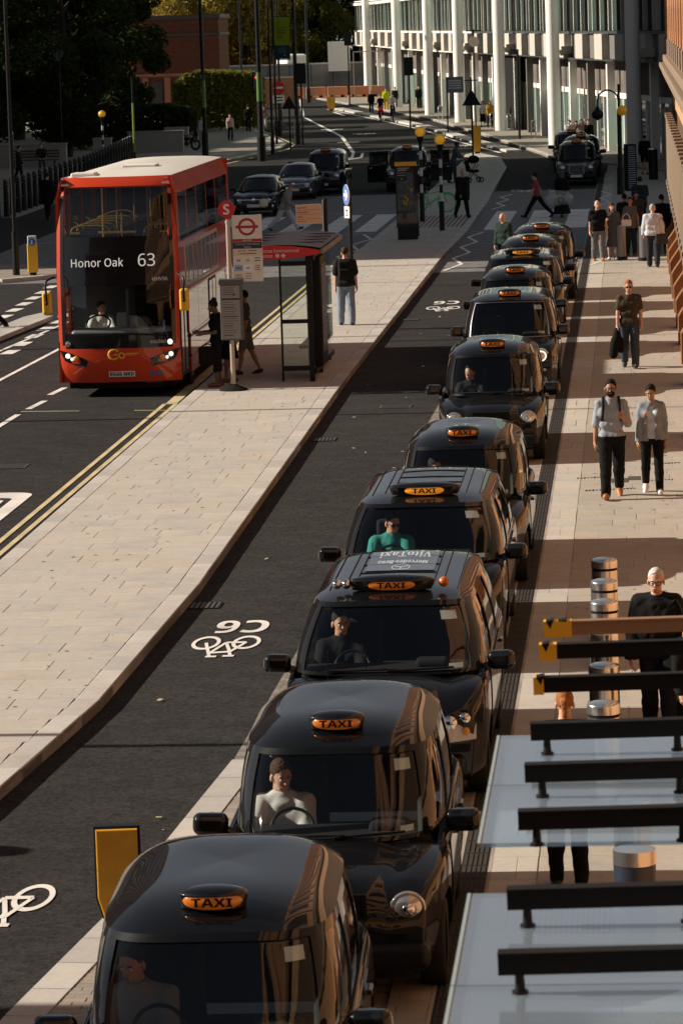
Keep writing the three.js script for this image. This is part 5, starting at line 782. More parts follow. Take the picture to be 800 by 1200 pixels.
// ------------------------------------------------------------------ who is where
const navy = fab(0.018, 0.022, 0.035), blackF = fab(0.008, 0.0078, 0.008), charcoal = fab(0.02, 0.02, 0.022), denim = fab(0.12, 0.17, 0.24), paleDenim = fab(0.27, 0.33, 0.4), greyF = fab(0.2, 0.19, 0.18), whiteF = fab(0.72, 0.7, 0.68), leather = mat(col(0.10, 0.035, 0.015), 0.5), tan = mat(col(0.36, 0.13, 0.04), 0.55), blackShoe = mat(col(0.012, 0.011, 0.01), 0.5), whiteShoe = mat(col(0.72, 0.7, 0.67), 0.6);
{
  const a = person({ label: 'bearded man in grey rolled-sleeve shirt and black trousers walking beside a woman', x: -0.44, z: -57.3, h: 1.8, skin: 1, cell: 0.015, turn: 0.04, legs: [[-0.3, 0.32], [0.26, 0.06]], arms: [[0.25, 1.75, 0.2, 0.35], [-0.08, 0.16, 0.16]], top: { mat: fab(0.36, 0.40, 0.44), sleeve: 1.05, hem: -0.02, loose: 0.0, collar: 1 }, bottom: { mat: blackF, loose: 0.005 }, shoes: tan, hair: { s: 'short', c: 'black', beard: 1 }, glasses: 'clear', headTurn: -0.1 });
  backpack(a, 'dark backpack worn by the bearded man in the grey shirt', fab(0.018, 0.02, 0.022));
  const b = person({ label: 'dark-haired woman in white blouse, grey cardigan, black leggings and white trainers', x: 0.16, z: -57.7, h: 1.68, skin: 1, fem: 1, cell: 0.015, legs: [[0.2, 0.03], [-0.3, 0.34]], arms: [[-0.12, 0.16, 0.13], [0.1, 0.14, 0.14]], top: { mat: fab(0.27, 0.31, 0.35), sleeve: 2, hem: -0.045, loose: 0.003, name: 'cardigan', under: fab(0.6, 0.66, 0.76) }, bottom: { mat: blackF, name: 'leggings', loose: -0.002 }, shoes: whiteShoe, hair: { s: 'tied', c: 'black' }, headTilt: 0.3, headTurn: -0.15 });
  const c = person({ label: 'man in dark olive t-shirt, jeans and sunglasses carrying a black jacket', x: -0.19, z: -78.6, h: 1.8, legs: [[0.18, 0.04], [-0.25, 0.3]], arms: [[-0.05, 0.3, 0.16], [0.12, 0.12, 0.16]], top: { mat: fab(0.075, 0.062, 0.042), sleeve: 0.62, loose: 0.002, hem: -0.05 }, bottom: { mat: fab(0.055, 0.075, 0.1), loose: 0.006 }, shoes: blackShoe, hair: { s: 'short', c: 'ginger' }, glasses: 'sun' });
  { const w = c.toWorld(c.J.wrR); const j = thing('jacket', 'black jacket hanging from the hand of the man in the olive t-shirt', 'jacket', w); part(j, 'jacket_cloth', iso([{ a: [0, -0.08, 0.02], b: [-0.02, -0.3, 0], ra: 0.06, rb: 0.11 }, { a: [-0.05, -0.3, 0.02], b: [-0.09, -0.58, 0], ra: 0.09, rb: 0.09 }, { a: [0.04, -0.3, -0.02], b: [0.07, -0.5, 0], ra: 0.08, rb: 0.06 }], 0.015, 0.03), blackF); shadows(j); }
  person({ label: 'bald man in black t-shirt, grey trousers and tan shoes walking towards the viewer', x: -1.14, z: -113.4, h: 1.78, skin: 3, turn: 0.1, legs: [[0.2, 0.02], [-0.16, 0.12]], arms: [[0.05, 0.2, 0.2], [-0.1, 0.3, 0.14]], top: { mat: blackF, sleeve: 0.62, loose: 0.01, hem: -0.04 }, bottom: { mat: fab(0.2, 0.19, 0.18), loose: 0.005 }, shoes: tan, hair: { s: 'bald' }, belly: 0.02 });
  const d = person({ label: 'long-haired woman in dark patterned dress and white trainers', x: -0.72, z: -113.6, h: 1.68, skin: 3, fem: 1, legs: [[0.1, 0.02], [-0.12, 0.1]], arms: [[-0.1, 0.2, 0.12], [0.1, 1.9, 0.2, 0.2]], top: { mat: fab(0.5, 0.5, 0.5, floral), sleeve: 0.9, loose: 0.008, hem: -0.02 }, bottom: { mat: fab(0.5, 0.5, 0.5, floral), skirt: 0.3, flare: 0.125 }, shoes: whiteShoe, hair: { s: 'long', c: 'brown' }, headTurn: 0.3 });
  const e = person({ label: 'woman in sunglasses, sleeveless patterned top and navy trousers with a white bag', x: -0.18, z: -115.2, h: 1.76, skin: 1, fem: 1, legs: [[0.08, 0.02], [-0.1, 0.08]], arms: [[0.0, 0.5, 0.2], [0.05, 0.35, 0.25]], top: { mat: fab(0.85, 0.8, 0.75, floral), sleeve: 0, loose: 0.008, hem: -0.06 }, bottom: { mat: navy }, shoes: leather, hair: { s: 'tied', c: 'dark' } });
  bagAt([-0.3, 1.3, -115.02], 'small white shoulder bag on the woman with the patterned top', mat(col(0.7, 0.64, 0.56), 0.5), 0.3, 0.2, 0.1, 0.22);
  person({ label: 'grey-haired man in a white shirt and dark trousers walking away', x: 0.46, z: -110, h: 1.78, turn: Math.PI, skin: 3, legs: [[0.14, 0.02], [-0.2, 0.25]], arms: [[0.2, 0.3, 0.18], [-0.1, 0.2, 0.22]], top: { mat: fab(0.6, 0.6, 0.64), sleeve: 2, loose: 0.02, hem: -0.03 }, bottom: { mat: fab(0.03, 0.036, 0.05), loose: 0.008 }, shoes: blackShoe, hair: { s: 'short', c: 'grey' } });
  bagAt([0.7, 1.42, -109.92], 'black shoulder bag on the man in the white shirt', mat(col(0.012, 0.012, 0.012), 0.7), 0.38, 0.3, 0.14, 0.5, 0.2);
  const shade = [
    [0.76, -116.5, 1.75, Math.PI, 'person in black beside the brick wall, walking away', 0, blackF, 2, charcoal, 'short', 'dark'],
    [0.14, -128, 1.82, Math.PI, 'broad man in a dark teal t-shirt walking away in the shade', 0, fab(0.025, 0.045, 0.055), 0.7, blackF, 'short', 'dark'],
    [0.0, -122, 1.62, 0.2, 'brown-haired woman half hidden behind the woman with the white bag', 3, fab(0.16, 0.09, 0.06), 1, fab(0.1, 0.13, 0.18), 'long', 'brown'],
    [0.43, -173.5, 1.78, Math.PI, 'person in black top and shorts walking away by the grey column', 3, blackF, 2, blackF, 'short', 'dark'],
    [-0.36, -119.5, 1.66, Math.PI, 'short dark-clad person between the two women in patterned clothes', 1, navy, 2, denim, 'short', 'black'],
  ];
  for (const [x, z, h, turn, label, skin, top, sleeve, bm, hs, hc] of shade) person({ label, x, z, h, turn, skin, legs: [[0.2, 0.05], [-0.2, 0.2]], arms: [[-0.15, 0.3], [0.18, 0.3]], top: { mat: top, sleeve, loose: 0.01 }, bottom: { mat: bm, len: label.includes('shorts') ? 0.4 : 1, name: label.includes('shorts') ? 'shorts' : 'trousers' }, shoes: blackShoe, hair: { s: hs, c: hc } });
  const old = person({ label: 'white-haired man in glasses and a black jacket among the steel bollards', x: 0.12, z: -38.0, h: 1.71, cell: 0.014, skin: 3, turn: -0.12, legs: [[0.1, 0.02], [-0.14, 0.1]], arms: [[0.0, 0.35, 0.2], [0.05, 0.3, 0.2]], top: { mat: fab(0.013, 0.013, 0.014), sleeve: 2, loose: 0.018, hem: -0.06, name: 'jacket', collar: 1 }, bottom: { mat: navy, loose: 0.006 }, shoes: blackShoe, hair: { s: 'short', c: 'white' }, glasses: 'clear', headTilt: 0.1, belly: 0.02 });
  bagAt(old.toWorld([0.2, 1.42, 0.1]), 'black bag slung from the shoulder of the white-haired man', mat(col(0.012, 0.012, 0.012), 0.8), 0.3, 0.36, 0.12, 0.42, -0.3);
  person({ label: 'auburn-haired person in black under the glass canopy', x: -0.68, z: -31.4, h: 1.66, cell: 0.016, fem: 1, turn: Math.PI, legs: [[0.06, 0.02], [-0.06, 0.03]], arms: [[0.1, 0.3], [0.1, 0.3]], top: { mat: blackF, sleeve: 2, loose: 0.012 }, bottom: { mat: blackF }, shoes: blackShoe, hair: { s: 'tied', c: 'ginger' } });
  person({ label: 'ginger-haired person at the right edge, behind the canopy beams', x: 0.44, z: -36.4, h: 1.5, cell: 0.018, fem: 1, turn: 0.4, legs: [[0.06, 0.02], [-0.1, 0.08]], arms: [[0.1, 0.3], [0.1, 0.3]], top: { mat: blackF, sleeve: 2, loose: 0.01 }, bottom: { mat: blackF }, shoes: blackShoe, hair: { s: 'long', c: 'ginger' } });
  // the crossing
  person({ label: 'woman in a pink top and black leggings striding across the zebra crossing', x: -3.55, z: -139, h: 1.7, fem: 1, skin: 0, turn: -Math.PI / 2 - 0.2, legs: [[0.55, 0.05], [-0.55, 0.25]], arms: [[0.25, 0.5], [-0.35, 0.4]], top: { mat: fab(0.36, 0.05, 0.09), sleeve: 0.5 }, bottom: { mat: blackF }, shoes: blackShoe, hair: { s: 'bun', c: 'black' }, lean: 0.12 });
  { const b = thing('plastic_bag', 'clear plastic bag with a round object, carried by the woman in pink', 'bag', [-2.75, 0.62, -138.7]); part(b, 'film', iso([{ e: [0, 0.08, 0], r: [0.5, 0.3, 0.2] }, { a: [-0.2, 0.2, 0], b: [-0.36, 0.4, 0], ra: 0.12, rb: 0.03 }], 0.03, 0.05), phys(col(0.85, 0.87, 0.88), { transmission: 0.8, roughness: 0.15, thickness: 0 })); part(b, 'round_object', [new THREE.TorusGeometry(0.17, 0.05, 8, 20).translate(0.05, 0.0, 0.02), ball(0.07, 0.05, 0, 0.02)], mat(col(0.3, 0.35, 0.15), 0.6)); shadows(b); }
  person({ label: 'woman in a grey headscarf and long dark dress on the zebra crossing', x: -2.66, z: -138.8, h: 1.66, fem: 1, skin: 1, turn: Math.PI - 0.5, legs: [[0.2, 0.05], [-0.2, 0.1]], arms: [[-0.1, 0.6], [0.2, 1.2, 0.2, 0.3]], top: { mat: blackF, sleeve: 2, loose: 0.02, hem: -0.02 }, bottom: { mat: blackF, skirt: 0.46, flare: 0.2 }, shoes: blackShoe, hair: { s: 'scarf', m: fab(0.1, 0.09, 0.1) } });
  person({ label: 'bald man in dark green jacket standing behind the queue of cabs', x: -3.72, z: -108, h: 1.74, skin: 3, turn: -0.5, legs: [[0.04, 0], [-0.04, 0]], arms: [[0.05, 0.3], [0.05, 0.3]], top: { mat: fab(0.025, 0.045, 0.038), sleeve: 2, loose: 0.014 }, bottom: { mat: charcoal }, shoes: blackShoe, hair: { s: 'bald' }, headTurn: -0.4 });
  person({ label: 'grey-haired person in a dark coat walking past the green bicycle', x: -6.2, y: 0.126, z: -138, h: 1.76, skin: 0, turn: 0.5, legs: [[0.3, 0.08], [-0.3, 0.3]], arms: [[-0.2, 0.3], [0.25, 0.3]], top: { mat: blackF, sleeve: 2, loose: 0.022, hem: -0.16, name: 'coat' }, bottom: { mat: blackF }, shoes: blackShoe, hair: { s: 'short', c: 'grey' }, lean: 0.12 });
  person({ label: 'man in grey shirt and trousers stooping over a pushchair on the island', x: -7.9, y: 0.126, z: -168, h: 1.78, skin: 2, turn: Math.PI / 2, legs: [[0.12, 0.1], [-0.2, 0.1]], arms: [[0.7, 0.5], [0.6, 0.5]], lean: 0.28, top: { mat: fab(0.09, 0.105, 0.12), sleeve: 1.2, loose: 0.01 }, bottom: { mat: fab(0.07, 0.075, 0.085) }, shoes: blackShoe, hair: { s: 'short', c: 'black' } });
  { const p = thing('pushchair', 'dark folded pushchair in front of the man in grey', 'pushchair', [-7.05, 0.126, -167.6], 0.3); const fr = part(p, 'frame', [bar([-0.45, 1.0, -0.22], [0.3, 0.12, -0.2], 0.018), bar([-0.45, 1.0, 0.22], [0.3, 0.12, 0.2], 0.018), bar([-0.2, 0.12, -0.22], [0.2, 0.8, -0.2], 0.018), bar([-0.2, 0.12, 0.22], [0.2, 0.8, 0.2], 0.018), bar([-0.45, 1.0, -0.22], [-0.45, 1.0, 0.22], 0.02)], MT.black); part(p, 'seat', [rbox(0.4, 0.12, 0.4, 0.05, 0.05, 0.5, 0), rbox(0.12, 0.5, 0.4, 0.05, -0.12, 0.75, 0).rotateZ(0.15), ball(0.26, 0.05, 1.0, 0, 1, 0.7, 0.9)], blackF); for (const [x, z] of [[0.32, 0.22], [0.32, -0.22], [-0.22, 0.24], [-0.22, -0.24]]) part(p, 'wheel', new THREE.TorusGeometry(0.1, 0.025, 8, 18).translate(x, 0.125, z), MT.rubber); shadows(p); }
  person({ label: 'stooping man in grey jacket and pale trousers hurrying over the left zebra crossing', x: -12.35, z: -135.2, h: 1.78, skin: 0, turn: Math.PI / 2 - 0.25, legs: [[0.6, 0.1], [-0.5, 0.3]], arms: [[-0.3, 0.6], [0.4, 0.6]], lean: 0.35, top: { mat: fab(0.3, 0.27, 0.24), sleeve: 2, loose: 0.016, hem: -0.06, name: 'jacket' }, bottom: { mat: fab(0.6, 0.6, 0.63), loose: 0.008 }, shoes: blackShoe, hair: { s: 'cap', m: fab(0.22, 0.21, 0.2) }, headTilt: 0.3 });
  bagAt([-13.05, 1.15, -134.9], 'cream round bag shape added in place of a car lamp behind the stooping man', mat(col(0.6, 0.52, 0.4), 0.6), 0.3, 0.3, 0.28, 0.05, 0.3);  // bag is made up; it stands for a round car lamp
  const j = person({ label: 'man in black t-shirt and pale jeans walking away past the bus shelter', x: -6.87, y: 0.126, z: -90.4, h: 1.82, skin: 3, turn: Math.PI, splay: 0.05, legs: [[0.06, 0], [-0.1, 0.06]], arms: [[-0.05, 0.15, 0.14], [0.1, 0.2, 0.16]], top: { mat: fab(0.018, 0.018, 0.018), sleeve: 0.7, loose: 0.012, hem: -0.04 }, bottom: { mat: fab(0.24, 0.3, 0.38), loose: 0.008 }, shoes: blackShoe, hair: { s: 'short', c: 'brown' } });
  backpack(j, 'black backpack on the man in pale jeans', fab(0.012, 0.012, 0.014), 1.05);
  // boarding the bus
  person({ label: 'woman in black with hair in a bun, looking at a phone by the bus door', x: -8.34, y: 0.126, z: -75.6, h: 1.72, fem: 1, skin: 2, turn: -Math.PI / 2 + 0.3, legs: [[0.06, 0.02], [-0.06, 0.05]], arms: [[0.2, 1.3, 0.05, 0.1], [0.25, 1.3, 0.05, 0.1]], top: { mat: blackF, sleeve: 0.6, loose: 0.01 }, bottom: { mat: blackF, len: 0.7 }, shoes: leather, hair: { s: 'bun', c: 'black' }, headTilt: 0.25 });
  person({ label: 'dark-haired woman in a black dress behind the woman with the phone', x: -8.2, y: 0.126, z: -76.5, h: 1.74, fem: 1, skin: 2, turn: -Math.PI / 2, legs: [[0.08, 0.02], [-0.08, 0.05]], arms: [[0.1, 0.5], [0.1, 0.5]], top: { mat: blackF, sleeve: 0.6, loose: 0.012 }, bottom: { mat: blackF, skirt: 0.26, flare: 0.13 }, shoes: leather, hair: { s: 'long', c: 'black' } });
  bagAt([-8.52, 1.0, -75.4], 'black handbag with a white tag on the woman with the phone', blackF, 0.34, 0.36, 0.14, 0.1, 0.4);
  person({ label: 'person in grey shorts hidden behind the bus stop timetable', x: -8.02, y: 0.126, z: -78.2, h: 1.72, skin: 1, turn: -Math.PI / 2, legs: [[0.2, 0.05], [-0.2, 0.2]], arms: [[-0.1, 0.3], [0.1, 0.4]], top: { mat: fab(0.1, 0.09, 0.085), sleeve: 0.7 }, bottom: { mat: greyF, len: 0.45, name: 'shorts' }, shoes: blackShoe, hair: { s: 'short', c: 'black' } });
  // left side
  person({ label: 'person in a long dark coat and white scarf by the row of black posts', x: -22.65, y: 0, z: -147.5, h: 1.82, skin: 0, turn: Math.PI - 0.4, legs: [[0.2, 0.05], [-0.15, 0.15]], arms: [[0.1, 0.3], [0.1, 0.3]], top: { mat: blackF, sleeve: 2, loose: 0.03, hem: -0.2, name: 'coat' }, bottom: { mat: blackF }, shoes: blackShoe, hair: { s: 'short', c: 'dark' } });
  person({ label: 'dark figure walking on the forecourt behind the posts', x: -29.4, y: 0.1, z: -183, h: 1.75, skin: 0, turn: Math.PI / 2, legs: [[0.2, 0.05], [-0.2, 0.15]], top: { mat: charcoal, sleeve: 2, loose: 0.012 }, bottom: { mat: blackF }, shoes: blackShoe, hair: { s: 'short', c: 'dark' } });
  person({ label: 'person sitting on the bench against the pale wall', x: -31.0, y: 0.1, z: -200.5, h: 1.72, skin: 0, sit: 1, seatH: 0.52, turn: 0.2, legs: [[1.5, 1.5], [1.45, 1.5]], arms: [[0.3, 0.9], [0.3, 0.9]], lean: 0.12, top: { mat: charcoal, sleeve: 2, loose: 0.012 }, bottom: { mat: fab(0.05, 0.06, 0.08) }, shoes: blackShoe, hair: { s: 'short', c: 'dark' } });
  person({ label: 'pedestrian cut off by the left edge, stepping over the cycle lane', x: -15.95, y: 0, z: -92.9, h: 1.75, skin: 0, turn: -Math.PI / 2, legs: [[0.5, 0.05], [-0.55, 0.2]], arms: [[-0.5, 0.4], [0.5, 0.4]], top: { mat: charcoal, sleeve: 0.8 }, bottom: { mat: blackF }, shoes: blackShoe, hair: { s: 'short', c: 'dark' } });
  const far = [
    [-26.3, 0.1, -234.5, 1.7, 0.2, 'woman in a white and teal top with a bag, by the hedge', 0, fab(0.5, 0.56, 0.55), 1, fab(0.4, 0.38, 0.36), 'tied', 'brown', 1],
    [-25.15, 0.1, -240, 1.68, 0.1, 'woman in a pale pink top and black trousers by the hedge', 0, fab(0.5, 0.36, 0.33), 2, blackF, 'tied', 'dark', 1],
    [-25.95, 0.1, -259.5, 1.8, Math.PI, 'tall man in black walking away at the hedge corner', 0, blackF, 2, blackF, 'short', 'dark', 0],
    [-25.2, 0.1, -263, 1.7, Math.PI, 'person in a pink top and cream trousers at the hedge corner', 0, fab(0.4, 0.22, 0.2), 2, fab(0.55, 0.5, 0.42), 'tied', 'dark', 1],
    [-19.9, 0, -311, 1.85, 0, 'worker in a yellow high-visibility jacket on the far road', 0, fab(0.65, 0.75, 0.02), 2, fab(0.6, 0.35, 0.03), 'short', 'dark', 0],
    [-20.7, 0, -305, 1.78, 0, 'dark-clad person left of the yellow-jacketed worker', 0, blackF, 2, blackF, 'short', 'dark', 0],
    [-19.6, 0, -318, 1.8, 0, 'dark-clad person right of the yellow-jacketed worker', 0, charcoal, 2, blackF, 'short', 'dark', 0],
    [-17.3, 0.1, -312, 1.85, 0, 'person in black standing between the far white columns', 0, blackF, 2, blackF, 'short', 'dark', 0],
    [-9.9, 0.11, -253.5, 1.72, 0, 'woman in white top and black skirt, leftmost of three by the dark entrance', 0, whiteF, 0.6, blackF, 'long', 'dark', 1],
    [-9.35, 0.11, -251.5, 1.75, 0.3, 'person in yellow top and dark trousers, middle of three by the dark entrance', 1, fab(0.55, 0.3, 0.02), 2, blackF, 'long', 'black', 1],
    [-8.85, 0.11, -253, 1.85, -0.4, 'person in olive top, rightmost of three by the dark entrance', 0, fab(0.3, 0.28, 0.12), 0.7, blackF, 'short', 'grey', 0],
    [-7.67, 0.11, -247.5, 1.8, Math.PI, 'person in dark jacket and jeans walking past the glass shopfronts', 0, fab(0.025, 0.03, 0.03), 2, fab(0.25, 0.28, 0.32), 'short', 'dark', 0],
    [-3.35, 0.11, -200, 1.75, 0.1, 'person in white shirt and dark vest behind the far rank of cabs', 0, whiteF, 2, blackF, 'short', 'dark', 0],
    [-3.02, 0.11, -201, 1.66, 0.1, 'dark-haired woman in a brown top behind the far rank of cabs', 0, fab(0.15, 0.1, 0.08), 0.6, blackF, 'long', 'dark', 1],
    [-2.72, 0.11, -200, 1.76, 0.1, 'person in a pale pink top behind the far rank of cabs', 1, fab(0.45, 0.28, 0.24), 0.6, blackF, 'long', 'dark', 1],
    [-2.36, 0.11, -199, 1.76, 0.1, 'person in black, rightmost behind the far rank of cabs', 0, blackF, 2, blackF, 'short', 'dark', 0],
  ];
  for (const [x, y, z, h, turn, label, skin, top, sleeve, bm, hs, hc, fem] of far) person({ label, x, y, z, h, turn, skin, fem, legs: [[0.18, 0.05], [-0.18, 0.15]], arms: [[-0.12, 0.3], [0.15, 0.4]], top: { mat: top, sleeve, loose: 0.008 }, bottom: label.includes('skirt') ? { mat: bm, skirt: 0.33, flare: 0.12 } : { mat: bm }, shoes: blackShoe, hair: { s: hs, c: hc } });
  // drivers
  const drv = (cab, label, top, sleeve, o = {}) => { const s = cab; const w = V(o.dx ?? -0.4, 0, s.z - 1.13).applyAxisAngle(V(0, 1, 0), s.t ?? 0); person({ label, x: s.x + w.x, y: 0, z: s.c + w.z, cell: 0.018, h: 1.76, sit: 1, seatH: s.h, turn: s.t ?? 0, legs: [[1.35, 1.1], [1.35, 1.1]], arms: [[0.75, 0.75, 0.12, 0.15], [0.75, 0.75, 0.12, 0.15]], lean: -0.12, top: { mat: top, sleeve, loose: 0.008, collar: o.collar }, bottom: { mat: charcoal }, hair: { s: 'short', c: 'dark' }, ...o }); };
  drv({ x: -2.73, c: -23.72, z: 1.08, h: 0.62, t: 0.03 }, 'driver in pale shirt, dim behind the nearest cab\'s windscreen', fab(0.3, 0.33, 0.36), 2, { skin: 0, sway: -0.2, dx: -0.45, headTurn: -0.4, headTilt: 0.25 });
  drv({ x: -2.41, c: -29.75, z: 1.08, h: 0.62, t: 0.012 }, 'cab driver in a white polo shirt and lanyard holding the wheel', fab(0.8, 0.77, 0.74), 0.7, { skin: 3, hair: { s: 'short', c: 'brown' }, headTurn: 0.45, headTilt: 0.2, collar: 1, belly: 0.03, sway: -0.12, dx: -0.43, arms: [[0.5, 0.7, 0.1, 0.3], [0.9, 0.4, 0.15, -0.1]] });
  drv({ x: -2.42, c: -37.2, z: 1.72, h: 0.76 }, 'driver in black with a lanyard in the van with the printed roof', blackF, 2, { skin: 0, hair: { s: 'short', c: 'dark' }, sway: -0.1, dx: -0.46, headTurn: 0.3 });
  drv({ x: -2.5, c: -44.6, z: 1.72, h: 0.76 }, 'driver in a teal shirt and sunglasses in the amber-signed van', fab(0.05, 0.3, 0.27), 0.8, { skin: 0, hair: { s: 'short', c: 'dark' }, glasses: 'sun', headTurn: 0.5, headTilt: 0.2, sway: 0.1, dx: -0.46 });
  drv({ x: -2.34, c: -50.6, z: 1.08, h: 0.62 }, 'driver in pale shirt in the cab before the gap in the queue', fab(0.4, 0.45, 0.52), 0.7, { skin: 0, headTurn: 0.6 });
  drv({ x: -2.44, c: -64.26, z: 1.08, h: 0.62 }, 'driver in dark clothes in the cab with the lilac side panel', charcoal, 2, { skin: 0, headTurn: -0.5 });
  person({ label: 'bus driver in a white shirt at the wheel', x: -10.74, y: 0, z: -76.55, cell: 0.018, h: 1.78, sit: 1, seatH: 0.98, legs: [[1.35, 1.1], [1.35, 1.1]], arms: [[0.9, 0.5, 0.25, 0.1], [0.75, 0.8, 0.2, 0.15]], lean: 0.02, skin: 0, top: { mat: fab(0.7, 0.68, 0.64), sleeve: 2, loose: 0.012, collar: 1 }, bottom: { mat: blackF }, hair: { s: 'short', c: 'dark' }, headTurn: 0.5 });
  // cyclists
  for (const [x, z, label, top, frame] of [[-18.1, -276.5, 'cyclist in a dark top on a red hire bicycle', blackF, MT.red], [-17.3, -277.5, 'cyclist in a white shirt on a dark bicycle', whiteF, MT.black]]) {
    person({ label, x, y: 0.28, z, h: 1.76, skin: 0, sit: 1, seatH: 0.92, turn: 0.1, legs: [[1.1, 1.0], [0.5, 0.75]], arms: [[0.8, 0.3], [0.8, 0.3]], lean: 0.3, top: { mat: top, sleeve: 1 }, bottom: { mat: charcoal }, shoes: blackShoe, hair: { s: 'short', c: 'dark' } });
    makeBike('bicycle', label.includes('red') ? 'red hire bicycle ridden on the far road' : 'dark bicycle ridden by the cyclist in white', x, 0, z, 0.1 - Math.PI / 2, frame, label.includes('red'));
  }
}
function makeBike(name, label, x, y, z, turn, m, basket) { // along +x, front at +x
  const b = thing(name, label, 'bicycle', [x, y, z], turn), r = 0.33;
  for (const wx of [-0.53, 0.53]) { const w = part(b, 'wheel', new THREE.TorusGeometry(r, 0.028, 8, 36), m === MT.black || m === MT.red ? MT.rubber : m); w.position.set(wx, r + 0.02, 0); const sp = []; for (let i = 0; i < 12; i++) sp.push(bar([0, 0, 0], [r * Math.cos(i * 0.5236), r * Math.sin(i * 0.5236), 0], 0.003, 4)); part(w, 'spokes', [...sp, new THREE.CylinderGeometry(0.03, 0.03, 0.1, 10).rotateX(Math.PI / 2)], MT.alloy); part(b, 'mudguard', new THREE.TorusGeometry(r + 0.045, 0.018, 6, 24, 2.2).rotateZ(wx > 0 ? 0.5 : 0.7).translate(wx, r + 0.02, 0), m); }
  part(b, 'frame', [bar([-0.53, 0.35, 0], [-0.12, 0.3, 0], 0.018), bar([-0.12, 0.3, 0], [-0.22, 0.86, 0], 0.02), bar([-0.12, 0.3, 0], [0.36, 0.66, 0], 0.028), bar([-0.2, 0.7, 0], [0.35, 0.78, 0], 0.018), bar([-0.53, 0.35, 0.02], [-0.2, 0.75, 0], 0.014), bar([0.53, 0.35, 0], [0.34, 0.92, 0], 0.02)], m);
  part(b, 'handlebar', [tube([[0.16, 1.02, -0.3], [0.28, 1.05, -0.22], [0.33, 1.0, 0], [0.28, 1.05, 0.22], [0.16, 1.02, 0.3]], 0.014, 20, 8), bar([0.34, 0.9, 0], [0.33, 1.0, 0], 0.016)], MT.alloy);
  part(b, 'saddle', [ball(1, -0.24, 0.92, 0, 0.14, 0.035, 0.08, 14)], MT.black); part(b, 'pedals', [new THREE.TorusGeometry(0.09, 0.01, 6, 20).translate(-0.12, 0.3, 0.03), box(0.02, 0.17, 0.02, -0.12, 0.24, 0.06), box(0.09, 0.02, 0.08, -0.12, 0.16, 0.1), box(0.09, 0.02, 0.08, -0.12, 0.44, -0.1)], MT.alloy);
  if (basket) part(b, 'basket', [rbox(0.25, 0.22, 0.32, 0.03, 0.5, 0.95, 0)], m);
  return shadows(b);
}
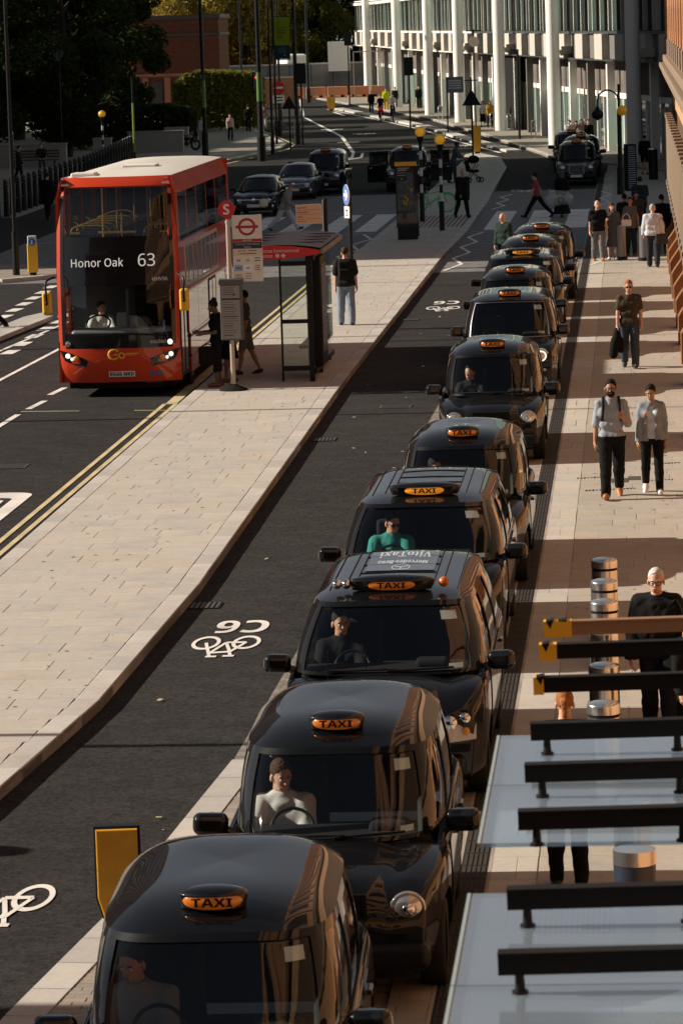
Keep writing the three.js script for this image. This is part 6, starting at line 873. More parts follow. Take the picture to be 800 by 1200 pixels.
// ------------------------------------------------------------------ street furniture
const pole = (h, r = 0.05, y0 = 0) => cyl(r, r, h, 0, y0 + h / 2, 0, 14);
{ // bus stop pole with flag and timetable
  const s = thing('bus_stop', 'bus stop pole with round red S disc, route flag and timetable case', 'bus stop', [-7.95, 0.126, -74.8]);
  part(s, 'base', new THREE.LatheGeometry([[0, 0.13], [0.07, 0.12], [0.12, 0.09], [0.27, 0.03], [0.29, 0]].map((p) => new THREE.Vector2(...p)), 24), MT.blackMatt);
  part(s, 'pole', [pole(3.35, 0.047), cyl(0.056, 0.056, 0.05, 0, 3.3, 0)], mat(col(0.46, 0.38, 0.3), 0.4, { metalness: 0.3 }));
  const d = part(s, 'disc', new THREE.CylinderGeometry(0.165, 0.165, 0.04, 32).rotateX(Math.PI / 2).translate(-0.02, 3.55, 0), MT.red); part(d, 'lettering', letters('S', 0.2, 0.006).translate(-0.02, 3.55, 0.022), MT.white); part(s, 'disc_bracket', box(0.1, 0.14, 0.05, 0, 3.36, 0.0), MT.red);
  const fl = part(s, 'flag', box(0.58, 1.3, 0.04, 0.37, 2.78, 0), MT.white);
  const flag = canvasTex(512, 1160, (x, w, h) => {
    x.fillStyle = '#e4ddd2'; x.fillRect(0, 0, w, h); x.strokeStyle = '#b01c22'; x.lineWidth = 44; x.beginPath(); x.arc(256, 205, 132, 0, 7); x.stroke(); x.fillStyle = '#b01c22'; x.fillRect(58, 182, 396, 48); x.fillRect(0, 415, w, 50);
    x.fillStyle = '#e8d9cc'; x.font = 'bold 34px sans-serif'; x.textAlign = 'center'; x.fillText('BUS STOP', 256, 452); x.fillStyle = '#2a2d2c'; x.fillRect(0, 470, w, 116); x.fillStyle = '#d8d3c8'; x.font = '40px sans-serif'; x.fillText('St Pancras International', 256, 520, 490); x.fillText('Station', 256, 570);
    x.fillStyle = '#e0c9b2'; x.fillRect(0, 590, w, 120); x.fillStyle = '#5a4a40'; x.font = '34px sans-serif'; for (let i = 0; i < 17; i++) { if (hash(i, 1, 6) > 0.12) x.fillRect(96 + i * 19, 612, 13, 22); if (hash(i, 2, 6) > 0.12) x.fillRect(86 + i * 20, 660, 14, 24); }
    x.fillStyle = '#e6dccd'; x.fillRect(0, 712, w, 448); x.fillStyle = '#9fb3cc'; x.fillRect(14, 868, 150, 110); x.fillStyle = '#eef0ee'; x.fillRect(180, 868, 150, 110); x.fillStyle = '#3a3030'; x.font = 'bold 58px sans-serif'; x.fillText('46', 90, 810); x.fillText('63', 256, 810); for (const [a, b] of [[370, 745], [370, 790]]) x.fillRect(a, b, 100, 16); x.fillText('N63', 90, 945); x.fillText('A5', 256, 945); x.fillStyle = '#a04038'; x.font = '40px sans-serif'; for (const b of [880, 915, 950]) x.fillRect(375, b, 90, 15); x.fillStyle = '#5a4a40'; x.font = '30px sans-serif'; for (const [a, b] of [[90, 1040], [90, 1090], [256, 1020], [256, 1060], [256, 1100]]) { x.fillRect(a - 55, b, 110, 12); }
  });
  part(fl, 'flag_face', new THREE.PlaneGeometry(0.575, 1.295).translate(0.37, 2.78, 0.0225), mat(col(0.9, 0.9, 0.9), 0.5, { map: flag }));
  const cse = part(s, 'timetable_case', [rbox(0.44, 1.12, 0.14, 0.02, 0.02, 1.55, 0.02), rbox(0.5, 0.12, 0.2, 0.03, 0.02, 2.14, 0.02)], mat(col(0.09, 0.088, 0.085), 0.5));
  const tt = canvasTex(256, 700, (x, w, h) => { x.fillStyle = '#8f8a86'; x.fillRect(0, 0, w, h); x.fillStyle = '#24211f'; x.fillRect(0, 165, w, 22); x.fillStyle = '#8a2a2a'; x.fillRect(150, 105, 50, 26); x.fillStyle = '#4a4644'; for (let k = 0; k < 4; k++) x.fillRect(22, 24 + k * 28, 120 + 60 * hash(k, 1, 3), 9); for (let k = 0; k < 15; k++) x.fillRect(18, 212 + k * 31, 130 + 90 * hash(k, 2, 3), k % 4 === 2 ? 14 : 7); });
  part(cse, 'timetable', new THREE.PlaneGeometry(0.36, 1.04).translate(0.01, 1.54, 0.094), mat(col(0.95, 0.95, 0.95), 0.6, { map: tt }));
  shadows(s);
}
{ // bus shelter
  const s = thing('bus_shelter', 'black-framed glass bus shelter with red name fascia and flat brown roof', 'bus shelter', [-6.87, 0.126, -78.6]);
  const bx = (w, h, d, x, y, z) => box(w, h, d, x, y, z);
  for (const [x, z] of [[0.36, 2.35], [0.36, 0.4], [0.3, -2.5]]) part(s, 'post', bx(0.1, 2.55, 0.1, x, 1.28, z), MT.black);
  part(s, 'post', bx(0.04, 2.5, 0.04, -0.24, 1.25, 2.22), MT.black); part(s, 'post', bx(0.035, 2.5, 0.035, 0.0, 1.25, -1.2), MT.black);
  part(s, 'rail', [bx(0.58, 0.09, 0.05, 0.06, 2.36, 2.22), bx(0.58, 0.08, 0.05, 0.06, 1.2, 2.22), bx(0.58, 0.1, 0.05, 0.06, 0.26, 2.22), bx(0.36, 0.09, 0.05, 0.18, 1.28, -1.2), bx(0.05, 0.1, 4.6, 0.42, 2.46, 0.05), bx(0.05, 0.1, 4.6, 0.42, 0.2, 0.05)], MT.black);
  part(s, 'glass_panel', bx(0.56, 2.05, 0.012, 0.06, 1.32, 2.22), MT.glassClear);
  part(s, 'glass_panel', bx(0.012, 2.2, 1.8, 0.42, 1.33, -1.35), MT.glassClear);
  const ad = part(s, 'advert_case', rbox(0.2, 2.2, 1.3, 0.03, 0.44, 1.35, 1.2), MT.black); part(ad, 'poster', bx(0.01, 1.8, 1.1, 0.546, 1.4, 1.2), mat(col(0.12, 0.1, 0.1), 0.25));
  part(s, 'bench', [rbox(0.3, 0.07, 2.6, 0.03, 0.1, 0.55, -0.6), rbox(0.07, 0.22, 2.6, 0.03, 0.28, 0.68, -0.6)], mat(col(0.4, 0.14, 0.11), 0.5)); part(s, 'bench_bracket', [bx(0.3, 0.3, 0.06, 0.27, 0.38, 0.4), bx(0.3, 0.3, 0.06, 0.27, 0.38, -1.6)], MT.black);
  part(s, 'roof', grid(14, 4, (u, v) => { const x = lerp(-0.92, 0.62, u), z = lerp(2.5, -2.6, v); return [x, 2.66 + 0.09 * (1 - Math.pow((u - 0.45) / 0.6, 2)), z]; }), mat(col(0.15, 0.11, 0.085), 0.55, { map: TX.dirt }));
  part(s, 'roof_edge', [bx(0.05, 0.09, 5.1, 0.63, 2.6, -0.05), bx(0.05, 0.09, 5.1, -0.93, 2.6, -0.05), bx(1.52, 0.06, 0.05, -0.15, 2.6, -2.6), bx(1.52, 0.03, 5.0, -0.15, 2.6, -0.05)], mat(col(0.2, 0.17, 0.14), 0.5)); for (const z of [0.5, 1.5, -0.5, -1.5]) part(s, 'roof_seam', bx(1.5, 0.02, 0.03, -0.15, 2.735, z), MT.wood);
  const fsh = new THREE.Shape(); fsh.moveTo(-0.93, 2.46); fsh.quadraticCurveTo(-0.2, 2.43, 0.6, 2.56); fsh.lineTo(0.6, 2.63); fsh.quadraticCurveTo(0.0, 2.78, -0.93, 2.73); fsh.lineTo(-0.93, 2.46);
  const fa = part(s, 'fascia', new THREE.ExtrudeGeometry(fsh, { depth: 0.06, bevelEnabled: false }).translate(0, 0, 2.5), MT.red); part(fa, 'lettering', [letters('St Pancras International', 0.062, 0.004, fontR).translate(-0.28, 2.64, 2.563), letters('Station', 0.062, 0.004, fontR).translate(-0.48, 2.54, 2.563), new THREE.TorusGeometry(0.028, 0.01, 6, 16).translate(-0.25, 2.54, 2.565), new THREE.TorusGeometry(0.028, 0.01, 6, 16).translate(-0.13, 2.54, 2.565), box(0.09, 0.015, 0.006, -0.13, 2.54, 2.566), box(0.09, 0.015, 0.006, -0.25, 2.54, 2.566)], MT.white);
  shadows(s);
}
{ // direction sign, blue arrow sign
  const s = thing('direction_sign', 'cream four-line direction board on a black post behind the bus shelter', 'road sign', [-8.47, 0.126, -105]);
  part(s, 'post', [pole(2.35, 0.06)], MT.black); part(s, 'edge_strip', box(0.03, 2.2, 0.04, -0.07, 1.2, 0.03), MT.cream);
  const b = canvasTex(512, 340, (x, w, h) => { x.fillStyle = '#dba582'; x.fillRect(0, 0, w, h); x.fillStyle = '#2a211c'; x.strokeStyle = '#4a3528'; x.lineWidth = 4; x.font = 'bold 42px sans-serif'; [12, 14, 7, 11].forEach((n, k) => { for (let i = 0; i < n * 0.8; i++) if (hash(i, k, 4) > 0.15) x.fillRect(22 + i * 19, 34 + k * 82 + 8 * hash(i, k, 9), 12, 20); if (k) { x.beginPath(); x.moveTo(0, 8 + k * 82); x.lineTo(w, 8 + k * 82); x.stroke(); } }); });
  const p = part(s, 'board', box(0.7, 0.53, 0.04, -0.42, 1.93, 0.05), MT.cream); p.rotation.z = 0.02; part(p, 'board_face', new THREE.PlaneGeometry(0.68, 0.51).translate(-0.42, 1.93, 0.073), mat(col(1, 1, 1), 0.6, { map: b }));
  const q = thing('arrow_sign', 'round blue sign with a white arrow on a black post', 'road sign', [-8.32, 0.126, -112], 0);
  part(q, 'post', pole(2.55, 0.06), MT.black); const d = part(q, 'disc', new THREE.CylinderGeometry(0.3, 0.3, 0.03, 36).rotateX(Math.PI / 2), mat(col(0.1, 0.2, 0.5), 0.5)); d.position.set(-0.09, 2.1, 0.02); d.rotation.y = -1.2;
  part(d, 'rim', new THREE.TorusGeometry(0.295, 0.014, 6, 36), MT.white); const ar = new THREE.Shape(); ar.moveTo(-0.2, 0.045); ar.lineTo(0.02, 0.045); ar.lineTo(-0.06, 0.15); ar.lineTo(0.06, 0.15); ar.lineTo(0.2, 0); ar.lineTo(0.06, -0.15); ar.lineTo(-0.06, -0.15); ar.lineTo(0.02, -0.045); ar.lineTo(-0.2, -0.045); part(d, 'arrow', new THREE.ExtrudeGeometry(ar, { depth: 0.006, bevelEnabled: false }).translate(0, 0, 0.016), MT.white);
  const pl = part(q, 'plate', box(0.3, 0.34, 0.02), MT.white); pl.position.set(-0.08, 1.6, 0.03); pl.rotation.y = -1.0; part(pl, 'pictogram', [box(0.14, 0.03, 0.004, 0, 0.06, 0.012), box(0.03, 0.14, 0.004, 0, 0.0, 0.0125), box(0.18, 0.02, 0.004, 0, -0.09, 0.012)], MT.black);
  shadows(s); shadows(q);
}
{ // map totem
  const s = thing('map_totem', 'black map totem with a yellow band along its top', 'information totem', [-7.45, 0.126, -125.3]);
  part(s, 'body', [rbox(0.68, 2.0, 0.16, 0.02, 0, 1.42, 0), rbox(0.66, 0.44, 0.18, 0.02, 0.02, 0.22, 0), box(0.06, 2.3, 0.2, 0.36, 1.25, -0.02)], MT.blackGloss); part(s, 'yellow_band', box(0.70, 0.13, 0.18, 0, 2.46, 0), mat(col(0.85, 0.42, 0.03), 0.5));
  const m = canvasTex(256, 420, (x, w, h) => { x.fillStyle = '#15181a'; x.fillRect(0, 0, w, h); x.fillStyle = '#3c4648'; x.fillRect(10, 120, 236, 290); for (let k = 0; k < 130; k++) { const c = ['#56605a', '#6d7465', '#3e5a46', '#4d5660', '#7b7250', '#2f3a3e'][Math.floor(hash(k, 3, 1) * 6)]; x.fillStyle = c; x.fillRect(12 + 220 * hash(k, 1, 1), 120 + 280 * hash(k, 2, 1), 6 + 22 * hash(k, 4, 1), 6 + 24 * hash(k, 5, 1)); } x.fillStyle = '#b98d1d'; for (const [a, b] of [[110, 250], [140, 280], [120, 320], [90, 300], [200, 190]]) x.fillRect(a, b, 26, 34); x.fillStyle = '#50506a'; x.fillRect(150, 60, 84, 70); x.fillStyle = '#2c5a3c'; x.fillRect(140, 40, 90, 30); x.strokeStyle = '#8a8f88'; for (let k = 0; k < 12; k++) { x.beginPath(); x.moveTo(10, 130 + 25 * k); x.lineTo(246, 120 + 25 * k + 40 * hash(k, 8, 1)); x.stroke(); } x.fillStyle = '#9aa'; for (let k = 0; k < 3; k++) x.fillRect(20, 16 + k * 24, 110, 6); x.beginPath(); x.arc(80, 100, 9, 0, 7); x.fill(); });
  part(s, 'map_panel', new THREE.PlaneGeometry(0.6, 1.45).translate(-0.02, 1.6, 0.083), mat(col(0.9, 0.9, 0.9), 0.5, { map: m })); part(s, 'heading', [box(0.4, 0.02, 0.004, -0.06, 2.33, 0.0835), box(0.3, 0.02, 0.004, -0.1, 2.27, 0.0835)], MT.alloy);
  shadows(s);
}
function beacon(label, x, y, z, h, unlit) {
  const s = thing('belisha_beacon', label, 'crossing beacon', [x, y, z], 0, undefined);
  const n = 6; for (let k = 0; k < n; k++) part(s, 'pole_band', cyl(0.055, 0.06, h * 0.62 / n, 0, h * 0.36 + (k + 0.5) * h * 0.62 / n, 0, 14), k % 2 ? MT.black : mat(col(0.55, 0.52, 0.5), 0.5)); part(s, 'pole', cyl(0.085, 0.09, h * 0.36, 0, h * 0.18, 0, 16), MT.black); part(s, 'collar', cyl(0.13, 0.075, 0.22, 0, h + 0.05, 0, 16), MT.black);
  const g = part(s, 'globe', ball(0.19, 0, h + 0.32, 0, 1, 1, 1, 28), phys(col(0.85, 0.42, 0.02), { roughness: 0.25, clearcoat: 0.6, emissive: col(1, 0.45, 0.02), emissiveIntensity: 0.16 })); part(s, 'led_ring', new THREE.TorusGeometry(0.165, 0.02, 8, 28).translate(0, h + 0.32, 0.1), mat(col(0.9, 0.6, 0.15), 0.4));
  return shadows(s);
}
beacon('amber globe beacon on a striped pole behind the map totem', -7.55, 0.126, -136.2, 2.85); beacon('amber globe beacon on a striped pole in front of the green bicycle', -6.55, 0.126, -130.1, 2.75); beacon('amber disc beacon on a pole on the dark forecourt at the left', -28.0, 0.1, -202.5, 2.4);
makeBike('bicycle', 'green bicycle parked on the island behind the beacon', -7.5, 0.126, -142.5, 0.12, mat(col(0.05, 0.42, 0.1), 0.4), false);
{ // lamp column with amber globe and hook lantern, right crossing
  const s = thing('crossing_lamp', 'black post with amber globe and a hooked lantern by the right pavement', 'street lamp', [-0.6, 0.02, -155]);
  part(s, 'post', [pole(3.4, 0.09), cyl(0.13, 0.15, 1.1, 0, 0.55, 0), pole(1.0, 0.05, 3.4)], MT.black); part(s, 'globe', ball(0.21, 0.12, 3.35, 0.1), phys(col(0.85, 0.42, 0.02), { roughness: 0.25, emissive: col(1, 0.45, 0.02), emissiveIntensity: 0.05 }));
  part(s, 'hook_arm', tube([[0, 3.6, 0], [-0.1, 4.0, 0], [-0.45, 4.18, 0], [-0.78, 4.0, 0], [-0.86, 3.5, 0]], 0.035, 30, 8), MT.black); part(s, 'lantern', new THREE.LatheGeometry([[0, 0.35], [0.06, 0.33], [0.12, 0.2], [0.22, 0.12], [0.24, 0], [0.2, -0.12], [0, -0.22]].map((p) => new THREE.Vector2(...p)), 20).translate(-0.86, 3.2, 0), MT.black);
  part(s, 'cross_bar', [bar([0, 3.0, 0], [0.1, 3.0, 0], 0.03)], MT.black); shadows(s);
  const t = thing('slatted_cabinet', 'grey cabinet with a ladder of slats beside the hooked lantern post', 'cabinet', [-0.2, 0.02, -158], 0.25); part(t, 'case', rbox(0.42, 1.9, 0.5, 0.03, 0, 0.95, 0), MT.blackMatt); for (let k = 0; k < 20; k++) part(t, 'slat', box(0.3, 0.035, 0.03, 0, 0.12 + k * 0.088, 0.26), mat(col(0.25, 0.26, 0.27), 0.4)); shadows(t);
  for (const [x, z, l] of [[-0.48, -111.6, 'left'], [0.22, -110.9, 'right']]) { const b = thing('bollard', 'brushed steel bollard half hidden ' + (l === 'left' ? 'behind the woman in the patterned dress' : 'behind the man in the white shirt'), 'bollard', [x, 0.02, z - 2]); part(b, 'post', cyl(0.16, 0.16, 1.0, 0, 0.5, 0, 24), mat(col(0.2, 0.195, 0.19), 0.35, { metalness: 0.7 })); part(b, 'base', cyl(0.2, 0.2, 0.1, 0, 0.05, 0, 24), MT.black); shadows(b); }
  const w = thing('bollard', 'tall black bollard by the office glass at the right', 'bollard', [0.78, 0.02, -168]); part(w, 'post', cyl(0.2, 0.2, 1.3, 0, 0.65, 0, 20), MT.black); part(w, 'cap', cyl(0.17, 0.2, 0.06, 0, 1.33, 0, 20), MT.steel); shadows(w);
}
{ // near steel bollards
  const spots = [[-0.46, -44.3, 'farthest of the near row of steel bollards'], [-0.45, -42.6, 'second farthest of the near row of steel bollards'], [-0.44, -41.1, 'steel bollard third from the far end of the near row'], [-0.43, -39.0, 'steel bollard behind the two upper canopy beams'], [-0.41, -37.0, 'steel bollard behind the third canopy beam'], [-0.40, -34.9, 'steel bollard just above the first beam over the glass'], [-0.14, -30.5, 'steel bollard seen through the upper glass sheet']];
  let first;
  for (const [x, z, l] of spots) {
    if (!first) { first = thing('bollard', '', 'bollard'); part(first, 'post', [cyl(0.15, 0.15, 0.8, 0, 0.4, 0, 32)], MT.steel); part(first, 'dark_band', cyl(0.146, 0.146, 0.03, 0, 0.815, 0, 32), MT.blackMatt); part(first, 'cap', new THREE.LatheGeometry([[0.153, 0], [0.153, 0.075], [0.145, 0.095], [0.1, 0.11], [0, 0.118]].map((p) => new THREE.Vector2(...p)), 32).translate(0, 0.83, 0), MT.steel); shadows(first); }
    const b = first.used ? copyOf(first) : first; first.used = 1; b.position.set(x, 0.02, z); b.userData = { label: l + ', with a black band', category: 'bollard', group: 'steel bollards on the near pavement' };
  }
  const n = thing('bollard', 'steel-topped bollard with a navy body between the two glass sheets', 'bollard', [-0.12, 0.02, -28.5]); part(n, 'post', cyl(0.16, 0.16, 0.84, 0, 0.42, 0, 32), mat(col(0.02, 0.028, 0.045), 0.4)); part(n, 'cap', cyl(0.163, 0.163, 0.11, 0, 0.9, 0, 32), MT.steel); shadows(n);
  const g = structure('floor_grating', [box(1.05, 0.012, 0.9, -0.5, 0.026, -30.2)], MT.blackMatt); const sl = []; for (let k = 0; k < 24; k++) sl.push(box(0.02, 0.012, 0.85, -1.0 + k * 0.043, 0.036, -30.2)); part(g, 'grating_bars', sl, mat(col(0.2, 0.16, 0.13), 0.6)).userData.kind = 'stuff';
}
{ // yellow traffic bollards
  const s = thing('traffic_bollard', 'yellow traffic bollard with a blue arrow roundel on the left traffic island', 'traffic bollard', [-17.75, 0.12, -112.3], 0.1); part(s, 'body', rbox(0.3, 0.85, 0.2, 0.03, 0, 0.5, 0), MT.yellow); part(s, 'foot', rbox(0.2, 0.1, 0.16, 0.02, 0, 0.05, 0), MT.black); part(s, 'top_panel', rbox(0.26, 0.28, 0.2, 0.03, 0, 1.02, 0), mat(col(0.5, 0.5, 0.52), 0.5)); const r = part(s, 'roundel', new THREE.CylinderGeometry(0.11, 0.11, 0.015, 24).rotateX(Math.PI / 2).translate(0, 0.98, 0.105), mat(col(0.04, 0.12, 0.35), 0.5)); part(r, 'arrow', [box(0.03, 0.12, 0.004, 0, 0.98, 0.114).rotateZ(0), box(0.08, 0.025, 0.004, -0.01, 0.93, 0.1145)], MT.white); shadows(s);
  const fin = (label, x, z, w, h, y0, turn, edge) => { const q = thing('traffic_bollard', label, 'traffic bollard', [x, y0, z], turn); const sh = new THREE.Shape(); sh.moveTo(-w * 0.36, 0); sh.lineTo(w * 0.36, 0); sh.lineTo(w / 2, h * 0.22); sh.lineTo(w / 2, h); sh.lineTo(-w / 2, h * 1.0); sh.lineTo(-w / 2, h * 0.22); sh.lineTo(-w * 0.36, 0); part(q, 'panel', new THREE.ExtrudeGeometry(sh, { depth: 0.03, bevelEnabled: true, bevelSize: 0.01, bevelThickness: 0.01, bevelSegments: 2 }).translate(0, 0.14, 0.03), mat(col(0.82, 0.40, 0.02), 0.5, { map: TX.fine })); const s2 = sh.getPoints().map((p) => new THREE.Vector2(p.x * (1 + 0.035 / w), (p.y - h / 2) * (1 + 0.03 / h) + h / 2)); part(q, 'shell', new THREE.ExtrudeGeometry(new THREE.Shape(s2), { depth: 0.12, bevelEnabled: true, bevelSize: 0.015, bevelThickness: 0.015, bevelSegments: 2 }).translate(0, 0.14, -0.115), MT.black); part(q, 'foot', rbox(w * 0.6, 0.2, 0.16, 0.03, 0.03, 0.04, -0.05), MT.black); return shadows(q); };
  fin('large yellow traffic bollard with black edges standing left of the nearest cab', -4.23, -29.8, 0.31, 0.69, 0.08, 0.1);
  fin('orange-yellow traffic bollard at the far nose of the island', -8.3, -203.5, 0.42, 1.3, 0.1, 0.2);
  fin('yellow traffic bollard standing in the far road', -24.9, -318, 0.62, 1.0, 0, 0.1);
}
{ // black posts on the left
  const P = [[-30.2, -141.5], [-24.5, -149], [-24.7, -160.6], [-25.1, -175], [-27.1, -209]]; const pts = [];
  for (let k = 1; k + 1 < P.length; k++) { const [ax, az] = P[k], [bx, bz] = P[k + 1], L = Math.hypot(bx - ax, bz - az), n = Math.round(L / 1.75); for (let i = 0; i < n; i++) pts.push([ax + (bx - ax) * i / n, az + (bz - az) * i / n]); }
  for (let k = 1; k < 3; k++) pts.unshift([-24.5 - 0.05 * k, -149 + k * 1.75]);
  let first; pts.forEach(([x, z], i) => { if (!first) { first = thing('street_post', 'black iron post in the long row along the forecourt at the left', 'bollard', [x, 0.1, z], 0, 'row of black posts along the forecourt'); part(first, 'shaft', cyl(0.085, 0.115, 1.3, 0, 0.65, 0, 12), MT.black); part(first, 'cap', [ball(0.1, 0, 1.38, 0, 1, 1, 1, 12), cyl(0.115, 0.115, 0.05, 0, 1.27, 0, 12)], mat(col(0.04, 0.04, 0.042), 0.35)); shadows(first); } else copyOf(first, undefined, [x, 0.1, z]); });
  const c = single('post_rail', [0.6, 1.15].flatMap((y) => pts.slice(0, -1).map((p, i) => bar([p[0], y + 0.1, p[1]], [pts[i + 1][0], y + 0.1, pts[i + 1][1]], 0.014, 5))), MT.black, 'thin black rails linking the posts along the forecourt', 'railing');
}
// tall lamp posts, signals, signs
function lampPost(label, x, y, z, h, arm, r = 0.09, band) {
  const s = thing('lamp_post', label, 'lamp post', [x, y, z]); part(s, 'column', [cyl(r * 0.72, r, h, 0, h / 2, 0, 14), cyl(r * 1.5, r * 1.6, 1.3, 0, 0.65, 0, 14)], MT.black);
  if (band) part(s, 'green_band', cyl(r * 1.06, r * 1.08, 1.5, 0, band, 0, 14), mat(col(0.07, 0.15, 0.03), 0.5));
  part(s, 'lamp_arm', [bar([0, h - 0.1, 0], [arm, h + 0.25, 0], 0.04)], MT.black); part(s, 'lantern', rbox(0.62, 0.12, 0.26, 0.05, arm + 0.25 * Math.sign(arm), h + 0.24, 0), mat(col(0.2, 0.2, 0.2), 0.4)); return shadows(s);
}
lampPost('slim grey lamp post at the far left, in front of the posts', -18.3, 0.1, -112.6, 10.5, 1.2, 0.065);
lampPost('black lamp post with a green band by the hedge, left of centre', -23.8, 0.1, -213.5, 11, 1.2, 0.12, 3.4); lampPost('thick black lamp post with a green band on the pavement corner', -19.55, 0.1, -202, 11, 1.2, 0.15, 3.9);
lampPost('tall black lamp post beside the traffic signal and yellow-green banner', -20.0, 0.1, -229, 11.5, 1.2, 0.13);
lampPost('thin lamp post near the triangular sign', -19.9, 0.1, -212, 10, 1, 0.07); lampPost('black lamp post in front of the far hoarding', -29.6, 0, -352, 12, 1.5, 0.13); lampPost('thin far lamp post left of the banner', -29.4, 0.1, -290, 12, 1, 0.09); lampPost('thin lamp post behind the no entry sign', -24.0, 0.1, -262, 12, 1, 0.09);
lampPost('lamp post on the near left roadside whose shadow crosses the road', -18.3, 0, -38.6, 9.5, 1.2, 0.09); lampPost('lamp post on the left roadside opposite the bus stop', -18.3, 0, -71.2, 9.5, 1.2, 0.09); lampPost('lamp post on the left roadside beyond the bus stop', -18.3, 0, -87.4, 9.5, 1.2, 0.09);
{
  const sg = thing('round_sign', 'round sign on a post at the near left kerb, casting a disc of shade', 'road sign', [-11.0, 0, -33.4]); part(sg, 'post', pole(2.6, 0.05), MT.black); part(sg, 'disc', new THREE.CylinderGeometry(0.26, 0.26, 0.03, 28).rotateZ(Math.PI / 2).translate(0, 2.55, 0), MT.white); shadows(sg);
}
function signal(label, x, y, z, h, turn = 0, away = true) {
  const s = thing('traffic_signal', label, 'traffic signal', [x, y, z], turn); part(s, 'post', pole(h, 0.06), MT.black); const hd = part(s, 'signal_head', [rbox(0.36, 1.0, 0.3, 0.05, 0, h - 0.4, 0), box(0.62, 1.2, 0.03, 0, h - 0.4, away ? 0.16 : -0.16)], MT.black); for (let k = 0; k < 3; k++) part(hd, 'signal_lens', new THREE.CylinderGeometry(0.11, 0.11, 0.04, 20).rotateX(Math.PI / 2).translate(0, h - 0.1 - k * 0.3, away ? -0.16 : 0.16), k === 0 && !away ? mat(col(0.6, 0.03, 0.01), 0.3, { emissive: col(1, 0.05, 0.01), emissiveIntensity: 1.5 }) : MT.blackMatt); return shadows(s);
}
signal('traffic signal seen from behind on the tall black post by the banner', -19.55, 0.1, -227.5, 4.6); signal('far traffic signal in front of the curved building end', -24.6, 0, -335, 6.2); signal('traffic signal in front of the second near white column', -14.75, 0.1, -255, 4.5); signal('traffic signal showing red at the pavement corner', -21.8, 0.1, -224, 4.2, 0, false);
{
  const n = thing('no_entry_sign', 'red no entry disc with a white bar above a white plate', 'road sign', [-22.6, 0.1, -246]); part(n, 'post', [pole(3.4, 0.06), cyl(0.14, 0.16, 1.0, 0, 0.5, 0, 12)], MT.black); const d = part(n, 'disc', new THREE.CylinderGeometry(0.42, 0.42, 0.04, 32).rotateX(Math.PI / 2).translate(0, 3.1, 0.08), MT.red); part(d, 'bar', box(0.62, 0.13, 0.01, 0, 3.1, 0.106), MT.white); const p = part(n, 'plate', box(0.75, 0.5, 0.03, 0, 2.38, 0.08), MT.white); part(p, 'lines', [box(0.5, 0.07, 0.004, 0, 2.48, 0.098), box(0.55, 0.07, 0.004, 0, 2.3, 0.098)], MT.blackMatt); shadows(n);
  const tri = (label, x, y, z, h, s) => { const t = thing('triangle_sign', label, 'road sign', [x, y, z]); part(t, 'post', pole(h, 0.05), MT.black); const sh = new THREE.Shape(); sh.moveTo(-0.42 * s, -0.28 * s); sh.lineTo(0.42 * s, -0.28 * s); sh.lineTo(0, 0.46 * s); part(t, 'plate', new THREE.ExtrudeGeometry(sh, { depth: 0.03, bevelEnabled: false }).translate(0, h - 0.25, 0.05), MT.black); return shadows(t); };
  tri('back of a triangular sign on a thin post at the pavement corner', -19.4, 0.1, -217.5, 2.9, 1); const t2 = tri('back of a triangular sign by the island nose, below a crossbar', -8.2, 0.1, -196, 3.3, 1.15); part(t2, 'crossbar', box(0.7, 0.05, 0.05, 0, 4.0, 0), MT.black); part(t2, 'mast', pole(1.0, 0.04, 3.2), MT.black); shadows(t2);
  const b = thing('banner', 'yellow-green banner over a blue-grey panel between two posts', 'banner', [-20.9, 0.1, -231]); part(b, 'post', [pole(9.2, 0.07)].map((g) => g.translate(-0.52, 0, 0)), MT.black);
  const cv = canvasTex(256, 700, (x, w, h) => { x.fillStyle = '#6f7a12'; x.fillRect(0, 0, w, 470); x.fillStyle = '#1b2f3e'; x.fillRect(0, 470, w, 230); x.fillStyle = '#20260a'; for (let k = 0; k < 5; k++) for (let i = 0; i < 5 - (k > 2 ? 2 : 0); i++) x.fillRect(48 + i * 30, 175 + k * 40, 22, 17); x.strokeStyle = '#2c3208'; x.lineWidth = 5; x.beginPath(); x.moveTo(30, 90); x.lineTo(110, 70); x.lineTo(50, 120); x.stroke(); x.fillStyle = '#33424c'; x.fillRect(60, 500, 130, 100); x.fillStyle = '#c8cfd2'; x.fillRect(160, 630, 16, 14); });
  part(b, 'cloth', box(0.92, 2.5, 0.03, 0.0, 6.3, 0.05), mat(col(0.2, 0.22, 0.03), 0.8)); part(b, 'banner_print', new THREE.PlaneGeometry(0.91, 2.49).translate(0, 6.3, 0.068), mat(col(1, 1, 1), 0.8, { map: cv })); part(b, 'bracket', [bar([-0.5, 7.58, 0.02], [0.5, 7.6, 0.02], 0.025), bar([-0.5, 5.02, 0.02], [0.5, 5.02, 0.02], 0.025)], MT.black); shadows(b);
  const bs = thing('information_board', 'dark board on two posts by the far kerb, behind the right beacon', 'sign', [-11.2, 0.1, -243], 0.1); part(bs, 'board', box(1.1, 1.0, 0.06, 0, 3.0, 0), mat(col(0.06, 0.07, 0.11), 0.4)); part(bs, 'post', [pole(3.5, 0.05).translate(-0.5, 0, 0)], MT.black); part(bs, 'text_lines', [0.25, 0.1, -0.05, -0.2].map((y) => box(0.8, 0.05, 0.004, 0, 3 + y, 0.033)), mat(col(0.4, 0.4, 0.42), 0.6)); shadows(bs);
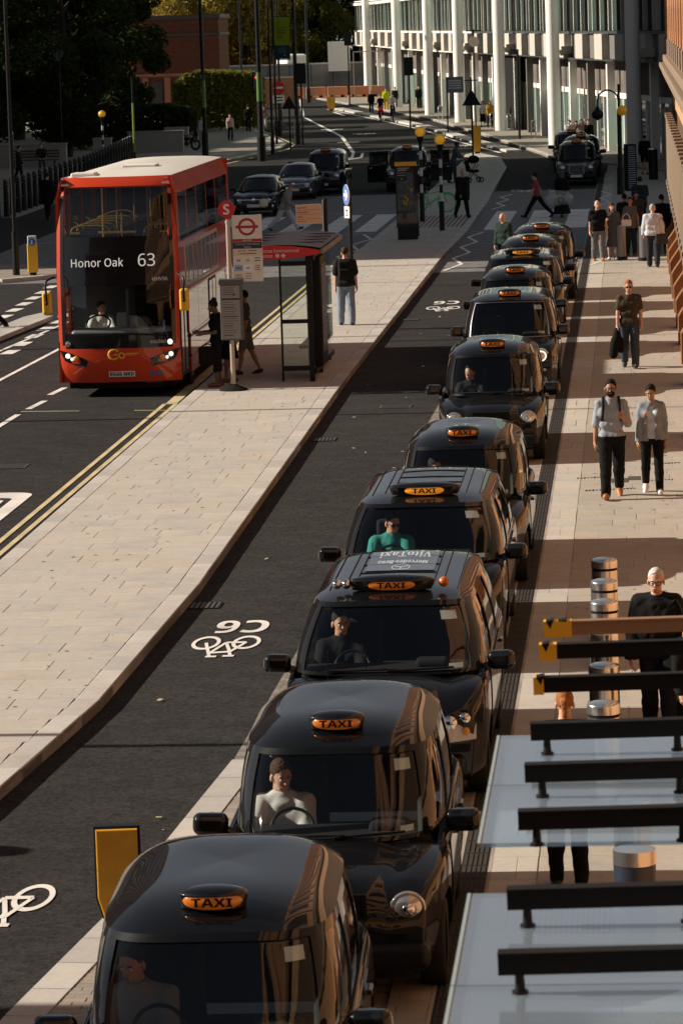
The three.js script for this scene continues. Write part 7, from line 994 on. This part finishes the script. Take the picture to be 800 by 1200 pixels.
  const rd = thing('round_sign', 'pale round sign on a thin post before the dark entrance', 'road sign', [-10.3, 0.1, -252]); part(rd, 'post', pole(6.4, 0.045), MT.black); part(rd, 'disc', new THREE.CylinderGeometry(0.34, 0.34, 0.03, 28).rotateX(Math.PI / 2).translate(0, 5.6, 0.06), mat(col(0.7, 0.6, 0.54), 0.5)); part(rd, 'top_bar', box(1.0, 0.08, 0.1, 0, 6.3, 0), MT.black); shadows(rd);
  const tp = thing('timber_post', 'dark slim post with a hooked top in front of the glass shopfronts', 'post', [-6.7, 0.11, -226]); part(tp, 'shaft', pole(5.2, 0.07), MT.black); part(tp, 'hook', box(0.5, 0.06, 0.08, -0.2, 5.2, 0), MT.black); shadows(tp);
  for (const [x, z, l] of [[-9.1, -248.5, 'left of the near white column'], [-7.85, -243.5, 'right of the near white column'], [-5.9, -226.5, 'beside the slim dark post'], [-13.6, -272, 'farther along, by the far column']]) { const h = thing('cycle_stand', 'pale metal hoop stand on the office pavement, ' + l, 'cycle stand', [x, 0.11, z], 1.35); part(h, 'hoop', tube([[-0.5, 0, 0], [-0.5, 0.9, 0], [-0.42, 1.0, 0], [0.42, 1.0, 0], [0.5, 0.9, 0], [0.5, 0, 0]], 0.035, 40, 8), mat(col(0.5, 0.48, 0.44), 0.35, { metalness: 0.6 })); part(h, 'cross_rail', bar([-0.5, 0.6, 0], [0.5, 0.6, 0], 0.03), MT.alloy); shadows(h); }
}
{ // canopy over the near pavement
  const H = 4.0; const c = thing('glass_canopy', 'glass sheets hung under dark steel beams over the near pavement', 'canopy', [0, 0, 0]);
  const g = phys(col(0.6, 0.71, 0.81), { transmission: 0.8, thickness: 0, roughness: 0.05, ior: 1.52 });  // pale blue-grey tint stands in for bright sky reflected in the glass
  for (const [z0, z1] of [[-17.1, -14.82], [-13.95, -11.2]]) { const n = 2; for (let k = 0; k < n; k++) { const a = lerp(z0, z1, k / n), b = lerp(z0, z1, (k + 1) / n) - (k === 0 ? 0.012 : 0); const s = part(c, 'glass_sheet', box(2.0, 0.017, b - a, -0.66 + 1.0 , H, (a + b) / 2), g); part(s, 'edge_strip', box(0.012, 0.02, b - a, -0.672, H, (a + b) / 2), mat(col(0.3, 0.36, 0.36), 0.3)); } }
  const beamM = mat(col(0.009, 0.0095, 0.01), 0.75, { map: TX.dirt });
  const beam = (z, y, x0, taped) => { const b = thing('canopy_beam', taped ?? '', 'beam', [x0, y, z]); b.rotation.z = 0.014; part(b, 'bar', [box(2.0, 0.07, 0.045, 1.0, 0, 0), box(2.0, 0.01, 0.07, 1.0, 0.038, 0)], beamM); return b; };
  const lab = ['canopy beam coloured brown as if lit, with a wide strip of hazard tape, uppermost', 'second canopy beam, with a hazard-taped tip', 'third canopy beam, with a short yellow tip'];
  [[-20.3, -0.535], [-19.55, -0.54], [-18.56, -0.545]].forEach(([z, x], i) => {
    const b = beam(z, H - 0.02, x, lab[i]); if (i === 0) b.children[0].material = mat(col(0.27, 0.15, 0.08), 0.5, { map: TX.dirt }); const w = [0.15, 0.09, 0.05][i];  // the lit brown of the uppermost beam is put into its material colour
    part(b, 'tape', box(w, 0.086, 0.078, w / 2 - 0.006, 0.002, 0), MT.yellow); for (let k = 0; k < Math.round(w / 0.075); k++) part(b, 'tape_stripe', new THREE.ExtrudeGeometry(new THREE.Shape([[0.008 + k * 0.062, 0.0462], [0.05 + k * 0.062 + 0.008 * ((k * 7) % 3), 0.054], [0.03 + k * 0.062 + 0.012 * ((k * 5) % 3), 0.006 + 0.012 * ((k * 3) % 4)]].map((q) => new THREE.Vector2(...q))), { depth: 0.082, bevelEnabled: false }).translate(0, 0, -0.041), MT.blackMatt); shadows(b);
  });
  const lab2 = ['dark beam over the far edge of the upper glass sheet', 'dark beam over the middle of the upper glass sheet', 'dark beam over the near edge of the upper glass sheet', 'dark beam over the far edge of the lower glass sheet', 'dark beam over the middle of the lower glass sheet'];
  [[-16.63, -0.512], [-15.7, -0.512], [-14.76, -0.512], [-13.41, -0.512], [-12.47, -0.512]].forEach(([z, x], i) => { const b = beam(z, H + 0.11, x, lab2[i]); for (const fx of [0.07, 0.64]) part(b, 'spigot', [cyl(0.015, 0.019, 0.07, fx, -0.066, 0, 14), cyl(0.028, 0.028, 0.01, fx, -0.0965, 0, 16)], MT.black); shadows(b); });
  shadows(c);
}
// ------------------------------------------------------------------ buildings and greenery
{ // brick station wall on the right; sunlit, close to the pavement edge
  const b = thing('brick_building', 'orange brick building with stone cornice and buttress feet along the right pavement', 'building', [0, 0, 0]);
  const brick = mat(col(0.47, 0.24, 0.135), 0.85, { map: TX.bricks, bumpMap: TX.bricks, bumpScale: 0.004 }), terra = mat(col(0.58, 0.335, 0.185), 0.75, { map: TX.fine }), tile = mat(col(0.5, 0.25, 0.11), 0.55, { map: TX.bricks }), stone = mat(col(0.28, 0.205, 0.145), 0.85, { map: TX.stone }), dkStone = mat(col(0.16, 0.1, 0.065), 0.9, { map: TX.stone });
  const z0 = -6, z1 = -121.5, L = z0 - z1, zc = (z0 + z1) / 2, X = 1.17;
  part(b, 'wall', [box(3, 2.1, L, X + 1.5, 1.05, zc)], tile); part(b, 'wall', [box(3.05, 9.2, L - 0.02, X + 1.56, 10.55, zc)], brick); part(b, 'plain_panel', box(3, 1.0, L - 0.01, X + 1.55, 4.87, zc), terra); part(b, 'wall_backing', box(2.8, 2.4, L - 0.1, X + 1.5, 3.2, zc), dkStone);
  const sh = { foot: new THREE.ExtrudeGeometry(new THREE.Shape([[0, 0], [0.34, 0], [0.34, 1.0], [0.26, 1.0], [0.06, 0.72], [0, 0.62]].map((p) => new THREE.Vector2(...p))), { depth: 0.55, bevelEnabled: true, bevelSize: 0.015, bevelThickness: 0.015, bevelSegments: 1 }), rib: rbox(0.07, 2.0, 0.1, 0.02, 0, 1.05, 0), col: [rbox(0.16, 2.05, 0.2, 0.04, 0, 3.22, 0), rbox(0.22, 0.14, 0.3, 0.03, 0, 4.2, 0), rbox(0.22, 0.16, 0.3, 0.03, 0, 2.22, 0)], pier: rbox(0.2, 8.6, 0.55, 0.04, 0, 10.3, 0), base: rbox(0.26, 0.5, 0.75, 0.03, 0, 6.2, 0), corn: [rbox(0.3, 0.16, 1.52, 0.03, 0, 5.5, 0), rbox(0.42, 0.16, 1.52, 0.04, -0.02, 5.68, 0), rbox(0.3, 0.2, 1.52, 0.03, 0.03, 5.88, 0)], plinth: rbox(0.3, 0.14, 1.9, 0.03, 0, 2.14, 0) };
  sh.col = M(sh.col); sh.corn = M(sh.corn);
  const footM = mat(col(0.26, 0.125, 0.06), 0.85, { map: TX.stone });
  const sh2 = { foot: boxUV(sh.foot) };
  for (let z = z1 + 0.4; z < z0 - 1; z += 4.6) { const m = part(b, 'buttress_foot', sh2.foot, footM); m.position.set(X - 0.3, 0.02, z); const w = part(b, 'pier', sh.pier, brick); w.position.set(X - 0.06, 0, z + 0.3); part(b, 'pier_base', sh.base, stone).position.set(X - 0.06, 0, z + 0.3); }
  for (let z = z1 + 0.15; z < -60; z += 2.3) { part(b, 'colonnette', sh.col, stone).position.set(X - 0.16, 0, z); if (z < -60) part(b, 'tile_rib', sh.rib, dkStone).position.set(X - 0.02, 0, z + 0.5); }
  for (let z = z1 + 0.77; z < z0 - 1; z += 1.53) part(b, 'cornice_block', sh.corn, stone).position.set(X - 0.17, 0, z);
  for (let z = z1 + 1; z < z0 - 1; z += 1.92) part(b, 'plinth_block', sh.plinth, stone).position.set(X - 0.08, 0, z);
  for (let z = z1 + 2.7; z < z0 - 3; z += 4.6) { const w = part(b, 'window', [rbox(0.1, 6, 0.2, 0.03, X + 0.02, 10.4, z - 1.0), rbox(0.1, 6, 0.2, 0.03, X + 0.02, 10.4, z + 1.0)], stone); part(w, 'pane', box(0.04, 6, 1.8, X + 0.03, 10.4, z), MT.glassDark); }
  shadows(b);
}
{ // office building: bays between white columns that bend away
  const C = [[3.9, -161], [0.0, -186.6], [-4.4, -214.5], [-8.4, -244], [-12, -267], [-15.3, -290], [-19.4, -319], [-25.5, -372], [-29.5, -398]];
  const o = thing('office_building', 'long office building with white round columns, teal glass and concrete fins', 'building', [0, 0, 0]);
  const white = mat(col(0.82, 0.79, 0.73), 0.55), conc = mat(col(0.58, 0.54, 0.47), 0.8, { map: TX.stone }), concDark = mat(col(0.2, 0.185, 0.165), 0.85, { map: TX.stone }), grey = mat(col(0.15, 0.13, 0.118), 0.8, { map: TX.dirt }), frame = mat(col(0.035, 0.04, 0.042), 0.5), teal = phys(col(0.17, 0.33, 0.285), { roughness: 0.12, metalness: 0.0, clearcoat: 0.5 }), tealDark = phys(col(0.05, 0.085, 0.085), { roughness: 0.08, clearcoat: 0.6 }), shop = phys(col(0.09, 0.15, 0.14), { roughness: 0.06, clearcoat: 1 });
  const colG = cyl(0.36, 0.36, 16, 0, 8, 0, 28);
  for (let k = 0; k + 1 < C.length; k++) {
    const [ax, az] = C[k], [bx, bz] = C[k + 1], L = Math.hypot(bx - ax, bz - az), a = Math.atan2(-(bz - az), bx - ax); // u along a->b, w towards the road
    const m = new THREE.Matrix4().makeRotationY(a).setPosition(ax, 0.1, az);
    const P = (name, list, mt) => part(o, name, M(list).applyMatrix4(m), mt);
    const B = (u0, u1, y0, y1, w0, w1) => box(u1 - u0, y1 - y0, Math.abs(w1 - w0), (u0 + u1) / 2, (y0 + y1) / 2, -(w0 + w1) / 2);
    // local z is -w so that positive w points at the road (left of a->b)
    if (k > 0 || true) { const c = part(o, 'column', colG, white); c.position.set(ax, 0, az); }
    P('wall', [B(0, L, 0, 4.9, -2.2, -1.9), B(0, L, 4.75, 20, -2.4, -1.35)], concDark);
    P('floor_band', [B(0, L, 6.1, 6.24, -1.35, -0.95), B(0, L, 8.75, 9.0, -1.35, -0.8), B(0, L, 4.7, 4.78, -1.9, -0.75)], k > 3 ? white : frame);
    const n = 4, s = L / n;
    for (let i = 0; i < n; i++) {
      const u = i * s;
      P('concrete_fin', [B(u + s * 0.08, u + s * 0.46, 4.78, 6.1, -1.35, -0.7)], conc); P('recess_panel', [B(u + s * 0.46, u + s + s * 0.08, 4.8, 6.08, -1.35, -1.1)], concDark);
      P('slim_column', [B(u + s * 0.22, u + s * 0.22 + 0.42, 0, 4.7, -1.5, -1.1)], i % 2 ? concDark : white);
      for (let q = 0; q < 3; q++) P('louvre_panel', [B(u + s * (q / 3) + 0.05, u + s * ((q + 1) / 3) - 0.05, 3.05, 4.68, -1.9, -1.78)], grey);
      const dark = k === 3 && i === 0;
      for (let q = 0; q < 3; q++) { if (dark) { P('entrance_recess', [B(u + s * (q / 3), u + s * ((q + 1) / 3), 0, 4.72, -1.2, -1.1)], MT.blackMatt); continue; } P('shop_pane', [B(u + s * (q / 3) + 0.1, u + s * ((q + 1) / 3) - 0.1, 0.12, 2.72, -1.9, -1.8)], (i + q + k) % 3 === 0 ? teal : shop); }
      P('shop_frame', [B(u, u + s, 2.74, 3.02, -1.9, -1.66), ...[0, 1, 2].map((q) => B(u + s * q / 3 - 0.06, u + s * q / 3 + 0.06, 0.02, 2.74, -1.9, -1.7))], white);
      const g = 5; for (let q = 0; q < g; q++) { const p0 = u + s * q / g, dk = hash(i * 7 + q, k, 5) > 0.55; P('window_pane', [B(p0 + 0.12, p0 + s / g - 0.12, 6.26, 8.72, -1.35, -1.25)], dk ? tealDark : teal); P('window_fin', [B(p0 - 0.09, p0 + 0.09, 6.26, 8.74, -1.35, -0.98)], q % 2 ? frame : conc); if (hash(q, i, k + 3) > 0.5) P('window_vent', [B(p0 + 0.2, p0 + 0.55, 6.9, 7.3, -1.24, -1.2)], frame); }
      P('upper_pane', [B(u + 0.3, u + s - 0.3, 12.4, 15.5, -1.35, -1.28)], teal); P('upper_pane', [B(u + 0.3, u + s - 0.3, 16.2, 19.4, -1.35, -1.28)], teal);
    }
    const sl = []; for (let y = 9.1; y < 12; y += 0.3) sl.push(B(0, L, y, y + 0.1, -1.3, -0.9)); P('louvre_slats', sl, white).userData.kind = 'stuff';
    P('bracket', [B(-0.1, 1.2 + 0.0, 5.05, 5.38, -0.2, 0.2), B(0.2, 2.6, 5.0, 5.42, -1.2, -0.5)], conc);
    if (k === 3) P('orange_sign', [B(L * 0.3, L * 0.36, 5.2, 5.85, -0.7, -0.66)], mat(col(0.7, 0.3, 0.05), 0.6));
  }
  part(o, 'end_panel', box(2.1, 2.9, 1, -28.9, 3.9, -381), white);
  part(o, 'roof', slabShape([...C.map(([x, z]) => [x + 1.2, z - 0.4]), ...C.slice().reverse().map(([x, z]) => [x + 16, z + 4])], 20, 20.5), concDark);
  shadows(o);
}
{ // hoarding and barriers at the end of the road
  const h = thing('hoarding', 'grey site hoarding across the end of the road', 'hoarding', [0, 0, 0]); const gm = mat(col(0.17, 0.165, 0.16), 0.7, { map: TX.dirt });
  for (let k = 0; k < 8; k++) part(h, 'panel', box(2.1, 2.9, 0.08, -41.5 + k * 2.16, 1.75, -382 + (k % 2) * 0.02), gm); part(h, 'top_rail', box(17.4, 0.16, 0.14, -34, 3.24, -381.97), mat(col(0.45, 0.42, 0.38), 0.7)); for (let k = 0; k < 9; k++) part(h, 'post', box(0.14, 3.2, 0.16, -42.6 + k * 2.16, 1.6, -382.1), MT.black); shadows(h);
  let first; for (let k = 0; k < 13; k++) { const x = -47 + k * 2.1, z = -372 + k * 0.55; if (!first) { first = thing('plastic_barrier', 'orange plastic barrier in the row before the grey hoarding', 'barrier', [x, 0, z], 0, 'orange barriers before the hoarding'); part(first, 'block', [rbox(1.9, 0.95, 0.4, 0.06, 0, 0.7, 0), rbox(1.9, 0.3, 0.6, 0.05, 0, 0.16, 0)], mat(col(0.55, 0.24, 0.12), 0.55)); part(first, 'slot', [box(0.3, 0.2, 0.42, -0.5, 0.25, 0.1), box(0.3, 0.2, 0.42, 0.5, 0.25, 0.1)], MT.blackMatt); shadows(first); } else copyOf(first, undefined, [x, 0, z]); }
  const f = thing('site_fence', 'pale mesh fence frame beside the end columns', 'fence', [-23.6, 0, -366]); part(f, 'frame', [box(5.6, 0.09, 0.09, 0, 4.4, 0), box(0.09, 4.4, 0.09, -2.8, 2.2, 0), box(0.09, 4.4, 0.09, 0, 2.2, 0), box(0.09, 4.4, 0.09, 2.8, 2.2, 0)], mat(col(0.5, 0.46, 0.4), 0.5)); shadows(f);
  const v = thing('works_van', 'white van roof with yellow stripes showing over the hoarding', 'van', [-34.2, 0, -388], 0.3); part(v, 'body', [rbox(2.2, 2.6, 5, 0.35, 0, 2.9, 0), rbox(2.1, 1.6, 1.8, 0.3, 0, 1.3, 3)], MT.white); part(v, 'stripe_panel', [0, 1, 2, 3].map((k) => box(0.3, 0.5, 0.02, -0.8 + k * 0.5, 3.1, 2.52)), MT.yellow); for (const [x, z] of [[-1, 1.8], [1, 1.8], [-1, -1.8], [1, -1.8]]) part(v, 'wheel', new THREE.CylinderGeometry(0.4, 0.4, 0.3, 18).rotateZ(Math.PI / 2).translate(x, 0.4, z), MT.rubber); shadows(v);
  const rw = thing('garden_wall', 'low brick wall catching the light beyond the hedge', 'wall', [-36, 0, -345]); part(rw, 'wall', box(12, 2.4, 0.4, 0, 1.2, 0), mat(col(0.5, 0.25, 0.14), 0.85, { map: TX.bricks })); part(rw, 'coping', box(12.2, 0.15, 0.55, 0, 2.47, 0), mat(col(0.5, 0.4, 0.3), 0.8)); shadows(rw);
}
{ // brick block on the left beyond the hedge
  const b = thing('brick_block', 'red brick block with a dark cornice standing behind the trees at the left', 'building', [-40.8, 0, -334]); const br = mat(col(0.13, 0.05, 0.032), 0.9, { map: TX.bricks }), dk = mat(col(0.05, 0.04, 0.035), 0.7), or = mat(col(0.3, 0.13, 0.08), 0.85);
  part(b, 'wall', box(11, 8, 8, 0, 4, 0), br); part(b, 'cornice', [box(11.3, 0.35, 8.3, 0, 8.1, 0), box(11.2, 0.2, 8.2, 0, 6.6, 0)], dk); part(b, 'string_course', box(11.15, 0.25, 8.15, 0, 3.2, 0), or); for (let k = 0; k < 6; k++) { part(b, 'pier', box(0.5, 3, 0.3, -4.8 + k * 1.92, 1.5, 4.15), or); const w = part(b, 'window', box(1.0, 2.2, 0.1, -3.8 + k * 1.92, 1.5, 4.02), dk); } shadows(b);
}
{ // tall block out of frame on the left that throws the shade over the crossing
  const b = thing('library_block', 'tall brick block left of the frame that shades the crossing', 'building', [-52, 0, -158]); const br = mat(col(0.36, 0.17, 0.1), 0.9, { map: TX.bricks });
  part(b, 'wall', box(30, 33, 82, 0, 16.5, 0), br); part(b, 'parapet', box(30.4, 0.8, 82.4, 0, 33.4, 0), mat(col(0.4, 0.33, 0.27), 0.8)); const fr = new THREE.BoxGeometry(0.1, 2, 1.6), fg = new THREE.BoxGeometry(0.14, 2.3, 1.9); for (let f = 0; f < 7; f++) for (let k = 0; k < 16; k++) { const w = part(b, 'window', fg, MT.white); w.position.set(15.0, 4 + f * 4.2, -37 + k * 5); part(w, 'pane', fr, MT.glassDark).position.set(0.05, 0, 0); } shadows(b);
  const c = thing('library_block', 'lower brick block left of the frame, added to shade the dark trees', 'building', [-74, 0, -238]); part(c, 'wall', box(24, 18.5, 76, 0, 9.25, 0), br); part(c, 'roof', box(24.6, 0.6, 76.6, 0, 18.8, 0), MT.blackMatt); for (let f = 0; f < 3; f++) for (let k = 0; k < 14; k++) { const w = part(c, 'window', fg, MT.white); w.position.set(12, 4 + f * 4.2, -34 + k * 5); part(w, 'pane', fr, MT.glassDark).position.set(0.05, 0, 0); } shadows(c);  // unseen block, added and sized to shade the dark trees
}
{ // buildings near the camera, out of frame: the tall one is added to darken reflections in glass and paint, the low one shades the very front
  const br = mat(col(0.26, 0.15, 0.1), 0.9), fg = new THREE.BoxGeometry(1.5, 2.4, 0.14), fs = new THREE.BoxGeometry(0.14, 2.4, 1.5);
  const a = thing('terrace_building', 'low brick terrace left of the frame whose shadow reaches the nearest cab', 'building', [-27, 0, -11.8]); part(a, 'wall', box(12, 10.2, 33, 0, 5.1, 0), br); part(a, 'parapet', box(12.3, 0.3, 33.2, 0, 10.3, 0), MT.cream); for (let k = 0; k < 8; k++) for (const y of [2.4, 6.4]) part(a, 'window', fs, MT.glassDark).position.set(6, y, -14 + k * 4);
  const c = thing('terrace_building', 'tall brick terrace added unseen behind the viewer to darken reflections', 'building', [-16, 0, 52]); part(c, 'wall', box(90, 30, 12, 0, 15, 0), br); part(c, 'parapet', box(90.5, 0.6, 12.4, 0, 30.3, 0), MT.cream); for (let k = 0; k < 20; k++) for (let y = 0; y < 6; y++) part(c, 'window', fg, MT.glassDark).position.set(-41 + k * 4.3, 3 + y * 4.6, -6);
  shadows(a); shadows(c);
}
{ // forecourt walls, bench, parked motorcycle shape, sign
  const m = mat(col(0.36, 0.32, 0.3), 0.8, { map: TX.stone });
  for (const [x, z, w, l] of [[-33.4, -203.5, 6.6, 'pale low wall behind the bench at the far left'], [-29.2, -211, 1.0, 'short pale wall block between the trees and the posts'], [-27.6, -222, 3.2, 'pale low wall stretch left of the hedge'], [-27.2, -229, 1.4, 'pale low wall end nearest the hedge']]) { const t = thing('low_wall', l, 'wall', [x, 0.1, z]); part(t, 'wall', box(w, 1.15, 0.5, 0, 0.57, 0), m); part(t, 'coping', box(w + 0.06, 0.08, 0.58, 0, 1.19, 0), m); shadows(t); }
  const bn = thing('park_bench', 'dark slatted bench before the pale wall at the far left', 'bench', [-31.4, 0.1, -200.6]); for (let k = 0; k < 4; k++) part(bn, 'seat_slat', box(2.6, 0.05, 0.1, 0, 0.46, -0.2 + k * 0.13), MT.wood); for (let k = 0; k < 3; k++) part(bn, 'back_slat', box(2.6, 0.1, 0.04, 0, 0.62 + k * 0.15, -0.3), MT.wood); for (const x of [-1.1, 1.1]) part(bn, 'leg', box(0.08, 0.46, 0.45, x, 0.23, 0), MT.black); shadows(bn);
  const gv = thing('give_way_sign', 'inverted triangle sign hardly visible against the dark trees', 'road sign', [-31.6, 0.1, -212]); part(gv, 'post', pole(6.0, 0.05), MT.black); const sh = new THREE.Shape(); sh.moveTo(-0.4, 0.3); sh.lineTo(0.4, 0.3); sh.lineTo(0, -0.4); part(gv, 'plate', new THREE.ExtrudeGeometry(sh, { depth: 0.03, bevelEnabled: false }).translate(0, 5.8, 0.06), mat(col(0.12, 0.13, 0.15), 0.6)); shadows(gv);
  const gp = thing('green_post', 'slim post with a bright green stripe before the dark trees', 'lamp post', [-26.6, 0.1, -204.5]); part(gp, 'shaft', pole(4.6, 0.05), MT.black); part(gp, 'green_stripe', cyl(0.056, 0.056, 2.6, 0, 1.9, 0), mat(col(0.18, 0.28, 0.03), 0.5)); part(gp, 'arm', [bar([0, 4.5, 0], [0.45, 4.6, 0], 0.03), box(0.14, 0.3, 0.14, 0.4, 4.4, 0)], MT.black); shadows(gp);
  const mc = thing('parked_motorcycle', 'dark motorcycle parked at the end of the pale wall', 'motorcycle', [-26.0, 0.1, -223], 0.5); for (const x of [-0.62, 0.62]) part(mc, 'wheel', new THREE.TorusGeometry(0.26, 0.075, 10, 22).translate(x, 0.33, 0), MT.rubber); part(mc, 'body', [ball(1, 0.1, 0.78, 0, 0.34, 0.18, 0.17), rbox(0.7, 0.14, 0.26, 0.06, -0.35, 0.78, 0), rbox(0.4, 0.3, 0.24, 0.06, 0, 0.45, 0), bar([0.62, 0.33, 0], [0.42, 0.95, 0], 0.035), bar([-0.62, 0.33, 0], [0, 0.45, 0], 0.04)], MT.blackGloss); part(mc, 'handlebar', bar([0.4, 1.02, -0.35], [0.4, 1.02, 0.35], 0.018), MT.black); shadows(mc);
}
// trees: tapered trunk with limbs, crown of many small leaf faces in clumps
const leafG = (() => { const g = new THREE.BufferGeometry(); const p = [-0.55, 0, 0, 0, 0.14, -0.3, 0.55, -0.1, 0, 0, 0.14, 0.3]; g.setAttribute('position', new THREE.Float32BufferAttribute(p, 3)); g.setIndex([0, 1, 2, 0, 2, 3]); g.computeVertexNormals(); return g; })();
const leafM = [[0.03, 0.044, 0.013], [0.2, 0.2, 0.05], [0.36, 0.28, 0.075]].map((c) => mat(col(...c), 0.75, { side: THREE.DoubleSide })).map((m) => { const p = phys(m.color, { roughness: 0.8, specularIntensity: 0.12, transmission: m.color.r > 0.1 ? 0.5 : 0.25, thickness: 0, side: THREE.DoubleSide, vertexColors: true }); return p; });  // darkest leaf colour carries shade, the brighter ones carry sunlight
function leafSet() { const pos = [], cl = [], src = leafG.attributes.position, ix = leafG.index.array, v = V(0, 0, 0); return { add(m, r, g, b) { for (const i of ix) { v.fromBufferAttribute(src, i).applyMatrix4(m); pos.push(v.x, v.y, v.z); cl.push(r, g, b); } }, build() { const g = new THREE.BufferGeometry(); g.setAttribute('position', new THREE.Float32BufferAttribute(pos, 3)); g.setAttribute('color', new THREE.Float32BufferAttribute(cl, 3)); g.computeVertexNormals(); return g; } }; }
const barkM = mat(col(0.04, 0.032, 0.026), 0.95, { map: TX.dirt });
function tree(name, label, x, z, h, crownR, leaves, kind, y = 0.1, leafS = 0.42, low = 0.3, group) {
  const t = thing(name, label, 'tree', [x, y, z], 0, group); const limbs = [], tips = []; const tw = h * 0.02 + 0.06;
  limbs.push(bar([0, 0, 0], [h * 0.01, h * 0.35, 0], tw, 10, tw * 0.75), bar([h * 0.01, h * 0.35, 0], [-h * 0.01, h * 0.75, h * 0.01], tw * 0.75, 8, tw * 0.3));
  for (let k = 0; k < 9; k++) { const a = k * 2.4 + rnd(), y0 = h * lerp(low, 0.72, k / 9), L = crownR * rr(0.5, 0.85); limbs.push(bar([0, y0, 0], [Math.cos(a) * L, y0 + L * rr(0.3, 0.8), Math.sin(a) * L], tw * 0.35, 6, tw * 0.1)); tips.push([Math.cos(a) * L, y0 + L * 0.6, Math.sin(a) * L]); }
  part(t, 'trunk', limbs, barkM);
  const clumps = []; const nC = 46; for (let k = 0; k < nC; k++) { const a = rnd() * 6.283, u = Math.pow(rnd(), 0.45), yy = rr(low, 1), prof = Math.sin(Math.PI * Math.min(1, 0.12 + 0.86 * (yy - low) / (1 - low))) ** 0.6; clumps.push([Math.cos(a) * crownR * u * prof, h * yy, Math.sin(a) * crownR * u * prof, crownR * rr(0.16, 0.36)]); }
  const L = leafSet(), q = new THREE.Quaternion(), e = new THREE.Euler(), M4 = new THREE.Matrix4(); leaves = Math.round(leaves * 1.9); leafS *= 0.6;
  for (let i = 0; i < leaves; i++) { const cl = clumps[Math.floor(rnd() * nC)], a = rnd() * 6.283, b = Math.acos(2 * rnd() - 1), r = cl[3] * Math.pow(rnd(), 0.4); e.set(rr(-0.9, 0.9), rnd() * 6.283, rr(-0.9, 0.9)); q.setFromEuler(e); const s = leafS * rr(0.6, 1.4); M4.compose(V(cl[0] + r * Math.sin(b) * Math.cos(a), cl[1] + r * Math.cos(b) * 0.8, cl[2] + r * Math.sin(b) * Math.sin(a)), q, V(s, s, s)); const f = rr(0.6, 1.35); L.add(M4, f * rr(0.85, 1.25), f, f * rr(0.6, 1.1)); }
  part(t, 'crown', L.build(), leafM[kind]); return shadows(t);
}
const dk = 'dense dark tree in the shaded row, ';
tree('broadleaf_tree', dk + 'leftmost', -36.5, -212, 15, 5.2, 15000, 0, 0.1, 0.5, 0.12); tree('broadleaf_tree', dk + 'second from left', -32.2, -218, 14, 4.6, 14000, 0, 0.1, 0.5, 0.12); tree('broadleaf_tree', dk + 'above the amber disc beacon', -34.5, -231, 16, 5.2, 15000, 0, 0.1, 0.5, 0.1); tree('broadleaf_tree', dk + 'rightmost, left of the brick block', -34.4, -246, 13, 4.3, 14000, 0, 0.1, 0.48, 0.1); tree('broadleaf_tree', dk + 'farthest back', -41, -256, 17, 6, 16000, 0, 0.1, 0.6, 0.12); tree('broadleaf_tree', 'tall tree with leaves coloured sunlit yellow-green at the upper left corner', -48, -282, 19, 6.5, 16000, 2, 0.1, 0.6, 0.2); tree('broadleaf_tree', 'sparse tree with leaves coloured as if lit behind the dark row', -44, -300, 18, 6, 14000, 2, 0.1, 0.6, 0.2);
const ol = 'olive-yellow tree beyond the end of the road, ';
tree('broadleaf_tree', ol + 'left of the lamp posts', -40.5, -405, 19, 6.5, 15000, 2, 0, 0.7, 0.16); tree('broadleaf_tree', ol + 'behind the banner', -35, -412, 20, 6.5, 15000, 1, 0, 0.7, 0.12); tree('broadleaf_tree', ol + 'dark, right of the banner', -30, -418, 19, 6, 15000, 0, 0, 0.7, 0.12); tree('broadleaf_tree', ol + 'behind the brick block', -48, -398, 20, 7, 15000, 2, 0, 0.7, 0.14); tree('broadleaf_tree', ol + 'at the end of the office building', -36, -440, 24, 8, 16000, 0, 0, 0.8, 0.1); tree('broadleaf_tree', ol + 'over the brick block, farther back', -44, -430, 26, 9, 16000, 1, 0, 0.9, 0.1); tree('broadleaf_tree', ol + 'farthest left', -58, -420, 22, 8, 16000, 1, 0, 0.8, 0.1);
function hedge(label, x0, x1, z, d, h, leaves, kind) { const t = thing('hedge', label, 'hedge', [(x0 + x1) / 2, 0.1, z]); const w = x1 - x0; part(t, 'stem', [0, 1, 2, 3, 4].map((k) => bar([-w / 2 + (k + 0.5) * w / 5, 0, 0], [-w / 2 + (k + 0.6) * w / 5, h * 0.7, 0.1], 0.06)), barkM); const L = leafSet(), q = new THREE.Quaternion(), e = new THREE.Euler(), M4 = new THREE.Matrix4(); for (let i = 0; i < leaves; i++) { e.set(rr(-1, 1), rnd() * 6.3, rr(-1, 1)); q.setFromEuler(e); const s = rr(0.16, 0.34); const x = rr(-w / 2, w / 2), top = h * (0.86 + 0.2 * fbm(x * 0.13 + 0.4, 0.2, 6, 3, 5)) * (1 - 0.12 * Math.pow(Math.abs(2 * x / w), 4)); const f0 = rnd(), y = f0 < 0.35 ? top - Math.abs(rr(-0.3, 0.3)) : rr(0.2, top), zz = f0 < 0.35 ? rr(-d / 2, d / 2) : d / 2 * (rnd() < 0.7 ? 1 : -1) * rr(0.75, 1.05); M4.compose(V(x, y, zz), q, V(s, s, s)); const f = rr(0.6, 1.4); L.add(M4, f * rr(0.9, 1.2), f, f * 0.8); } part(t, 'foliage', L.build(), leafM[kind]); return shadows(t); }
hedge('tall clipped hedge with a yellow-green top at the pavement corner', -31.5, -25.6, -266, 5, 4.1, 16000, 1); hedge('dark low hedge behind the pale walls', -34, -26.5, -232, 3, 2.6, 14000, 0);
renderer.render(scene, camera);
